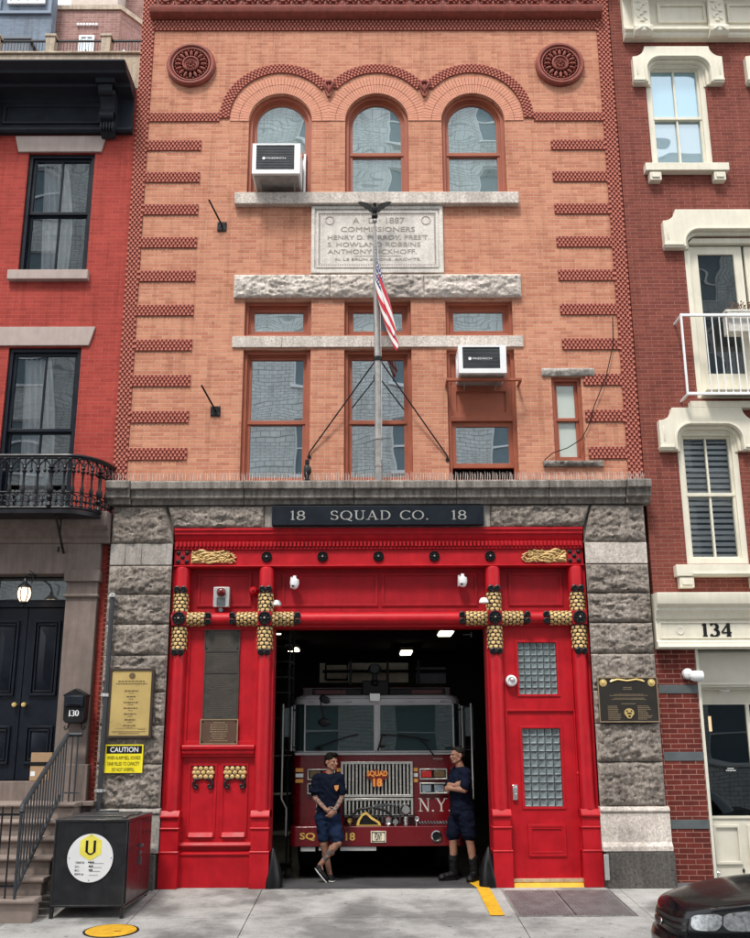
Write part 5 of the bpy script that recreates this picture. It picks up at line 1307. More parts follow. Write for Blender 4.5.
s = MB(); s.cap((-.84, .63, 1.33), (-.575, .61, 1.33), .076, .076); s.loft([(-.71, .64, .865, .158, .118, -.06), (-.71, .64, .93, .166, .122, -.06), (-.706, .635, 1.02, .160, .114, -.06), (-.705, .63, 1.12, .160, .112, -.06), (-.705, .625, 1.22, .172, .118, -.06), (-.705, .625, 1.30, .168, .112, -.06), (-.705, .625, 1.36, .13, .085, -.06), (-.70, .625, 1.40, .07, .065, -.06)]); s.cap((-.865, .63, 1.325), (-.892, .605, 1.165), .068, .068); s.cap((-.555, .61, 1.325), (-.525, .59, 1.165), .068, .066); 
sh = remesh(s, 'shirt', M_SHIRT, A, .008, 4, .010, 10)
s = MB(); s.ell((-.71, .64, .87), (.17, .128, .12)); s.cap((-.78, .65, .83), (-.77, .63, .565), .112, .088); s.cap((-.65, .63, .83), (-.59, .53, .56), .112, .086)
remesh(s, 'shorts', M_SHORT, A, .008, 4, .012, 9)
m = MB(); m.prism([(-.625, 1.245), (-.565, 1.25), (-.57, 1.20), (-.595, 1.17), (-.62, 1.20)], .490, .507); m.build('shirt_badge', mat('orange_badge', (.55, .22, .06), .7, bump=0), sh)
m = MB(); m.ell((-.668, .60, .048), (.048, .055, .045)); m.ell((-.655, .55, .035), (.045, .11, .03)); f1 = remesh(m, 'shoe', M_SHOE, A, .007, 2); MB().ell((-.655, .56, .016), (.047, .125, .014), 16, 6).build('sole', M_SOLE, f1)
Rm = Matrix.Rotation(.85, 3, 'Y'); m = MB(); m.ell((-.80, .49, .13), (.075, .046, .045), 14, 8, Rm); m.ell((-.765, .475, .10), (.11, .043, .032), 14, 8, Rm); m.ell((-.83, .50, .18), (.05, .042, .05)); f2 = remesh(m, 'shoe', M_SHOE, A, .007, 2)
m = MB(); m.ell((-.795, .475, .085), (.135, .046, .013), 16, 6, Rm); m.build('sole', M_SOLE, f2)
# ---- the man with folded arms
B = thing('person', 'man in navy shirt and shorts with folded arms, seen from the side', 'person', (1.13, .60, 0))
b = MB(); P, Mh = head(b, (1.085, .585, 1.632), -1.15, .02)
b.cap((1.135, .60, 1.42), (1.105, .59, 1.54), .062, .056)
b.cap((1.175, .47, 1.40), (1.07, .76, 1.40), .066, .066); b.ell((1.12, .60, 1.29), (.125, .155, .15)); b.ell((1.125, .60, 1.09), (.12, .14, .16)); b.ell((1.13, .60, .93), (.12, .15, .12))
b.cap((1.19, .44, 1.385), (1.155, .375, 1.185), .05, .044); b.cap((1.155, .375, 1.185), (.955, .43, 1.205), .042, .032)
b.cap((1.06, .78, 1.385), (.965, .72, 1.19), .05, .044); b.cap((.965, .72, 1.19), (.955, .50, 1.25), .040, .032); b.cap((.955, .50, 1.25), (1.02, .40, 1.245), .03, .026)
hand(b, (1.02, .39, 1.245), (.95, -.1, .25), (.1, .95, 0), -1, .5); hand(b, (.955, .43, 1.205), (-.5, .7, -.1), (.6, .5, 0), 1, .8)
b.cap((1.08, .66, .88), (1.005, .64, .51), .092, .062); b.cap((1.005, .64, .51), (1.0, .66, .12), .058, .04); b.ell((1.015, .675, .39), (.055, .058, .11))
b.cap((1.16, .53, .88), (1.225, .52, .51), .092, .062); b.cap((1.225, .52, .51), (1.275, .54, .12), .058, .04); b.ell((1.25, .55, .39), (.055, .058, .11))
remesh(b, 'body', M_SKIN, B, .0062, 3)
face_details(B, None, P, Mh)
h = MB(); h.ell(P(0, .022, .052), (.078, .096, .074), 16, 10, Mh); h.ell(P(0, .055, .005), (.07, .058, .062), 14, 10, Mh); h.ell(P(0, -.045, .098), (.05, .04, .02), 12, 8, Mh)
remesh(h, 'hair', mat('greying_hair', (.016, .014, .013), .8, var=.4, vs=60, bump=.5, bs=150, spec=.12), B, .007, 1, .0012, 50)
s = MB(); s.cap((1.175, .47, 1.40), (1.07, .76, 1.40), .082, .082); s.loft([(1.13, .60, .85, .15, .168, .3), (1.13, .60, .93, .156, .176, .3), (1.128, .60, 1.05, .152, .166, .3), (1.122, .60, 1.18, .154, .172, .3), (1.12, .60, 1.28, .152, .182, .3), (1.122, .60, 1.36, .135, .175, .3), (1.125, .60, 1.43, .09, .12, .3), (1.13, .60, 1.475, .07, .07, .3)]); s.cap((1.19, .44, 1.385), (1.165, .385, 1.24), .072, .07); s.cap((1.06, .78, 1.385), (.99, .735, 1.24), .072, .07)
sh = remesh(s, 'shirt', M_SHIRT, B, .008, 4, .009, 10)
m = MB(); m.ell((1.19, .385, 1.395), (.028, .01, .014)); m.build('shirt_mark', M_WHITE, sh)
s = MB(); s.ell((1.13, .60, .89), (.158, .18, .13)); s.cap((1.08, .67, .84), (1.01, .65, .60), .122, .10); s.cap((1.17, .53, .84), (1.22, .525, .60), .12, .10)
remesh(s, 'shorts', M_SHIRT, B, .008, 4, .010, 9)
for (hx, hy, tx, ty) in ((1.01, .67, .84, .60), (1.275, .56, 1.20, .40)):
    m = MB(); m.cap((hx - .008, hy - .012, .29), (hx, hy, .07), .068, .060); m.cap((hx, hy, .07), (tx, ty, .05), .056, .046); m.ell((tx, ty, .04), (.06, .06, .04)); f = remesh(m, 'boot', M_SHOE, B, .008, 3, .003, 20)
    m = MB(); m.cap((hx, hy, .014), (tx, ty, .014), .05, .05); o = m.build('sole', M_BLACK, f); 
# ================================================================== LEFT NEIGHBOUR (130)
lh = thing('red_townhouse', 'red painted brick townhouse with navy cornice and brownstone entrance left of the firehouse', 'townhouse', (-6, 0, 0))
LW = [(-5.47, -4.43, 8.74, 10.78), (-5.49, -4.41, 4.95, 7.51)]
hl = [rect(*r) for r in LW] + [rect(-5.50, -4.33, 1.30, 4.10)] + [rect(r[0] - 2.6, r[1] - 2.6, r[2], r[3]) for r in LW]
plate(rect(-11.5, -3.822, -.4, 11.93), hl, .0, .32).build('brick_wall', M_RED130, lh, smooth=False)
m = MB(); m.box(-11.5, -11.2, .33, 14, -.4, 12.2); m.box(-11.19, -3.83, 13.7, 14, -.4, 12.2); m.box(-11.19, -3.83, .33, 13.69, 11.9, 12.2); m.box(-11.19, -3.83, .9, .95, -.4, 11.8); m.build('rear_shell', M_DARKROOM, lh)
M_CLEAR = glassmat('clear_window_glass', refl=.12, wave=.12, clear=.97)
M_CURT = mat('sheer_curtain', (.93, .95, .95), .9, var=.1, vs=3, bump=.1)
def dark_window(r, zm, kind, dx=0):
    x0, x1, z0, z1 = r[0] + dx, r[1] + dx, r[2], r[3]
    m = MB(); m.ring(rect(x0, x1, z0, z1), rect(x0, x1, z0, z1, .06), .04, .2); m.ring(rect(x0 + .055, x1 - .055, zm, z1 - .055), rect(x0 + .055, x1 - .055, zm, z1 - .055, .05), .08, .14)
    m.ring(rect(x0 + .055, x1 - .055, z0 + .04, zm + .03), rect(x0 + .055, x1 - .055, z0 + .04, zm + .03, .05), .12, .19)
    xm = (x0 + x1) / 2; m.box(xm - .014, xm + .014, .09, .13, zm, z1 - .1); m.box(xm - .014, xm + .014, .13, .17, z0 + .08, zm)
    o = m.build(kind, M_NAVY, lh, bevel=.004)
    MB().box(x0 + .10, x1 - .10, .108, .112, zm + .045, z1 - .10).build('pane', M_CLEAR, o)
    MB().box(x0 + .10, x1 - .10, .148, .152, z0 + .09, zm - .02).build('pane', M_CLEAR, o)
    c = MB()
    def fn(u, v):
        z = z0 + .1 + (z1 - z0 - .2) * v
        wv = .36 + .10 * math.sin(v * 2.6 + .3)
        x = x0 + .16 + (x1 - x0) * (wv * u + .10 * (1 - v))
        return (x, .245 + .03 * math.sin(u * 34 + v * 2), z)
    c.grid(fn, 60, 16); c.build('curtain', M_CURT, o)
    MB().box(x0 - .2, x1 + .2, .7, .72, z0 - .1, z1 + .1).build('room_backing', M_DARKROOM, o)  # dark sheet standing in for the room's shade behind the curtain
for dx in (0, -2.6):
    dark_window(LW[0], 9.75, 'sash_window', dx); dark_window(LW[1], 6.22, 'tall_sash_window', dx)
    m = MB(); m.prism([(-5.63 + dx, 10.79), (-4.33 + dx, 10.79), (-4.27 + dx, 11.07), (-5.70 + dx, 11.07)], -.035, .02); m.build('splayed_lintel', M_BROWNLT, lh, bevel=.006)
    m = MB(); m.prism([(-5.68 + dx, 7.53), (-4.30 + dx, 7.53), (-4.22 + dx, 7.83), (-5.76 + dx, 7.83)], -.035, .02); m.build('splayed_lintel', M_BROWNLT, lh, bevel=.006)
    m = MB(); m.box(-5.59 + dx, -4.375 + dx, -.10, .03, 8.58, 8.735); m.build('window_sill', M_BROWNLT, lh, bevel=.008)
# cornice
m = MB(); m.mould([(0, 11.10), (-.09, 11.10), (-.12, 11.13), (-.12, 11.17), (-.06, 11.19), (-.05, 11.21), (-.05, 11.68), (-.10, 11.72), (-.32, 11.76), (-.34, 11.80), (-.60, 11.80), (-.62, 11.84), (-.66, 11.86), (-.73, 11.90), (-.75, 11.91), (-.75, 11.94), (0, 11.96)], -11.5, -3.86)
m.mould([(-.60, 11.80), (-.60, 11.72), (-.40, 11.72), (-.40, 11.80)], -11.5, -3.86) if False else None
for a, b in ((-5.92, -4.37), (-8.2, -6.5)): m.ring(rect(a, b, 11.27, 11.62), rect(a, b, 11.27, 11.62, .045), -.075, -.045)
m.build('roof_cornice', M_NAVYCOR, lh, bevel=.006)
for xx in (-4.22, -6.2, -8.5):
    m = MB(); w = .11
    P = [(-.05, 11.74), (-.42, 11.74), (-.45, 11.70), (-.43, 11.64), (-.34, 11.58), (-.25, 11.50), (-.23, 11.42), (-.27, 11.34), (-.26, 11.26), (-.18, 11.20), (-.2, 11.12), (-.14, 11.04), (-.05, 11.0)]
    m.mould(P, xx - w, xx + w)
    for q in (-1, 1): m.lathe([(.085, -.02), (.05, .0), (.04, .02), (0, .02)] if q > 0 else [(.085, .02), (.05, 0), (.04, -.02), (0, -.02)], (xx + q * w, -.33, 11.64), 'x', 16)
    m.cone((xx - w, -.36, 11.66), (xx + w, -.36, 11.66), .09, .09, 16); m.cone((xx - w, -.22, 11.30), (xx + w, -.22, 11.30), .07, .07, 14)
    for k in range(5): m.ell((xx - w + .022 + k * .044, -.2, 11.13), (.022, .05, .09), 8, 6)
    m.mould([(-.02, 11.74), (-.46, 11.74), (-.50, 11.80), (-.02, 11.80)], xx - w - .04, xx + w + .04)
    m.build('cornice_bracket', M_NAVYCOR, lh, bevel=.004)
# entrance
m = MB(); m.box(-5.95, -3.89, -.13, .33, 4.092, 4.52); m.mould([(0, 4.52), (-.15, 4.52), (-.16, 4.58), (-.22, 4.62), (-.22, 4.68), (-.32, 4.74), (-.34, 4.80), (-.36, 4.86), (-.36, 4.93), (0, 4.95)], -6.06, -3.77); m.build('entrance_entablature', M_BROWN, lh, bevel=.008)
MB().box(-3.90, -3.757, .002, .3, -.2, 5.05).build('corner_brickwork', M_PIER134, lh, smooth=False)
for x0, x1 in ((-4.33, -3.90), (-5.96, -5.51)):
    m = MB(); m.box(x0, x1, -.12, .30, .95, 4.10); m.box(x0 - .03, x1 + .03, -.17, .05, 3.98, 4.14); m.mould([(0, 3.76), (-.15, 3.76), (-.165, 3.785), (-.15, 3.81), (0, 3.81)], x0 - .02, x1 + .02); m.box(x0 - .01, x1 + .04, -.16, .05, -.3, 1.55)
    m.build('entrance_pilaster', M_BROWN, lh, bevel=.01)
m = MB(); m.box(-5.51, -4.325, -.02, .33, 1.08, 1.335); m.build('threshold', M_BROWN, lh, bevel=.01)
m = MB(); m.box(-5.50, -4.335, .12, .24, 3.66, 3.74); m.ring(rect(-5.50, -4.335, 3.74, 4.10), rect(-5.50, -4.335, 3.74, 4.10, .03), .14, .24); o = m.build('transom', M_NAVY, lh, bevel=.005)
MB().box(-5.47, -4.365, .185, .19, 3.77, 4.07).build('pane', glassmat('transom_glass', (.10, .105, .10), .22, .2), o)
for x0, x1, hx in ((-5.485, -4.925, -4.985), (-4.915, -4.345, -4.855)):
    m = MB(); m.box(x0, x1, .16, .22, 1.345, 3.655)
    for z0, z1 in ((1.55, 2.05), (2.45, 3.48)):
        a, b = x0 + .10, x1 - .10
        m.ring(rect(a, b, z0, z1), rect(a, b, z0, z1, .03), .125, .165); m.ring(rect(a + .05, b - .05, z0 + .05, z1 - .05), rect(a + .05, b - .05, z0 + .05, z1 - .05, .02), .135, .165)
        c, d, e, f = a + .075, b - .075, z0 + .075, z1 - .075; mx = (c + d) / 2
        if z1 - z0 < .8: m.add([(c, .158, e), (d, .158, e), (d, .158, f), (c, .158, f), (mx, .10, (e + f) / 2)], [(0, 1, 4), (1, 2, 4), (2, 3, 4), (3, 0, 4)])
        else: m.add([(c, .158, e), (d, .158, e), (d, .158, f), (c, .158, f), (mx, .105, e + .16), (mx, .105, f - .16)], [(0, 1, 4), (2, 3, 5), (1, 2, 5, 4), (3, 0, 4, 5)])
    dd = m.build('door_leaf', M_NAVY, lh, bevel=.003)
    m = MB(); m.lathe([(0, .07), (.028, .075), (.034, .10), (.02, .13), (.02, .16)], (hx, 0, 2.33), 'y', 16); m.build('door_knob', M_BRASS, dd)
# stoop
m = MB()
ys = [-.60, -.87, -1.14, -1.41, -1.68, -1.95]; zs = [1.09, .90, .72, .53, .33, .14]
for k, (y, z) in enumerate(zip(ys, zs)):
    yb = .02 if k == 0 else ys[k - 1] + .02
    m.mould([(yb, z - .06), (y + .03, z - .06), (y, z - .05), (y - .01, z - .03), (y, z - .006), (y + .02, z), (yb, z)], -6.0, -3.87)
    m.box(-5.97, -3.90, y + .045, yb + (0 if k == 0 else .0), (zs[k + 1] if k < 5 else -.3) - .02, z - .058)
m.build('stoop_steps', M_STEP, lh, bevel=.012)
m = MB(); m.box(-3.868, -3.72, -.12, .0, -.3, 1.09); m.box(-3.868, -3.72, -.28, .0, 1.03, 1.09); m.build('stoop_cheek', M_BROWN, lh, bevel=.01)
# balcony
def bpath(s):       # s in 0..1 from the left wall round the front to the right wall
    L = 1.25; tot = 2 * L + 1.5; q = s * tot
    xa, xb, y = -5.75, -4.30, -.72
    if q < L: a = PI + PI / 2 * q / L; return (xa + .42 * math.cos(a), y * -math.sin(a))
    if q < L + 1.5: return (xa + (xb - xa) * (q - L) / 1.5, y)
    a = 1.5 * PI + PI / 2 * (q - L - 1.5) / L; return (xb + .50 * math.cos(a), y * -math.sin(a))
bal = thing('balcony_railing', 'curved black cast-iron balcony railing above the brownstone entrance', 'balcony railing', (-5, 0, 4.87))
def bp(s, z, o=0): x, y = bpath(min(1, max(0, s))); return (x, y, z)
m = MB(); m.tube([bp(k / 60, 5.63) for k in range(61)], .028, 8); m.tube([bp(k / 60, 5.60) for k in range(61)], .018, 6); m.build('top_rail', M_IRON, bal)
m = MB(); m.tube([bp(k / 60, 4.90) for k in range(61)], .02, 8); m.tube([bp(k / 60, 5.12) for k in range(61)], .01, 6); m.build('bottom_rail', M_IRON, bal)
nb = 21; m = MB(); m2 = MB(); m3 = MB()
for k in range(nb):
    s = (k + .5) / nb; x, y = bpath(s); big = k % 5 == 3
    w = 1.6 if big else 1
    m.lathe([(.012 * w, 4.9), (.03 * w, 4.93), (.014 * w, 4.98), (.028 * w, 5.04), (.012 * w, 5.08), (.026 * w, 5.12), (.03 * w, 5.17), (.014 * w, 5.22), (.017 * w, 5.38), (.035 * w, 5.41), (.012 * w, 5.44), (.03 * w, 5.46), (.012, 5.50), (.012, 5.6)], (x, y, 0), 'z', 10)
    s2 = (k + 1.5) / nb
    if k < nb - 1:
        for z0, h_ in ((5.46, .10),): m2.tube([bp(s + (s2 - s) * t / 10, z0 + h_ * math.sin(PI * t / 10)) for t in range(11)], .011, 5)
        xm, ym = bpath((s + s2) / 2); m2.ell((xm, ym, 5.42), (.022, .02, .03), 8, 6); m2.tube([(xm, ym, 5.45), (xm, ym, 5.6)], .009, 5)
        m2.ell((xm, ym, 5.585), (.03, .02, .025), 8, 5)
        for q in (0, 1):
            c0 = s + (s2 - s) * (.27 + .46 * q); rr = (s2 - s) * .24
            for zc in (5.04, 4.955): m3.tube([bp(c0 + rr * math.cos(2 * PI * t / 10), zc + .04 * math.sin(2 * PI * t / 10)) for t in range(11)], .008, 5)
        m3.ell((xm, ym, 5.0), (.02, .02, .03), 8, 5); m3.tube([bp(s, 5.11), bp((s + s2) / 2, 5.065), bp(s2, 5.11)], .009, 5)
m.build('baluster', M_IRON, bal); m2.build('arch_tracery', M_IRON, bal); m3.build('scroll_tracery', M_IRON, bal)
m = MB(); P = [bpath(k / 40) for k in range(41)]; slab(m, [(x, y * 1.03) for x, y in P], 4.82, 4.875); m.build('balcony_floor', M_IRON, bal)
m = MB()
for x in (-4.40, -5.6):
    m.tube([(x, -.02, 4.35), (x, -.16, 4.40), (x, -.38, 4.60), (x, -.62, 4.82)], .018, 6); m.tube([(x, -.165, 4.36), (x, -.37, 4.34), (x, -.37, 4.82)] if False else [(x, -.37, 4.58), (x, -.37, 4.82)], .012, 6); m.tube([(x, -.37, 4.42), (x, -.385, 4.36)], .02, 6)
m.build('support_bracket', M_IRON, bal)
# lantern
t = thing('entrance_lantern', 'lit black lantern with warm glass hanging over the navy entrance door', 'lantern', (-4.81, -.4, 3.6))
m = MB(); m.tube([(-4.81, .0, 4.08), (-4.81, -.3, 4.06), (-4.81, -.40, 4.0)], .014, 6); m.tube([(-4.72, -.40, 3.92), (-4.70, -.4, 4.05), (-4.76, -.4, 4.09)], .008, 6); m.lathe([(0, 4.0), (.02, 3.98), (.03, 3.93), (.085, 3.88), (.095, 3.865), (.08, 3.855), (0, 3.855)], (-4.81, -.40, 0), 'z', 16)
m.lathe([(.055, 3.67), (.06, 3.65), (.02, 3.63), (.025, 3.61), (.0, 3.57)], (-4.81, -.40, 0), 'z', 14)
for k in range(6):
    a = 2 * PI * k / 6 + .3; c_, s__ = math.cos(a), math.sin(a); m.tube([(-4.81 + r * c_, -.40 + r * s__, z) for r, z in ((.075, 3.86), (.096, 3.79), (.09, 3.73), (.055, 3.67))], .007, 5)
m.build('cage', M_IRON, t)
MB().lathe([(.07, 3.855), (.088, 3.79), (.08, 3.73), (.048, 3.67)], (-4.81, -.40, 0), 'z', 18).build('glass_globe', M_LAMP, t)
# mailbox
t = thing('mailbox', 'black gabled wall mailbox with the number 130 on the brownstone pilaster', 'mailbox', (-4.05, -.12, 2.07))
m = MB(); m.prism([(-4.19, 2.12), (-4.16, 2.08), (-3.94, 2.08), (-3.91, 2.12), (-3.905, 2.42), (-3.885, 2.44), (-4.05, 2.53), (-4.215, 2.44), (-4.195, 2.42)], -.30, -.122); m.build('box', M_BLACK, t, bevel=.008)
m = MB(); m.mould([(-.305, 2.28), (-.34, 2.29), (-.33, 2.42), (-.305, 2.44)], -4.17, -3.93); m.tube([(-4.17, -.32, 2.33), (-4.12, -.35, 2.31), (-4.05, -.35, 2.33), (-3.98, -.35, 2.31), (-3.93, -.32, 2.33)], .008, 6); m.build('flap', M_NAVY, t, bevel=.005)
m = MB(); serif(m, '130', -4.12, -3.985, 2.165, 2.245, -.3015, .002, fat=.2, thin=.09); m.build('number', M_WHITE, t, smooth=False)
m = MB()
for q in (-1, 1): m.tube([(-4.05 + q * .08, -.2, 2.08), (-4.05 + q * .09, -.22, 2.02), (-4.05 + q * .12, -.23, 1.99), (-4.05 + q * .14, -.22, 2.02), (-4.05 + q * .125, -.22, 2.04)], .01, 6)
m.build('newspaper_hook', M_BLACK, t)
# stoop railing
t = thing('stoop_railing', 'dark iron handrail with thin balusters running down the stoop', 'railing', (-4.1, -1, 0))
m = MB(); X = -4.10
m.tube([(-3.92, -.30, 1.93), (X, -.30, 1.93), (X, -.34, 1.92), (X, -1.90, 1.13), (X, -1.93, 1.06)], .03, 8); m.build('handrail', M_RAIL, t)
m = MB(); m.tube([(X, -.50, 1.17), (X, -1.93, .22)], .022, 8); m.tube([(-3.9, -.3, 1.2), (X, -.3, 1.2)], .012, 6); m.build('lower_rail', M_RAIL, t)
m = MB()
for k in range(15):
    y = -.36 - k * .105; zt = 1.92 + (y + .34) * .506; zb = max(1.09, 1.17) if y > -.5 else 1.17 + (y + .5) * .664
    m.cone((X, y, zb if y < -.5 else 1.09), (X, y, zt), .010, .010, 6)
for x in (-4.04, -3.97): m.cone((x, -.3, 1.09), (x, -.3, 1.93), .010, .010, 6)
m.build('baluster', M_RAIL, t)
m = MB(); m.box(X - .014, X + .014, -1.945, -1.917, .14, 1.10); m.build('newel', M_RAIL, t)
t = thing('stoop_gate', 'low dark iron gate with thin bars standing on the lowest step', 'gate', (-5, -1.9, .14))
m = MB()
for k in range(16): x = -4.22 - k * .105; m.cone((x, -1.90, .14), (x, -1.90, 1.12), .010, .010, 6)
m.build('bar', M_IRON, t)
m = MB(); m.box(-5.9, -4.1, -1.912, -1.888, 1.02, 1.045); m.box(-5.9, -4.1, -1.912, -1.888, .26, .285); m.build('rail', M_IRON, t)
# parcels
t = thing('parcel', 'brown cardboard parcel with black tape left on the doorstep', 'parcel', (-4.52, .0, 1.335))
m = MB(); m.box(-4.66, -4.38, -.02, .12, 1.338, 1.70); m.build('carton', mat('cardboard', (.36, .23, .13), .8, var=.15), t, bevel=.004)
m = MB(); m.box(-4.662, -4.378, -.023, -.0205, 1.53, 1.58); m.build('tape', M_BLACK, t)
m = MB(); m.box(-4.65, -4.59, -.023, -.0205, 1.40, 1.46); m.box(-4.44, -4.42, -.023, -.0205, 1.36, 1.5); m.build('label_sticker', M_WHITE, t)

# ---- behind the roof of the left townhouse
t = thing('roof_terrace_railing', 'black terrace railing between pale stone posts on the roof of the red townhouse', 'railing', (-6, 1.1, 13.3))
M_TAN = granite('pale_parapet_stone', (.52, .45, .36), .25, .3, .4)
m = MB(); m.box(-11.5, -3.84, 1.0, 1.3, 12.15, 13.36); m.box(-11.5, -3.835, .96, 1.34, 13.362, 13.40); m.build('parapet', M_TAN, t, bevel=.01)
m = MB(); xs2 = [-5.68, -4.71, -6.65, -7.62, -8.6]
for x in xs2: m = MB(); m.box(x - .08, x + .08, 1.02, 1.2, 13.40, 13.741); m.box(x - .10, x + .10, 1.0, 1.22, 13.74, 13.79); m.build('stone_post', M_TAN, t, bevel=.008)
m = MB()
for k in range(140):
    x = -11.4 + k * .054
    m.cone((x, 1.1, 13.40), (x, 1.1, 13.70), .006, .006, 5)
m.box(-11.5, -3.9, 1.085, 1.115, 13.69, 13.72); m.build('iron_bars', M_IRON, t)
t = thing('brick_penthouse', 'pinkish brick rooftop building with a white window behind the terrace railing', 'building', (-7, 7, 12))
m = MB()
P = [(-9.2, 7.0), (-6.22, 7.0), (-4.6, 9.3), (-4.6, 13), (-9.2, 13)]
slab(m, P, 12.3, 19.2); m.build('wall', M_PINKBRICK, t, smooth=False)
m = MB(); slab(m, [(-9.25, 6.95), (-6.2, 6.95), (-4.55, 9.28), (-4.55, 13.05), (-9.25, 13.05)], 19.205, 19.33); m.build('coping', M_TAN, t)
def rooft_window(x0, x1, z0, z1, y):
    m = MB(); m.ring(rect(x0, x1, z0, z1), rect(x0, x1, z0, z1, .05), y - .06, y - .005); xm = (x0 + x1) / 2; zm = (z0 + z1) / 2; m.box(xm - .02, xm + .02, y - .05, y - .01, z0, z1); m.box(x0, x1, y - .05, y - .01, zm - .02, zm + .02)
    o = m.build('window', M_WHITE, t); MB().box(x0 + .05, x1 - .05, y - .03, y - .02, z0 + .05, z1 - .05).build('pane', M_PANEB, o)
rooft_window(-7.17, -6.80, 17.6, 18.45, 7.0)
m = MB()
for k in range(7): m.box(-7.25 + k * .075, -7.20 + k * .075, 6.94, 7.0, 18.74, 18.80)
m.build('dentil_row', M_WHITE, t)
m = MB(); d = Vector((1.62, 2.3, 0)).normalized(); nrm = Vector((d.y, -d.x, 0)); p = Vector((-6.22, 7.0, 0))
a = p + d * .12 + nrm * .02; b_ = p + d * .95 + nrm * .02
m.add([(a.x, a.y, 17.4), (b_.x, b_.y, 17.4), (b_.x, b_.y, 18.15), (a.x, a.y, 18.15)], [(0, 1, 2, 3)]); a2 = a + nrm * .03; b2 = b_ + nrm * .03
m.add([(a2.x, a2.y, 17.4), (b2.x, b2.y, 17.4), (b2.x, b2.y, 18.15), (a2.x, a2.y, 18.15)], [(0, 1, 2, 3)])
m.build('side_window', M_PANEB, t)
t = thing('blue_building', 'blue-grey painted rooftop building behind the left end of the terrace railing', 'building', (-10, 6, 12))
m = MB(); m.box(-14.5, -7.74, 6.6, 6.9, 12.3, 26); m.build('wall', M_BLUEWALL, t, smooth=False)
m = MB(); m.ring(rect(-9.05, -7.76, 18.75, 21.5), rect(-9.05, -7.76, 18.75, 21.5, .07), 6.53, 6.6); m.build('trim', mat('blue_trim', (.17, .22, .29), .7), t)
m = MB(); m.ring(rect(-8.82, -7.92, 19.02, 20.2), rect(-8.82, -7.92, 19.02, 20.2, .05), 6.52, 6.59)
for k in range(1, 4): m.box(-8.82 + k * .225 - .015, -8.82 + k * .225 + .015, 6.53, 6.57, 19.05, 20.17)
m.box(-8.8, -7.94, 6.53, 6.57, 19.28, 19.31); o = m.build('window', M_WHITE, t); MB().box(-8.78, -7.96, 6.575, 6.585, 19.06, 20.16).build('pane', M_PANEB, o)
t = thing('roof_unit', 'dark box-shaped unit on the roof in front of the blue-grey building', 'roof unit', (-7.6, 4, 12.3))
m = MB(); m.box(-7.72, -7.22, 4.0, 4.6, 12.3, 16.0); m.box(-7.78, -7.16, 3.95, 4.65, 16.0, 16.07); m.build('casing', mat('unit_paint', (.10, .12, .15), .6), t, bevel=.01)
t = thing('distant_tower', 'tan and brick tower seen in the gap above the brick penthouse', 'tower', (-8.5, 16, 0))
m = MB(); m.box(-10.6, -8.95, 16, 20, 0, 31.5); m.build('wall', mat('pale_tan_wall', (.5, .42, .36), .8), t)
m = MB(); m.box(-8.93, -8.2, 17, 20, 0, 31); m.build('brick_shaft', M_PINKBRICK, t, smooth=False)

# ================================================================== RIGHT NEIGHBOUR (134)
rh = thing('dark_brick_townhouse', 'dark red brick townhouse with cream window hoods right of the firehouse', 'townhouse', (6, 0, 0))
RW = [(4.33, 5.29, 10.52, 12.42), (4.34, 5.22, 4.22, 6.20)]
hl = [rect(*r) for r in RW] + [rect(r[0] + 1.82, r[1] + 1.82, r[2], r[3]) for r in RW[:1]] + [rect(4.70, 6.56, 6.68, 9.28), rect(6.16, 7.04, 4.22, 6.20)]
plate(rect(3.83, 11.5, 3.70, 14.4), hl, .0, .32).build('brick_wall', M_DARK134, rh, smooth=False)
m = MB(); m.box(11.2, 11.5, .33, 14, -.4, 14); m.box(3.83, 11.19, 13.7, 14, -.4, 14); m.box(3.83, 11.19, .33, 13.69, 13.6, 13.9); m.box(3.83, 11.19, 1.6, 1.65, -.4, 13.5); m.build('rear_shell', M_DARKROOM, rh)
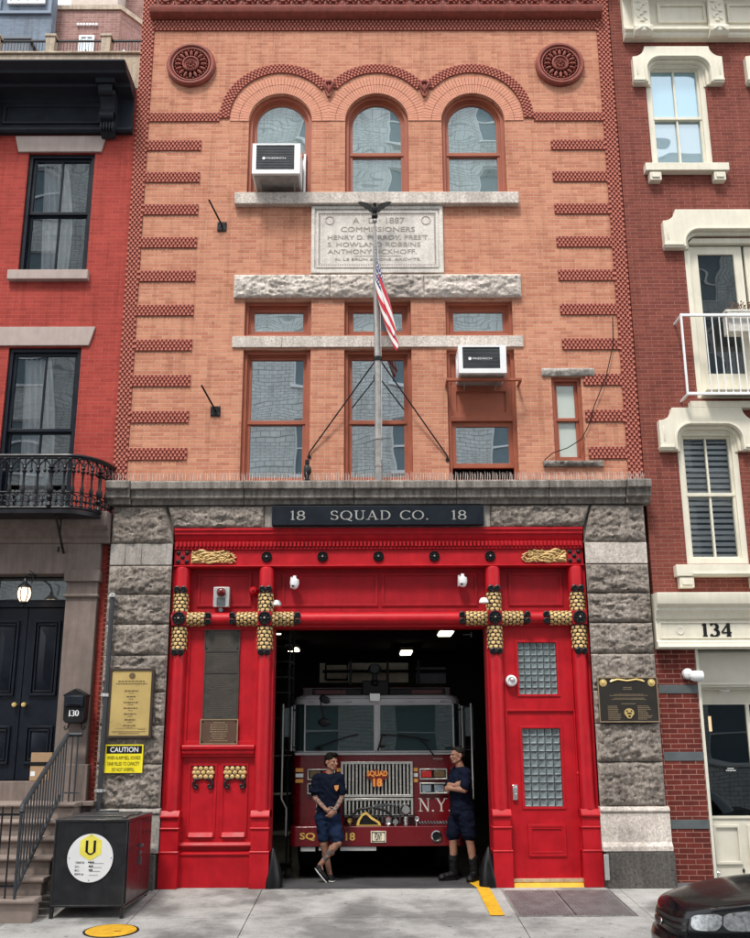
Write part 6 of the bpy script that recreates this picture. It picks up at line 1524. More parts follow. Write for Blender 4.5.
def hood(x0, x1, zt, zs, zb, wi):
    """cream hood: notched top corners, rounded opening of inner width wi"""
    cx = (x0 + x1) / 2; r = .19; n = 8
    out = [(x0, zb), (x0, zt - r)] + [(x0 + r * math.sin(PI / 2 * k / n) * 1.0, zt - r * math.cos(PI / 2 * k / n) * 1.0 + 0) for k in range(1, n)]
    out = [(x0, zb), (x0, zt - .19)]
    for k in range(n + 1): a = -PI / 2 + PI / 2 * k / n; out.append((x0 + .01 + .19 * math.cos(a) , zt - .0 + .19 * math.sin(a)))
    mir = [(2 * cx - x, z) for x, z in reversed(out)]
    outer = out + mir
    i0, i1 = cx - wi, cx + wi; rr = .22
    inner = [(i1, zb)] + [(i1 - rr + rr * math.cos(PI / 2 * k / n), zs - rr + rr * math.sin(PI / 2 * k / n)) for k in range(n + 1)] + [(i0 + rr - rr * math.sin(PI / 2 * k / n), zs - rr + rr * math.cos(PI / 2 * k / n)) for k in range(n + 1)] + [(i0, zb)]
    m = MB(); m.prism(outer + inner, -.12, .02)
    def bead(d, y0, y1, th):
        p1 = [(i0 - d, zb)] + [(i0 + rr - (rr + d) * math.cos(PI / 2 * k / n), zs - rr + (rr + d) * math.sin(PI / 2 * k / n)) for k in range(n + 1)] + [(i1 - rr + (rr + d) * math.sin(PI / 2 * k / n), zs - rr + (rr + d) * math.cos(PI / 2 * k / n)) for k in range(n + 1)] + [(i1 + d, zb)]
        d2 = d - th
        p2 = [(i0 - d2, zb)] + [(i0 + rr - (rr + d2) * math.cos(PI / 2 * k / n), zs - rr + (rr + d2) * math.sin(PI / 2 * k / n)) for k in range(n + 1)] + [(i1 - rr + (rr + d2) * math.sin(PI / 2 * k / n), zs - rr + (rr + d2) * math.cos(PI / 2 * k / n)) for k in range(n + 1)] + [(i1 + d2, zb)]
        m.ring(p1, p2, y0, y1, closed=False)
    bead(.035, -.15, -.11, .03); bead(-.002, -.06, .10, .045); bead(-.045, -.0, .16, .03)
    for a, b in ((x0, i0 - .04), (i1 + .04, x1)): m.box(a - .01, b + .0, -.14, .0, zb + .03, zb + .065)
    for q, xx in ((1, x0 + .06), (-1, x1 - .06)): m.cone((xx, -.125, zb + .14), (xx, -.125, zb + .36), .01, .01, 6)
    return m.build('window_hood', M_CREAM, rh, bevel=.006)
def cream_window(x0, x1, z0, z1, zm, blinds=False, up=None, lo=None):
    m = MB(); m.ring(rect(x0, x1, z0, z1), rect(x0, x1, z0, z1, .085), .02, .2); m.ring(rect(x0, x1, z0, z1, .08), rect(x0, x1, z0, z1, .115), .07, .16); m.box(x0 + .08, x1 - .08, .06, .14, zm - .025, zm + .025)
    xm = (x0 + x1) / 2; m.box(xm - .014, xm + .014, .08, .14, z0 + .1, z1 - .1)
    o = m.build('sash_window', M_CREAM, rh, bevel=.004)
    MB().box(x0 + .10, x1 - .10, .115, .119, zm, z1 - .1).build('pane', up or M_CLEAR, o); MB().box(x0 + .10, x1 - .10, .128, .132, z0 + .1, zm).build('pane', lo or M_CLEAR, o)
    if blinds:
        m = MB(); n = int((z1 - z0 - .2) / .085)
        for k in range(n):
            z = z0 + .12 + k * .085
            m.add([(x0 + .10, .150, z), (x1 - .10, .150, z), (x1 - .10, .185, z + .055), (x0 + .10, .185, z + .055), (x0 + .10, .156, z - .004), (x1 - .10, .156, z - .004), (x1 - .10, .191, z + .051), (x0 + .10, .191, z + .051)], [(0, 1, 2, 3), (4, 7, 6, 5), (0, 4, 5, 1), (2, 6, 7, 3)])
        m.build('blind_slats', mat('pale_blind', (.94, .95, .94), .6, bump=0), o)
M_CL2 = glassmat('thin_window_glass', refl=.06, wave=.05, clear=.98); M_SKYP = glassmat('painted_sky_glass', (.22, .38, .46), .30, .12, tint=(.75, .9, 1)); M_DRAPE = glassmat('draped_glass', (.20, .30, .35), .3, .3)  # upper pane's blue base colour is a painted reflection of the sky
for dx in (0, 1.82):
    cream_window(4.33 + dx, 5.29 + dx, 10.52, 12.42, 11.43, up=M_SKYP, lo=M_DRAPE); hood(4.12 + dx, 5.56 + dx, 12.64, 12.43, 11.97, .50)
    m = MB(); m.box(4.18 + dx, 5.48 + dx, -.14, .02, 10.38, 10.51)
    for q in (4.24, 5.24): m.box(q + dx, q + .18 + dx, -.12, .02, 10.22, 10.37); m.box(q + .03 + dx, q + .15 + dx, -.14, -.12, 10.26, 10.34)
    m.build('window_sill', M_CREAM, rh, bevel=.006)
    cream_window(4.34 + dx, 5.22 + dx, 4.22, 6.20, 5.24, blinds=True, up=M_CL2, lo=M_CL2); hood(4.07 + dx, 5.49 + dx, 6.50, 6.24, 5.86, .47)
    m = MB(); m.box(4.14 + dx, 5.42 + dx, -.14, .02, 4.03, 4.19); m.box(4.36 + dx, 5.2 + dx, -.16, -.14, 4.05, 4.08)
    for q in (4.18, 5.18): m.box(q + dx, q + .2 + dx, -.12, .02, 3.87, 4.02); m.box(q + .03 + dx, q + .17 + dx, -.14, -.12, 3.91, 3.99)
    m.build('window_sill', M_CREAM, rh, bevel=.006)
# french doors and balcony
hood(4.38, 6.88, 9.71, 9.36, 9.07, .93)
m = MB(); m.ring(rect(4.70, 6.56, 6.68, 9.28), rect(4.70, 6.56, 6.68, 9.28, .08), .0, .2)
for a, b in ((4.80, 5.61), (5.65, 6.46)): m.ring(rect(a, b, 6.74, 9.18), rect(a, b, 6.74, 9.18, .13), .08, .16)
m.box(4.78, 6.48, .09, .15, 6.76, 7.1); m.box(4.55, 6.7, -.12, .02, 6.50, 6.60); o = m.build('french_door', M_CREAM, rh, bevel=.005)
for a, b in ((4.93, 5.48), (5.78, 6.33)): MB().box(a, b, .115, .12, 7.08, 9.05).build('pane', glassmat('dark_door_glass%d' % int(a), (.012, .014, .014), .14, .4), o)
m = MB(); m.ell((5.555, .06, 8.18), (.012, .012, .012)); m.box(5.535, 5.57, .05, .08, 7.95, 8.08); m.build('door_hardware', M_BLACK, o)
t = thing('juliet_balcony', 'white metal railing with thin bars in front of the french doors', 'balcony railing', (5.6, -.3, 6.6))
m = MB(); m.box(4.44, 6.8, -.345, -.315, 7.84, 7.88); m.box(4.44, 6.8, -.345, -.315, 6.62, 6.66)
for x in (4.44, 6.77): m.box(x, x + .028, -.345, -.315, 6.66, 7.84); m.box(x, x + .03, -.315, .0, 7.84, 7.87); m.box(x, x + .03, -.315, .0, 6.62, 6.65)
m.build('frame', M_WHITE, t, bevel=.003)
m = MB()
for k in range(19): x = 4.80 + k * .105; m.box(x - .0065, x + .0065, -.337, -.323, 6.66, 7.84)
m.build('bar', M_WHITE, t)
m = MB(); m.box(4.75, 6.7, -.335, -.0, 6.70, 6.72); m.build('floor_plate', M_CREAM, t)
t = thing('window_planter', 'grey-white planter trough hanging inside the white balcony railing', 'planter', (5.6, -.25, 7.7))
m = MB(); m.ring([(5.16, 7.62), (6.1, 7.62), (6.1, 7.93), (5.16, 7.93)], [(5.2, 7.66), (6.06, 7.66), (6.06, 7.90), (5.2, 7.90)], -.29, -.07); m.box(5.17, 6.09, -.285, -.265, 7.63, 7.92); m.box(5.17, 6.09, -.09, -.075, 7.63, 7.92); m.box(5.13, 6.13, -.30, -.07, 7.93, 7.965); m.build('trough', mat('planter_grey', (.55, .53, .48), .7, var=.2, vs=20), t, bevel=.004)
m = MB(); R = random.Random(5)
for k in range(60):
    x = R.uniform(5.25, 6.05); a = R.uniform(-.6, .6); L_ = R.uniform(.05, .16); y = R.uniform(-.24, -.12)
    m.tube([(x, y, 7.95), (x + a * L_ * .5, y - .02, 7.96 + L_ * .7), (x + a * L_, y - .03, 7.96 + L_)], .004, 4)
    m.ell((x + a * L_, y - .03, 7.96 + L_), (.022, .006, .012), 6, 4, Matrix.Rotation(R.uniform(0, 3), 3, 'Y') @ Matrix.Rotation(R.uniform(0, 3), 3, 'Z'))
m.build('plants', mat('dry_plant', (.16, .08, .04), .8, var=.5, vs=30), t)
# top cornice
m = MB(); m.mould([(0, 12.80), (-.12, 12.80), (-.15, 12.84), (-.15, 12.88), (-.20, 12.90), (-.20, 12.95), (-.12, 12.98), (-.10, 13.0), (-.10, 13.55), (-.4, 13.6), (-.6, 13.75), (-.6, 13.95), (0, 14.0)], 4.02, 11.5)
for a in (4.58, 5.72, 6.86): m.ring(rect(a, a + .80, 13.08, 13.45), rect(a, a + .80, 13.08, 13.45, .05), -.13, -.10)
m.build('roof_cornice', M_CREAM, rh, bevel=.006)
for x in (4.30, 5.52, 6.66):
    m = MB(); m.box(x - .13, x + .13, -.20, -.10, 12.98, 13.5); m.mould([(-.1, 12.78), (-.2, 12.78), (-.26, 12.84), (-.27, 12.92), (-.21, 12.98), (-.1, 12.98)], x - .15, x + .15)
    for k in range(9): m.ell((x + .06 * math.sin(k * 2.1), -.205, 13.06 + k * .045), (.045, .02, .02), 8, 5, Matrix.Rotation(k * .8, 3, 'Y'))
    for q in (-1, 1): m.ell((x + q * .06, -.25, 12.88), (.07, .04, .035), 8, 5, Matrix.Rotation(q * .7, 3, 'Y'))
    m.build('cornice_bracket', M_CREAM, rh, bevel=.004)
# entrance entablature with the number
m = MB(); m.mould([(0, 3.03), (-.20, 3.03), (-.22, 3.05), (-.20, 3.09), (-.20, 3.12), (-.16, 3.13), (-.14, 3.14), (-.14, 3.42), (-.18, 3.44), (-.20, 3.50), (-.25, 3.54), (-.25, 3.58), (-.31, 3.62), (-.33, 3.70), (-.33, 3.775), (0, 3.79)], 3.79, 9)
m.ring(rect(3.84, 8.9, 3.165, 3.395), rect(3.84, 8.9, 3.165, 3.395, .02), -.155, -.14); eb = m.build('entrance_entablature', M_CREAM, rh, bevel=.005)
m = MB(); serif(m, '134', 4.42, 4.83, 3.195, 3.375, -.1402, .006, fat=.26, thin=.11); m.build('number', M_BLACK, eb, smooth=False)
m = MB(); m.lathe([(.05, -.14), (.055, -.148), (.04, -.15), (.035, -.143), (0, -.143)], (4.12, 0, 3.275), 'y', 18); m.build('bell_ring', M_CREAM2, eb)
m = MB(); m.box(3.765, 4.33, -.02, .3, -.2, 3.03); m.build('brick_pier', M_PIER134, rh, smooth=False)
for z in (2.44, 1.56, .70): m = MB(); m.box(3.80, 4.335, -.028, .1, z, z + .115); m.build('slate_band', M_SLATE, rh, bevel=.003)
m = MB(); m.box(4.335, 4.375, -.03, .34, 0, 3.03); m.box(4.375, 9, .14, .24, 2.53, 3.03); m.ring(rect(4.40, 6.2, 2.56, 3.0), rect(4.40, 6.2, 2.56, 3.0, .03), .11, .14); m.box(4.375, 9, .24, .6, 2.50, 2.53)
m.box(4.44, 9, .38, .44, .0, .80); m.ring(rect(4.42, 6.5, .80, 2.34), rect(4.42, 6.5, .80, 2.34, .035), .36, .44); m.box(4.375, 4.42, .3, .5, 0, 2.5); m.box(4.42, 9, .36, .5, 2.34, 2.5)
for a, b in ((4.50, 4.86), (4.96, 5.32), (5.42, 5.78)): m.ring(rect(a, b, .22, .72), rect(a, b, .22, .72, .035), .35, .385)
for x in (5.12,): m.box(x - .025, x + .025, .36, .44, .83, 2.31)
en = m.build('entrance_screen', M_CREAM2, rh, bevel=.004)
MB().box(4.45, 5.10, .395, .40, .83, 2.31).build('pane', glassmat('entrance_glass', refl=.07, wave=.1, clear=.3), en); MB().box(5.145, 6.48, .395, .40, .83, 2.31).build('pane', bpy.data.materials['entrance_glass'], en)
m = MB(); m.box(4.72, 4.92, .390, .394, 1.40, 1.48); scribble(m, 4.73, 4.91, 1.405, 1.475, .39, 2, .9, 31); o = m.build('door_notice', M_BLACK, en); m = MB(); scribble(m, 4.735, 4.905, 1.41, 1.465, .3895, 2, .9, 32); m.build('notice_lettering', M_WHITE, o)
m = MB(); m.ell((4.86, .36, .14), (.018, .012, .03)); m.build('keyhole_cover', M_BLACK, en)
m = MB(); m.box(4.38, 6, .5, 1.5, .0, .02); m.build('vestibule_floor', M_DARKROOM, rh)
t = thing('vestibule_sconce', 'small lit vertical lamp seen through the dark glass of entrance 134', 'wall lamp', (4.70, .9, 1.9))
m = MB(); m.box(4.74, 4.77, .88, .92, 1.95, 2.16); m.build('tube', mat('warm_tube', (1, .72, .42), .5, emit=6, bump=0), t); m = MB(); m.box(4.725, 4.785, .92, .95, 1.93, 2.18); m.build('bracket', M_BLACK, t)
t = thing('recessed_light', 'round white recessed lamp under the cream soffit of entrance 134', 'ceiling light', (4.75, .3, 2.5))
m = MB(); m.lathe([(.07, 2.5), (.07, 2.485), (.05, 2.475), (0, 2.475)], (4.80, .3, 0), 'z', 20); m.build('trim', M_WHITE, t)
t = thing('security_light', 'white adjustable security light on the brick pier of entrance 134', 'security light', (4.22, 0, 2.68))
m = MB(); m.lathe([(.07, -.02), (.075, -.06), (.065, -.10), (.03, -.12), (0, -.12)], (4.20, 0, 2.70), 'y', 20); m.build('base', M_WHITE, t)
m = MB(); m.lathe([(.055, 4.22), (.075, 4.27), (.07, 4.38), (0, 4.385)], (0, -.12, 2.665), 'x', 18); m.box(4.20, 4.36, -.16, -.08, 2.65, 2.70); m.build('lamp_head', M_WHITE, t, bevel=.004)
t = thing('standpipe', 'small silver tap at the foot of the white panels of entrance 134', 'tap', (4.5, -.1, 0))
m = MB(); m.cone((4.46, .2, .02), (4.46, .2, .12), .018, .018, 10); m.ell((4.46, .2, .13), (.035, .03, .03)); m.cone((4.46, .2, .08), (4.46, .12, .07), .014, .018, 8); m.build('tap', M_CHROME, t)
m = MB(); m.box(4.78, 5.05, .02, .12, .02, .07); tag(m.build('wooden_wedge', mat('pale_wood', (.6, .5, .38), .7)), 'pale wooden wedge lying by the doorway of entrance 134', 'wedge')

# ================================================================== OPPOSITE SIDE OF THE STREET (seen in the reflections)
ob_ = thing('opposite_building', 'white brick apartment building across the street, seen reflected in the windows', 'building', (0, -18.5, 0))
whole = []
for i in range(-4, 5):
    for j in range(8):
        x = i * 3.3 + .6; z = 1.2 + j * 3.1
        if -14 < x < 13.5 and (x < 7.5 or z < 20): whole.append((x, x + 1.5, z, z + 1.9))
plate([(-15, -.3), (15, -.3), (15, 22.6), (9.3, 22.6), (9.3, 27.5), (-15, 27.5)], [rect(*w) for w in whole], -18.4, -18.0).build('wall', M_WHITEBRICK, ob_, smooth=False)
m = MB(); m.box(-15, 9.2, -26, -18.75, -.3, 27); m.box(9.21, 15, -26, -18.75, -.3, 22.5); m.build('rear_mass', M_DARKROOM, ob_)
w0 = None
for (a, b, c, d) in whole:
    if w0 is None:
        m = MB(); m.ring(rect(a, b, c, d), rect(a, b, c, d, .06), -18.25, -18.1); m.box(a, b, -18.22, -18.14, (c + d) / 2 - .03, (c + d) / 2 + .03); m.box(a - .1, b + .1, -18.2, -17.93, c - .1, c - .003)
        w0 = m.build('window', M_WHITE, ob_); MB().box(a + .06, b - .06, -18.2, -18.19, c + .06, d - .06).build('pane', mat('far_pane', (.10, .15, .18), .1, bump=0), w0); ref = (a, c)
    else: part_copy(w0, (a - ref[0], 0, c - ref[1]))

# ================================================================== GROUND
def concrete(name, col, dark=.5):
    m, nt, b = newmat(name); L = nt.links.new; g = N(nt, 'ShaderNodeNewGeometry')
    n1 = N(nt, 'ShaderNodeTexNoise', Scale=1.6, Detail=9, Roughness=.72); L(g.outputs['Position'], n1.inputs['Vector'])
    n2 = N(nt, 'ShaderNodeTexNoise', Scale=60, Detail=5, Roughness=.7); L(g.outputs['Position'], n2.inputs['Vector'])
    n5 = N(nt, 'ShaderNodeTexNoise', Scale=.95, Detail=5, Roughness=.6); L(g.outputs['Position'], n5.inputs['Vector'])
    c = ramp(nt, n1.outputs[0], [(.32, mul(col, .62)), (.5, col), (.68, mul(col, 1.25))])
    mx = N(nt, 'ShaderNodeMixRGB', blend_type='MULTIPLY'); mx.inputs[0].default_value = .6; L(c, mx.inputs[1]); L(ramp(nt, n2.outputs[0], [(.3, (.55, .55, .55)), (.6, (1.05, 1.05, 1.05))]), mx.inputs[2])
    m3 = N(nt, 'ShaderNodeMixRGB', blend_type='MULTIPLY'); m3.inputs[0].default_value = dark; L(mx.outputs[0], m3.inputs[1]); L(ramp(nt, n5.outputs[0], [(.41, (.42, .42, .42)), (.54, (1, 1, 1))]), m3.inputs[2])
    vo = N(nt, 'ShaderNodeTexVoronoi', Scale=3.2); L(g.outputs['Position'], vo.inputs['Vector'])   # gum and oil spots
    m4 = N(nt, 'ShaderNodeMixRGB', blend_type='MULTIPLY'); m4.inputs[0].default_value = .8; L(m3.outputs[0], m4.inputs[1]); L(ramp(nt, vo.outputs['Distance'], [(.055, (.35, .35, .35)), (.085, (1, 1, 1))]), m4.inputs[2])
    # hairline cracks wandering through the slabs
    wz = N(nt, 'ShaderNodeTexNoise', Scale=3.5, Detail=4); L(g.outputs['Position'], wz.inputs['Vector'])
    mw = N(nt, 'ShaderNodeMixRGB'); mw.inputs[0].default_value = .14; L(g.outputs['Position'], mw.inputs[1]); L(wz.outputs['Color'], mw.inputs[2])
    ve = N(nt, 'ShaderNodeTexVoronoi', Scale=.75, feature='DISTANCE_TO_EDGE'); L(mw.outputs[0], ve.inputs['Vector'])
    m8 = N(nt, 'ShaderNodeMixRGB', blend_type='MULTIPLY'); L(ramp(nt, n5.outputs[0], [(.50, (0, 0, 0)), (.58, (.45, .45, .45))]), m8.inputs[0]); L(m4.outputs[0], m8.inputs[1]); L(ramp(nt, ve.outputs[0], [(.0015, (.3, .29, .28)), (.004, (1, 1, 1))]), m8.inputs[2])
    vg = N(nt, 'ShaderNodeTexVoronoi', Scale=9); L(g.outputs['Position'], vg.inputs['Vector'])
    m9 = N(nt, 'ShaderNodeMixRGB', blend_type='MULTIPLY'); m9.inputs[0].default_value = .6; L(m8.outputs[0], m9.inputs[1]); L(ramp(nt, vg.outputs['Distance'], [(.07, (.4, .4, .4)), (.11, (1, 1, 1))]), m9.inputs[2]); m4 = m9
    L(m4.outputs[0], b.inputs['Base Color']); b.inputs['Roughness'].default_value = .85
    bp = N(nt, 'ShaderNodeBump', Strength=.35, Distance=.006); L(n2.outputs[0], bp.inputs['Height']); L(bp.outputs[0], b.inputs['Normal'])
    return m
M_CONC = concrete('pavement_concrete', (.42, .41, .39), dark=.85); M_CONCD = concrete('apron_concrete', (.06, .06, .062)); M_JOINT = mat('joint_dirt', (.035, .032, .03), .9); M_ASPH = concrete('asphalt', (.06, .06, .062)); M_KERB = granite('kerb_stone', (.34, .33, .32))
SL = .065
def gz(y): return min(0, SL * (y + .12))
def slabq(mb, x0, x1, y0, y1, g=.005, dz=0, t=.06):
    x0 += g; x1 -= g; y0 += g; y1 -= g
    P = [(x0, y0), (x1, y0), (x1, y1), (x0, y1)]
    v = [(x, y, gz(y) + dz) for x, y in P] + [(x, y, gz(y) + dz - t) for x, y in P]
    mb.add(v, [(0, 1, 2, 3), (7, 6, 5, 4), (0, 4, 5, 1), (1, 5, 6, 2), (2, 6, 7, 3), (3, 7, 4, 0)])
m = MB()
xj = [-16, -14.5, -13, -11.5, -10, -8.5, -7, -5.6, -4.2, -2.83, -1.52, 1.54, 3.05, 4.6, 6.1, 7.6, 9.1, 10.6, 12.1, 13.6, 15.1, 16.6]
for a, b in zip(xj[:-1], xj[1:]):
    for c, d in ((-3.45, -1.70), (-1.70, -.12)):
        if a == 1.54 and c > -1.71: slabq(m, a, 1.56, c, d, .0015); slabq(m, 2.90, b, c, d, .0015); slabq(m, 1.56, 2.90, -.27, d, .001); continue
        slabq(m, a, b, c, d)
m.build('pavement', M_CONC, kind='structure', smooth=False)
m = MB(); v = [(-17, -3.45, gz(-3.45) - .012), (17, -3.45, gz(-3.45) - .012), (17, -.12, -.012), (-17, -.12, -.012), (17, .34, -.012), (-17, .34, -.012)]; m.add(v, [(0, 1, 2, 3), (3, 2, 4, 5)]); m.build('pavement_joints', M_JOINT, kind='structure')
m = MB(); m.box(-2.88, 2.88, -.118, .33, -.05, -.001); m.box(-17, -3.82, -.118, 1, -.05, -.002); m.box(3.82, 17, -.118, 1.6, -.05, .004); m.build('entrance_apron', M_CONC, kind='structure', smooth=False)
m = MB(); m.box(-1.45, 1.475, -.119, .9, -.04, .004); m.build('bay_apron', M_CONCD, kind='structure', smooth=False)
m = MB(); m.box(-3.1, 3.1, .34, 13.9, -.08, .0); m.build('bay_floor', mat('dark_bay_floor', (.018, .018, .019), .35, var=.3, vs=2, bump=.1), kind='structure', smooth=False)
m = MB(); m.add([(3.80, -.75, gz(-.75) + .004), (17, -.75, gz(-.75) + .07), (17, .3, .13), (3.80, .02, .045)], [(0, 1, 2, 3)]); m.build('neighbour_apron', concrete('bluestone', (.13, .135, .14)), kind='structure', smooth=False)
m = MB(); m.box(-40, 40, -3.62, -3.455, -.6, -.228); m.build('kerb', M_KERB, kind='structure', bevel=.01)
m = MB(); m.box(-40, 40, -14.6, -3.625, -.6, -.36); m.build('road', M_ASPH, kind='structure', smooth=False)
m = MB(); m.box(-40, 40, -18.4, -14.62, -.6, -.22); m.build('far_pavement', M_CONC, kind='structure', smooth=False)
m = MB(); m.add([(-400, -400, -.62), (400, -400, -.62), (400, 400, -.62), (-400, 400, -.62)], [(0, 1, 2, 3)]); m.build('ground', M_ASPH, kind='structure')
m = MB(); P = [(1.20, .62), (1.37, .62), (1.42, -.10), (1.44, -.7), (1.41, -1.66), (1.235, -1.66), (1.27, -.7), (1.24, -.10)]
def strip(mb, L_, R_, dz):
    for k in range(len(L_) - 1):
        a, b, c, d = L_[k], R_[k], R_[k + 1], L_[k + 1]; mb.add([(p[0], p[1], max(gz(p[1]), -9) + dz) for p in (a, b, c, d)], [(0, 1, 2, 3)])
strip(m, [(1.16, .60), (1.235, -.12), (1.235, -1.66)], [(1.33, .60), (1.40, -.12), (1.40, -1.66)], .009); m.build('yellow_bay_line', M_YELLOW, kind='structure')
# pavement hatch
t = thing('pavement_hatch', 'ribbed steel double hatch set in the pavement in front of the red door', 'hatch', (2.22, -1, -.06))
M_HATCH = mat('worn_hatch_steel', (.25, .235, .24), .5, metal=.4, var=.3, vs=6, bump=.2)
for a, b in ((1.565, 2.21), (2.225, 2.895)):
    m = MB(); slabq(m, a, b, -1.69, -.28, .003, .004, .03)
    n = int((b - a - .04) / .033)
    for k in range(n):
        x = a + .025 + k * (b - a - .04) / n; slabq(m, x, x + .013, -1.66, -.31, 0, .013, .012)
    m.build('leaf', M_HATCH, t)
m = MB(); slabq(m, 1.55, 2.91, -1.705, -1.69, 0, .01, .03); slabq(m, 1.55, 1.565, -1.69, -.27, 0, .01, .03); slabq(m, 2.895, 2.91, -1.69, -.27, 0, .01, .03); slabq(m, 2.15, 2.48, -1.72, -1.705, 0, .012, .02); m.build('frame', M_STEEL, t)
m = MB(); m.box(2.2, 2.9, -1.69, -.28, -.35, -.2)
# yellow cover
t = thing('manhole_cover', 'round orange-yellow painted cover set in the pavement in front of the black cabinet', 'manhole cover', (-2.92, -2.27, gz(-2.27)))
Mt = Matrix.Translation((-2.92, -2.27, gz(-2.27))) @ Matrix.Rotation(math.atan(SL), 4, 'X')
m = MB(); m.M = Mt; m.lathe([(.27, .004), (.27, .009), (.26, .011), (0, .011)], (0, 0, 0), 'z', 48); m.build('lid', M_YELLOW, t)
m = MB(); m.M = Mt; m.lathe([(.295, .002), (.295, .006), (.274, .006), (.274, .002)], (0, 0, 0), 'z', 48, caps=False); m.box(.05, .12, -.06, -.045, .0115, .013); m.build('rim', M_BLACK, t)
# ================================================================== PARKED CAR
car = thing('parked_car', 'black saloon car with clear headlights parked at the kerb at the lower right', 'car', (2.42, -4.46, -.36))
M_CAR = mat('black_car_paint', (.008, .008, .010), .2, var=.05, bump=0, coat=.2, spec=.32); M_CGLASS = glassmat('car_glass', (.015, .02, .022), .16, .05)
M_HL = mat('clear_lamp_lens', (.46, .47, .47), .1, metal=.4, var=.6, vs=22, bump=.8, bs=55, coat=.6); M_PLASTIC = mat('black_plastic', (.02, .02, .02), .5)
LN, W = 4.5, .86
def sgp(c, e): return math.copysign(abs(c) ** e, c)
def ht(x):
    if x < 1.35: return .785 + .165 * math.sin(min(1, x / 1.35) * PI / 2) 
    if x < 3.6: return .95
    return .95 + .03 * math.sin((x - 3.6) * 2) - .12 * max(0, x - 4.2) / .3
def S_(t, row):
    """t: 0 = front centre going round; row: position up the side, 0 sill .. 1 shoulder .. 2 centre of the top"""
    c, s = math.cos(t), math.sin(t)
    front = c > 0
    n = 2.9 if front else 4.5
    ex, ey = sgp(c, 2 / n), sgp(s, 2 / (3.6 if front else 4.5))
    prof = [(.17, .10), (.20, .02), (.34, -.015), (.50, -.02), (.565, .0), (.575, .035), (.68, .03), (1.0, .06)]
    if row <= 1:
        q = row; z_top_ref = .78
        # profile: q -> (z fraction, inset)
        k = q * (len(prof) - 1); i = min(int(k), len(prof) - 2); f = k - i
        zr = prof[i][0] + (prof[i + 1][0] - prof[i][0]) * f; ins = prof[i][1] + (prof[i + 1][1] - prof[i][1]) * f
        a, b = LN / 2 - ins, W - ins * .6
        x = LN / 2 - a * ex; y = -b * ey
        h = ht(x) - .035
        z = zr if zr <= .575 else .575 + (zr - .575) / (1.0 - .575) * (h - .575)
        return Vector((x, y, z))
    q = row - 1; p = S_(t, 1.0); s_ = math.cos(q * PI / 2)
    xin = p.x + (.05 * math.sin(q * PI / 2) if front else -.05 * math.sin(q * PI / 2)) * abs(ex)
    return Vector((xin, p.y * s_, ht(p.x) - .035 + (.035 + .045) * math.sin(q * PI / 2)))
def car_grid(t0, t1, r0, r1, nu, nv, off=0, tap=0):
    m = MB()
    def fn(u, v):
        t = t0 + (t1 - t0) * u; e_ = tap * abs(2 * u - 1) ** 5; r = r0 + e_ + (r1 - r0 - 1.5 * e_) * v
        p = S_(t, r)
        if off:
            d = .01; n = (S_(t + d, r) - S_(t - d, r)).cross(S_(t, min(2, r + d)) - S_(t, r - d))
            if n.length > 0: n.normalize()
            if n.dot(p - Vector((LN / 2, 0, .4))) < 0: n = -n
            p = p + n * off
        return tuple(p)
    m.grid(fn, nu, nv); return m
m = car_grid(0, 2 * PI, 0, 2, 160, 56); m.box(.2, 4.3, -.7, .7, .16, .2)
body = m.build('body', M_CAR, car, local=True, ang=50)
# wheels
for x in (.85, 3.5):
    for sg in (-1, 1):
        m = MB(); y = sg * .74; m.lathe([(.2, -.1), (.30, -.1), (.315, -.07), (.315, .07), (.30, .1), (.2, .1)], (x, y, .315), 'y', 32); o = m.build('wheel', M_TYRE, car, local=True)
        m = MB(); m.lathe([(.2, .05 * sg), (.18, .09 * sg), (.05, .085 * sg), (0, .095 * sg)], (x, y, .315), 'y', 24); m.build('rim', M_SILVER, o, local=True)
        m = MB(); m.lathe([(.36, sg * .1), (.36, sg * .13)], (x, y, .33), 'y', 32, 0, PI); m.build('wheel_arch', M_PLASTIC, car, local=True)
# lamps, grille, badge: patches that follow the body's own surface
for sg in (1, -1):
    t0, t1 = (.50, 1.06)
    def patch(a, b, r0, r1, mt, nm, off, par=car, nu=16, nv=8): return car_grid(sg * a, sg * b, r0, r1, nu, nv, off, .035).build(nm, mt, par, local=True, recalc=False)
    h = patch(.36, .94, .865, .985, M_PLASTIC, 'headlight', .006)
    patch(.372, .64, .873, .977, M_HL, 'lamp_lens', .012, h); patch(.65, .928, .873, .977, M_HL, 'indicator_lens', .012, h)
m = car_grid(-.33, .33, .77, .95, 20, 8, .006).build('front_grille', M_PLASTIC, car, local=True, recalc=False)
for r in (.80, .85, .90): car_grid(-.32, .32, r, r + .018, 20, 2, .012).build('grille_bar', M_CAR, m, local=True, recalc=False)
p = S_(0, .88); mb = MB(); mb.lathe([(.05, -.024), (.052, -.012), (.05, .0)], (0, 0, 0), 'x', 24) if False else None
b2 = MB(); b2.ell((p.x - .02, 0, p.z), (.012, .045, .032), 20, 10); b2.build('badge_oval', M_CHROME, car, local=True)
b2 = MB(); b2.box(p.x - .035, p.x - .031, -.03, .03, p.z - .004, p.z + .004); b2.box(p.x - .035, p.x - .031, -.004, .004, p.z - .02, p.z + .02); b2.build('badge_mark', M_BLACK, car, local=True)
m = MB(); m.box(-.035, -.02, -.16, .16, .33, .44); o = m.build('number_plate', M_SILVER, car, local=True, bevel=.003)
car_grid(-.75, .75, .10, .26, 30, 4, .006).build('bumper_intake', M_PLASTIC, car, local=True, recalc=False)
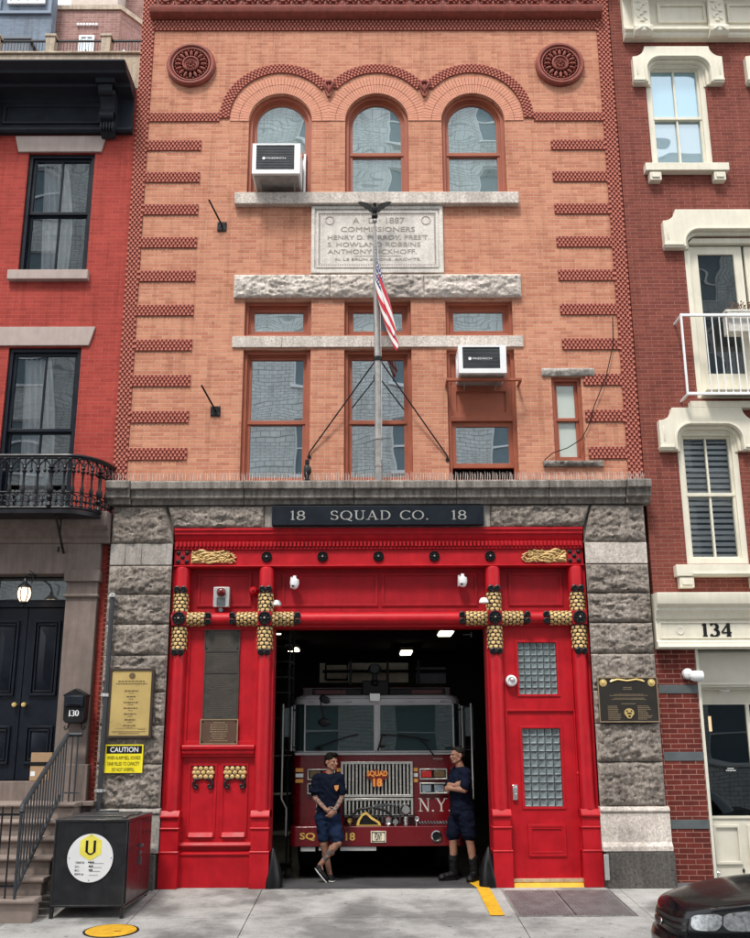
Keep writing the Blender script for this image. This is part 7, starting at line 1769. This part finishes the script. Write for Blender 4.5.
# hood shut line, wipers
m = MB()
for sg in (-1, 1): m.tube([tuple(S_(sg * (.55 + .85 * k / 14), 1.22) + Vector((0, 0, .001))) for k in range(15)], .0035, 5)
m.build('bonnet_line', M_PLASTIC, car, local=True)
def green(v, u, nrows=8):   # greenhouse loft
    z0, z1 = .97, 1.40
    c, s = math.cos(u), math.sin(u); xf = 1.22 + .75 * v; xr = 3.95 - .55 * v
    a, b = (xr - xf) / 2, .74 - .16 * v
    return ((xf + xr) / 2 - a * sgp(c, .5), -b * sgp(s, .45), z0 - .02 + (z1 - z0) * math.sin(v * PI / 2) ** .9)
m = MB(); m.grid(lambda u, v: green(v * .9, u * 2 * PI), 80, 8); m.build('cabin_glass', M_CGLASS, car, local=True, ang=60)
m = MB(); m.grid(lambda u, v: tuple(Vector(green(.9, u * 2 * PI)) * (1 - v) + Vector((2.6, 0, 1.41)) * v + Vector((0, 0, .03 * math.sin(v * PI / 2)))), 80, 6); m.build('roof', M_CAR, car, local=True, ang=60)
m = MB(); m.tube([(1.22, .45, .985), (1.42, -.1, 1.10)], .01, 5); m.tube([(1.22, -.1, .985), (1.42, -.55, 1.10)], .01, 5); m.build('wiper', M_BLACK, car, local=True)
for sg in (-1, 1):
    m = MB(); m.ell((1.65, sg * .88, 1.0), (.06, .10, .065)); m.cone((1.65, sg * .70, .97), (1.65, sg * .86, .99), .02, .02); m.build('wing_mirror', M_CAR, car, local=True)
    for xx in (2.35, 3.25): m = MB(); m.tube([(xx, sg * .835, .35), (xx, sg * .835, .9)], .005, 5); m.build('door_line', M_PLASTIC, car, local=True)

# ================================================================== SKY, LIGHT, CAMERA
wd = bpy.data.worlds.new('World'); S.world = wd; wd.use_nodes = True
nt = wd.node_tree; bg = nt.nodes['Background']
sky = nt.nodes.new('ShaderNodeTexSky'); sky.sky_type = 'NISHITA'; sky.sun_disc = False
EL, AZ = math.radians(58), math.radians(200)
sky.sun_elevation = EL; sky.sun_rotation = AZ; sky.air_density = 1.0; sky.dust_density = 6.0; sky.ozone_density = 1.0
# thin overcast: the blue sky shows faintly through bright white cloud
tc = nt.nodes.new('ShaderNodeTexCoord'); cn = nt.nodes.new('ShaderNodeTexNoise'); cn.inputs['Scale'].default_value = 2.2; cn.inputs['Detail'].default_value = 6
nt.links.new(tc.outputs['Generated'], cn.inputs['Vector'])
cr = nt.nodes.new('ShaderNodeValToRGB'); cr.color_ramp.elements[0].position = .3; cr.color_ramp.elements[0].color = (.72, .72, .72, 1); cr.color_ramp.elements[1].position = .6; cr.color_ramp.elements[1].color = (.92, .92, .92, 1)
nt.links.new(cn.outputs[0], cr.inputs[0])
mxs = nt.nodes.new('ShaderNodeMixRGB'); nt.links.new(cr.outputs[0], mxs.inputs[0]); nt.links.new(sky.outputs[0], mxs.inputs[1]); mxs.inputs[2].default_value = (8.6, 8.9, 9.2, 1)
nt.links.new(mxs.outputs[0], bg.inputs[0]); bg.inputs[1].default_value = .11
sl = bpy.data.lights.new('sun', 'SUN'); sl.energy = 1.5; sl.angle = math.radians(11); sl.color = (1, .95, .88)
so = bpy.data.objects.new('sun', sl); C.objects.link(so)
# same direction as the sky's sun: azimuth measured from +Y towards +X
dv = Vector((math.sin(AZ) * math.cos(EL), math.cos(AZ) * math.cos(EL), math.sin(EL)))
so.rotation_euler = dv.to_track_quat('Z', 'Y').to_euler(); so.location = dv * 30

q = (1015.0, 0.2650115254566968, 0.003824368855407318, -0.004113051917626316, 14.124756533154937, 1.7867590896340018, -0.1033914691457438)
f, p, yw, r, D, H, cxx = q
fw = Vector((math.sin(yw) * math.cos(p), math.cos(yw) * math.cos(p), math.sin(p))); rt = Vector((math.cos(yw), -math.sin(yw), 0)); up = rt.cross(fw)
rt2 = math.cos(r) * rt + math.sin(r) * up; up2 = -math.sin(r) * rt + math.cos(r) * up
cd = bpy.data.cameras.new('camera'); cd.sensor_fit = 'HORIZONTAL'; cd.sensor_width = 36; cd.lens = 36 * f / 750; cd.clip_end = 1500; cd.clip_start = .1
co = bpy.data.objects.new('camera', cd); C.objects.link(co)
Mx = Matrix((rt2, up2, -fw)).transposed().to_4x4(); Mx.translation = (cxx, -D, H); co.matrix_world = Mx
S.camera = co
S.render.engine = 'CYCLES'
S.view_settings.view_transform = 'Standard'; S.view_settings.look = 'None'; S.view_settings.gamma = 1; S.view_settings.exposure = 1.1
S.render.resolution_x = 819; S.render.resolution_y = 1024
S.cycles.max_bounces = 8
bpy.data.scenes.remove(TS)
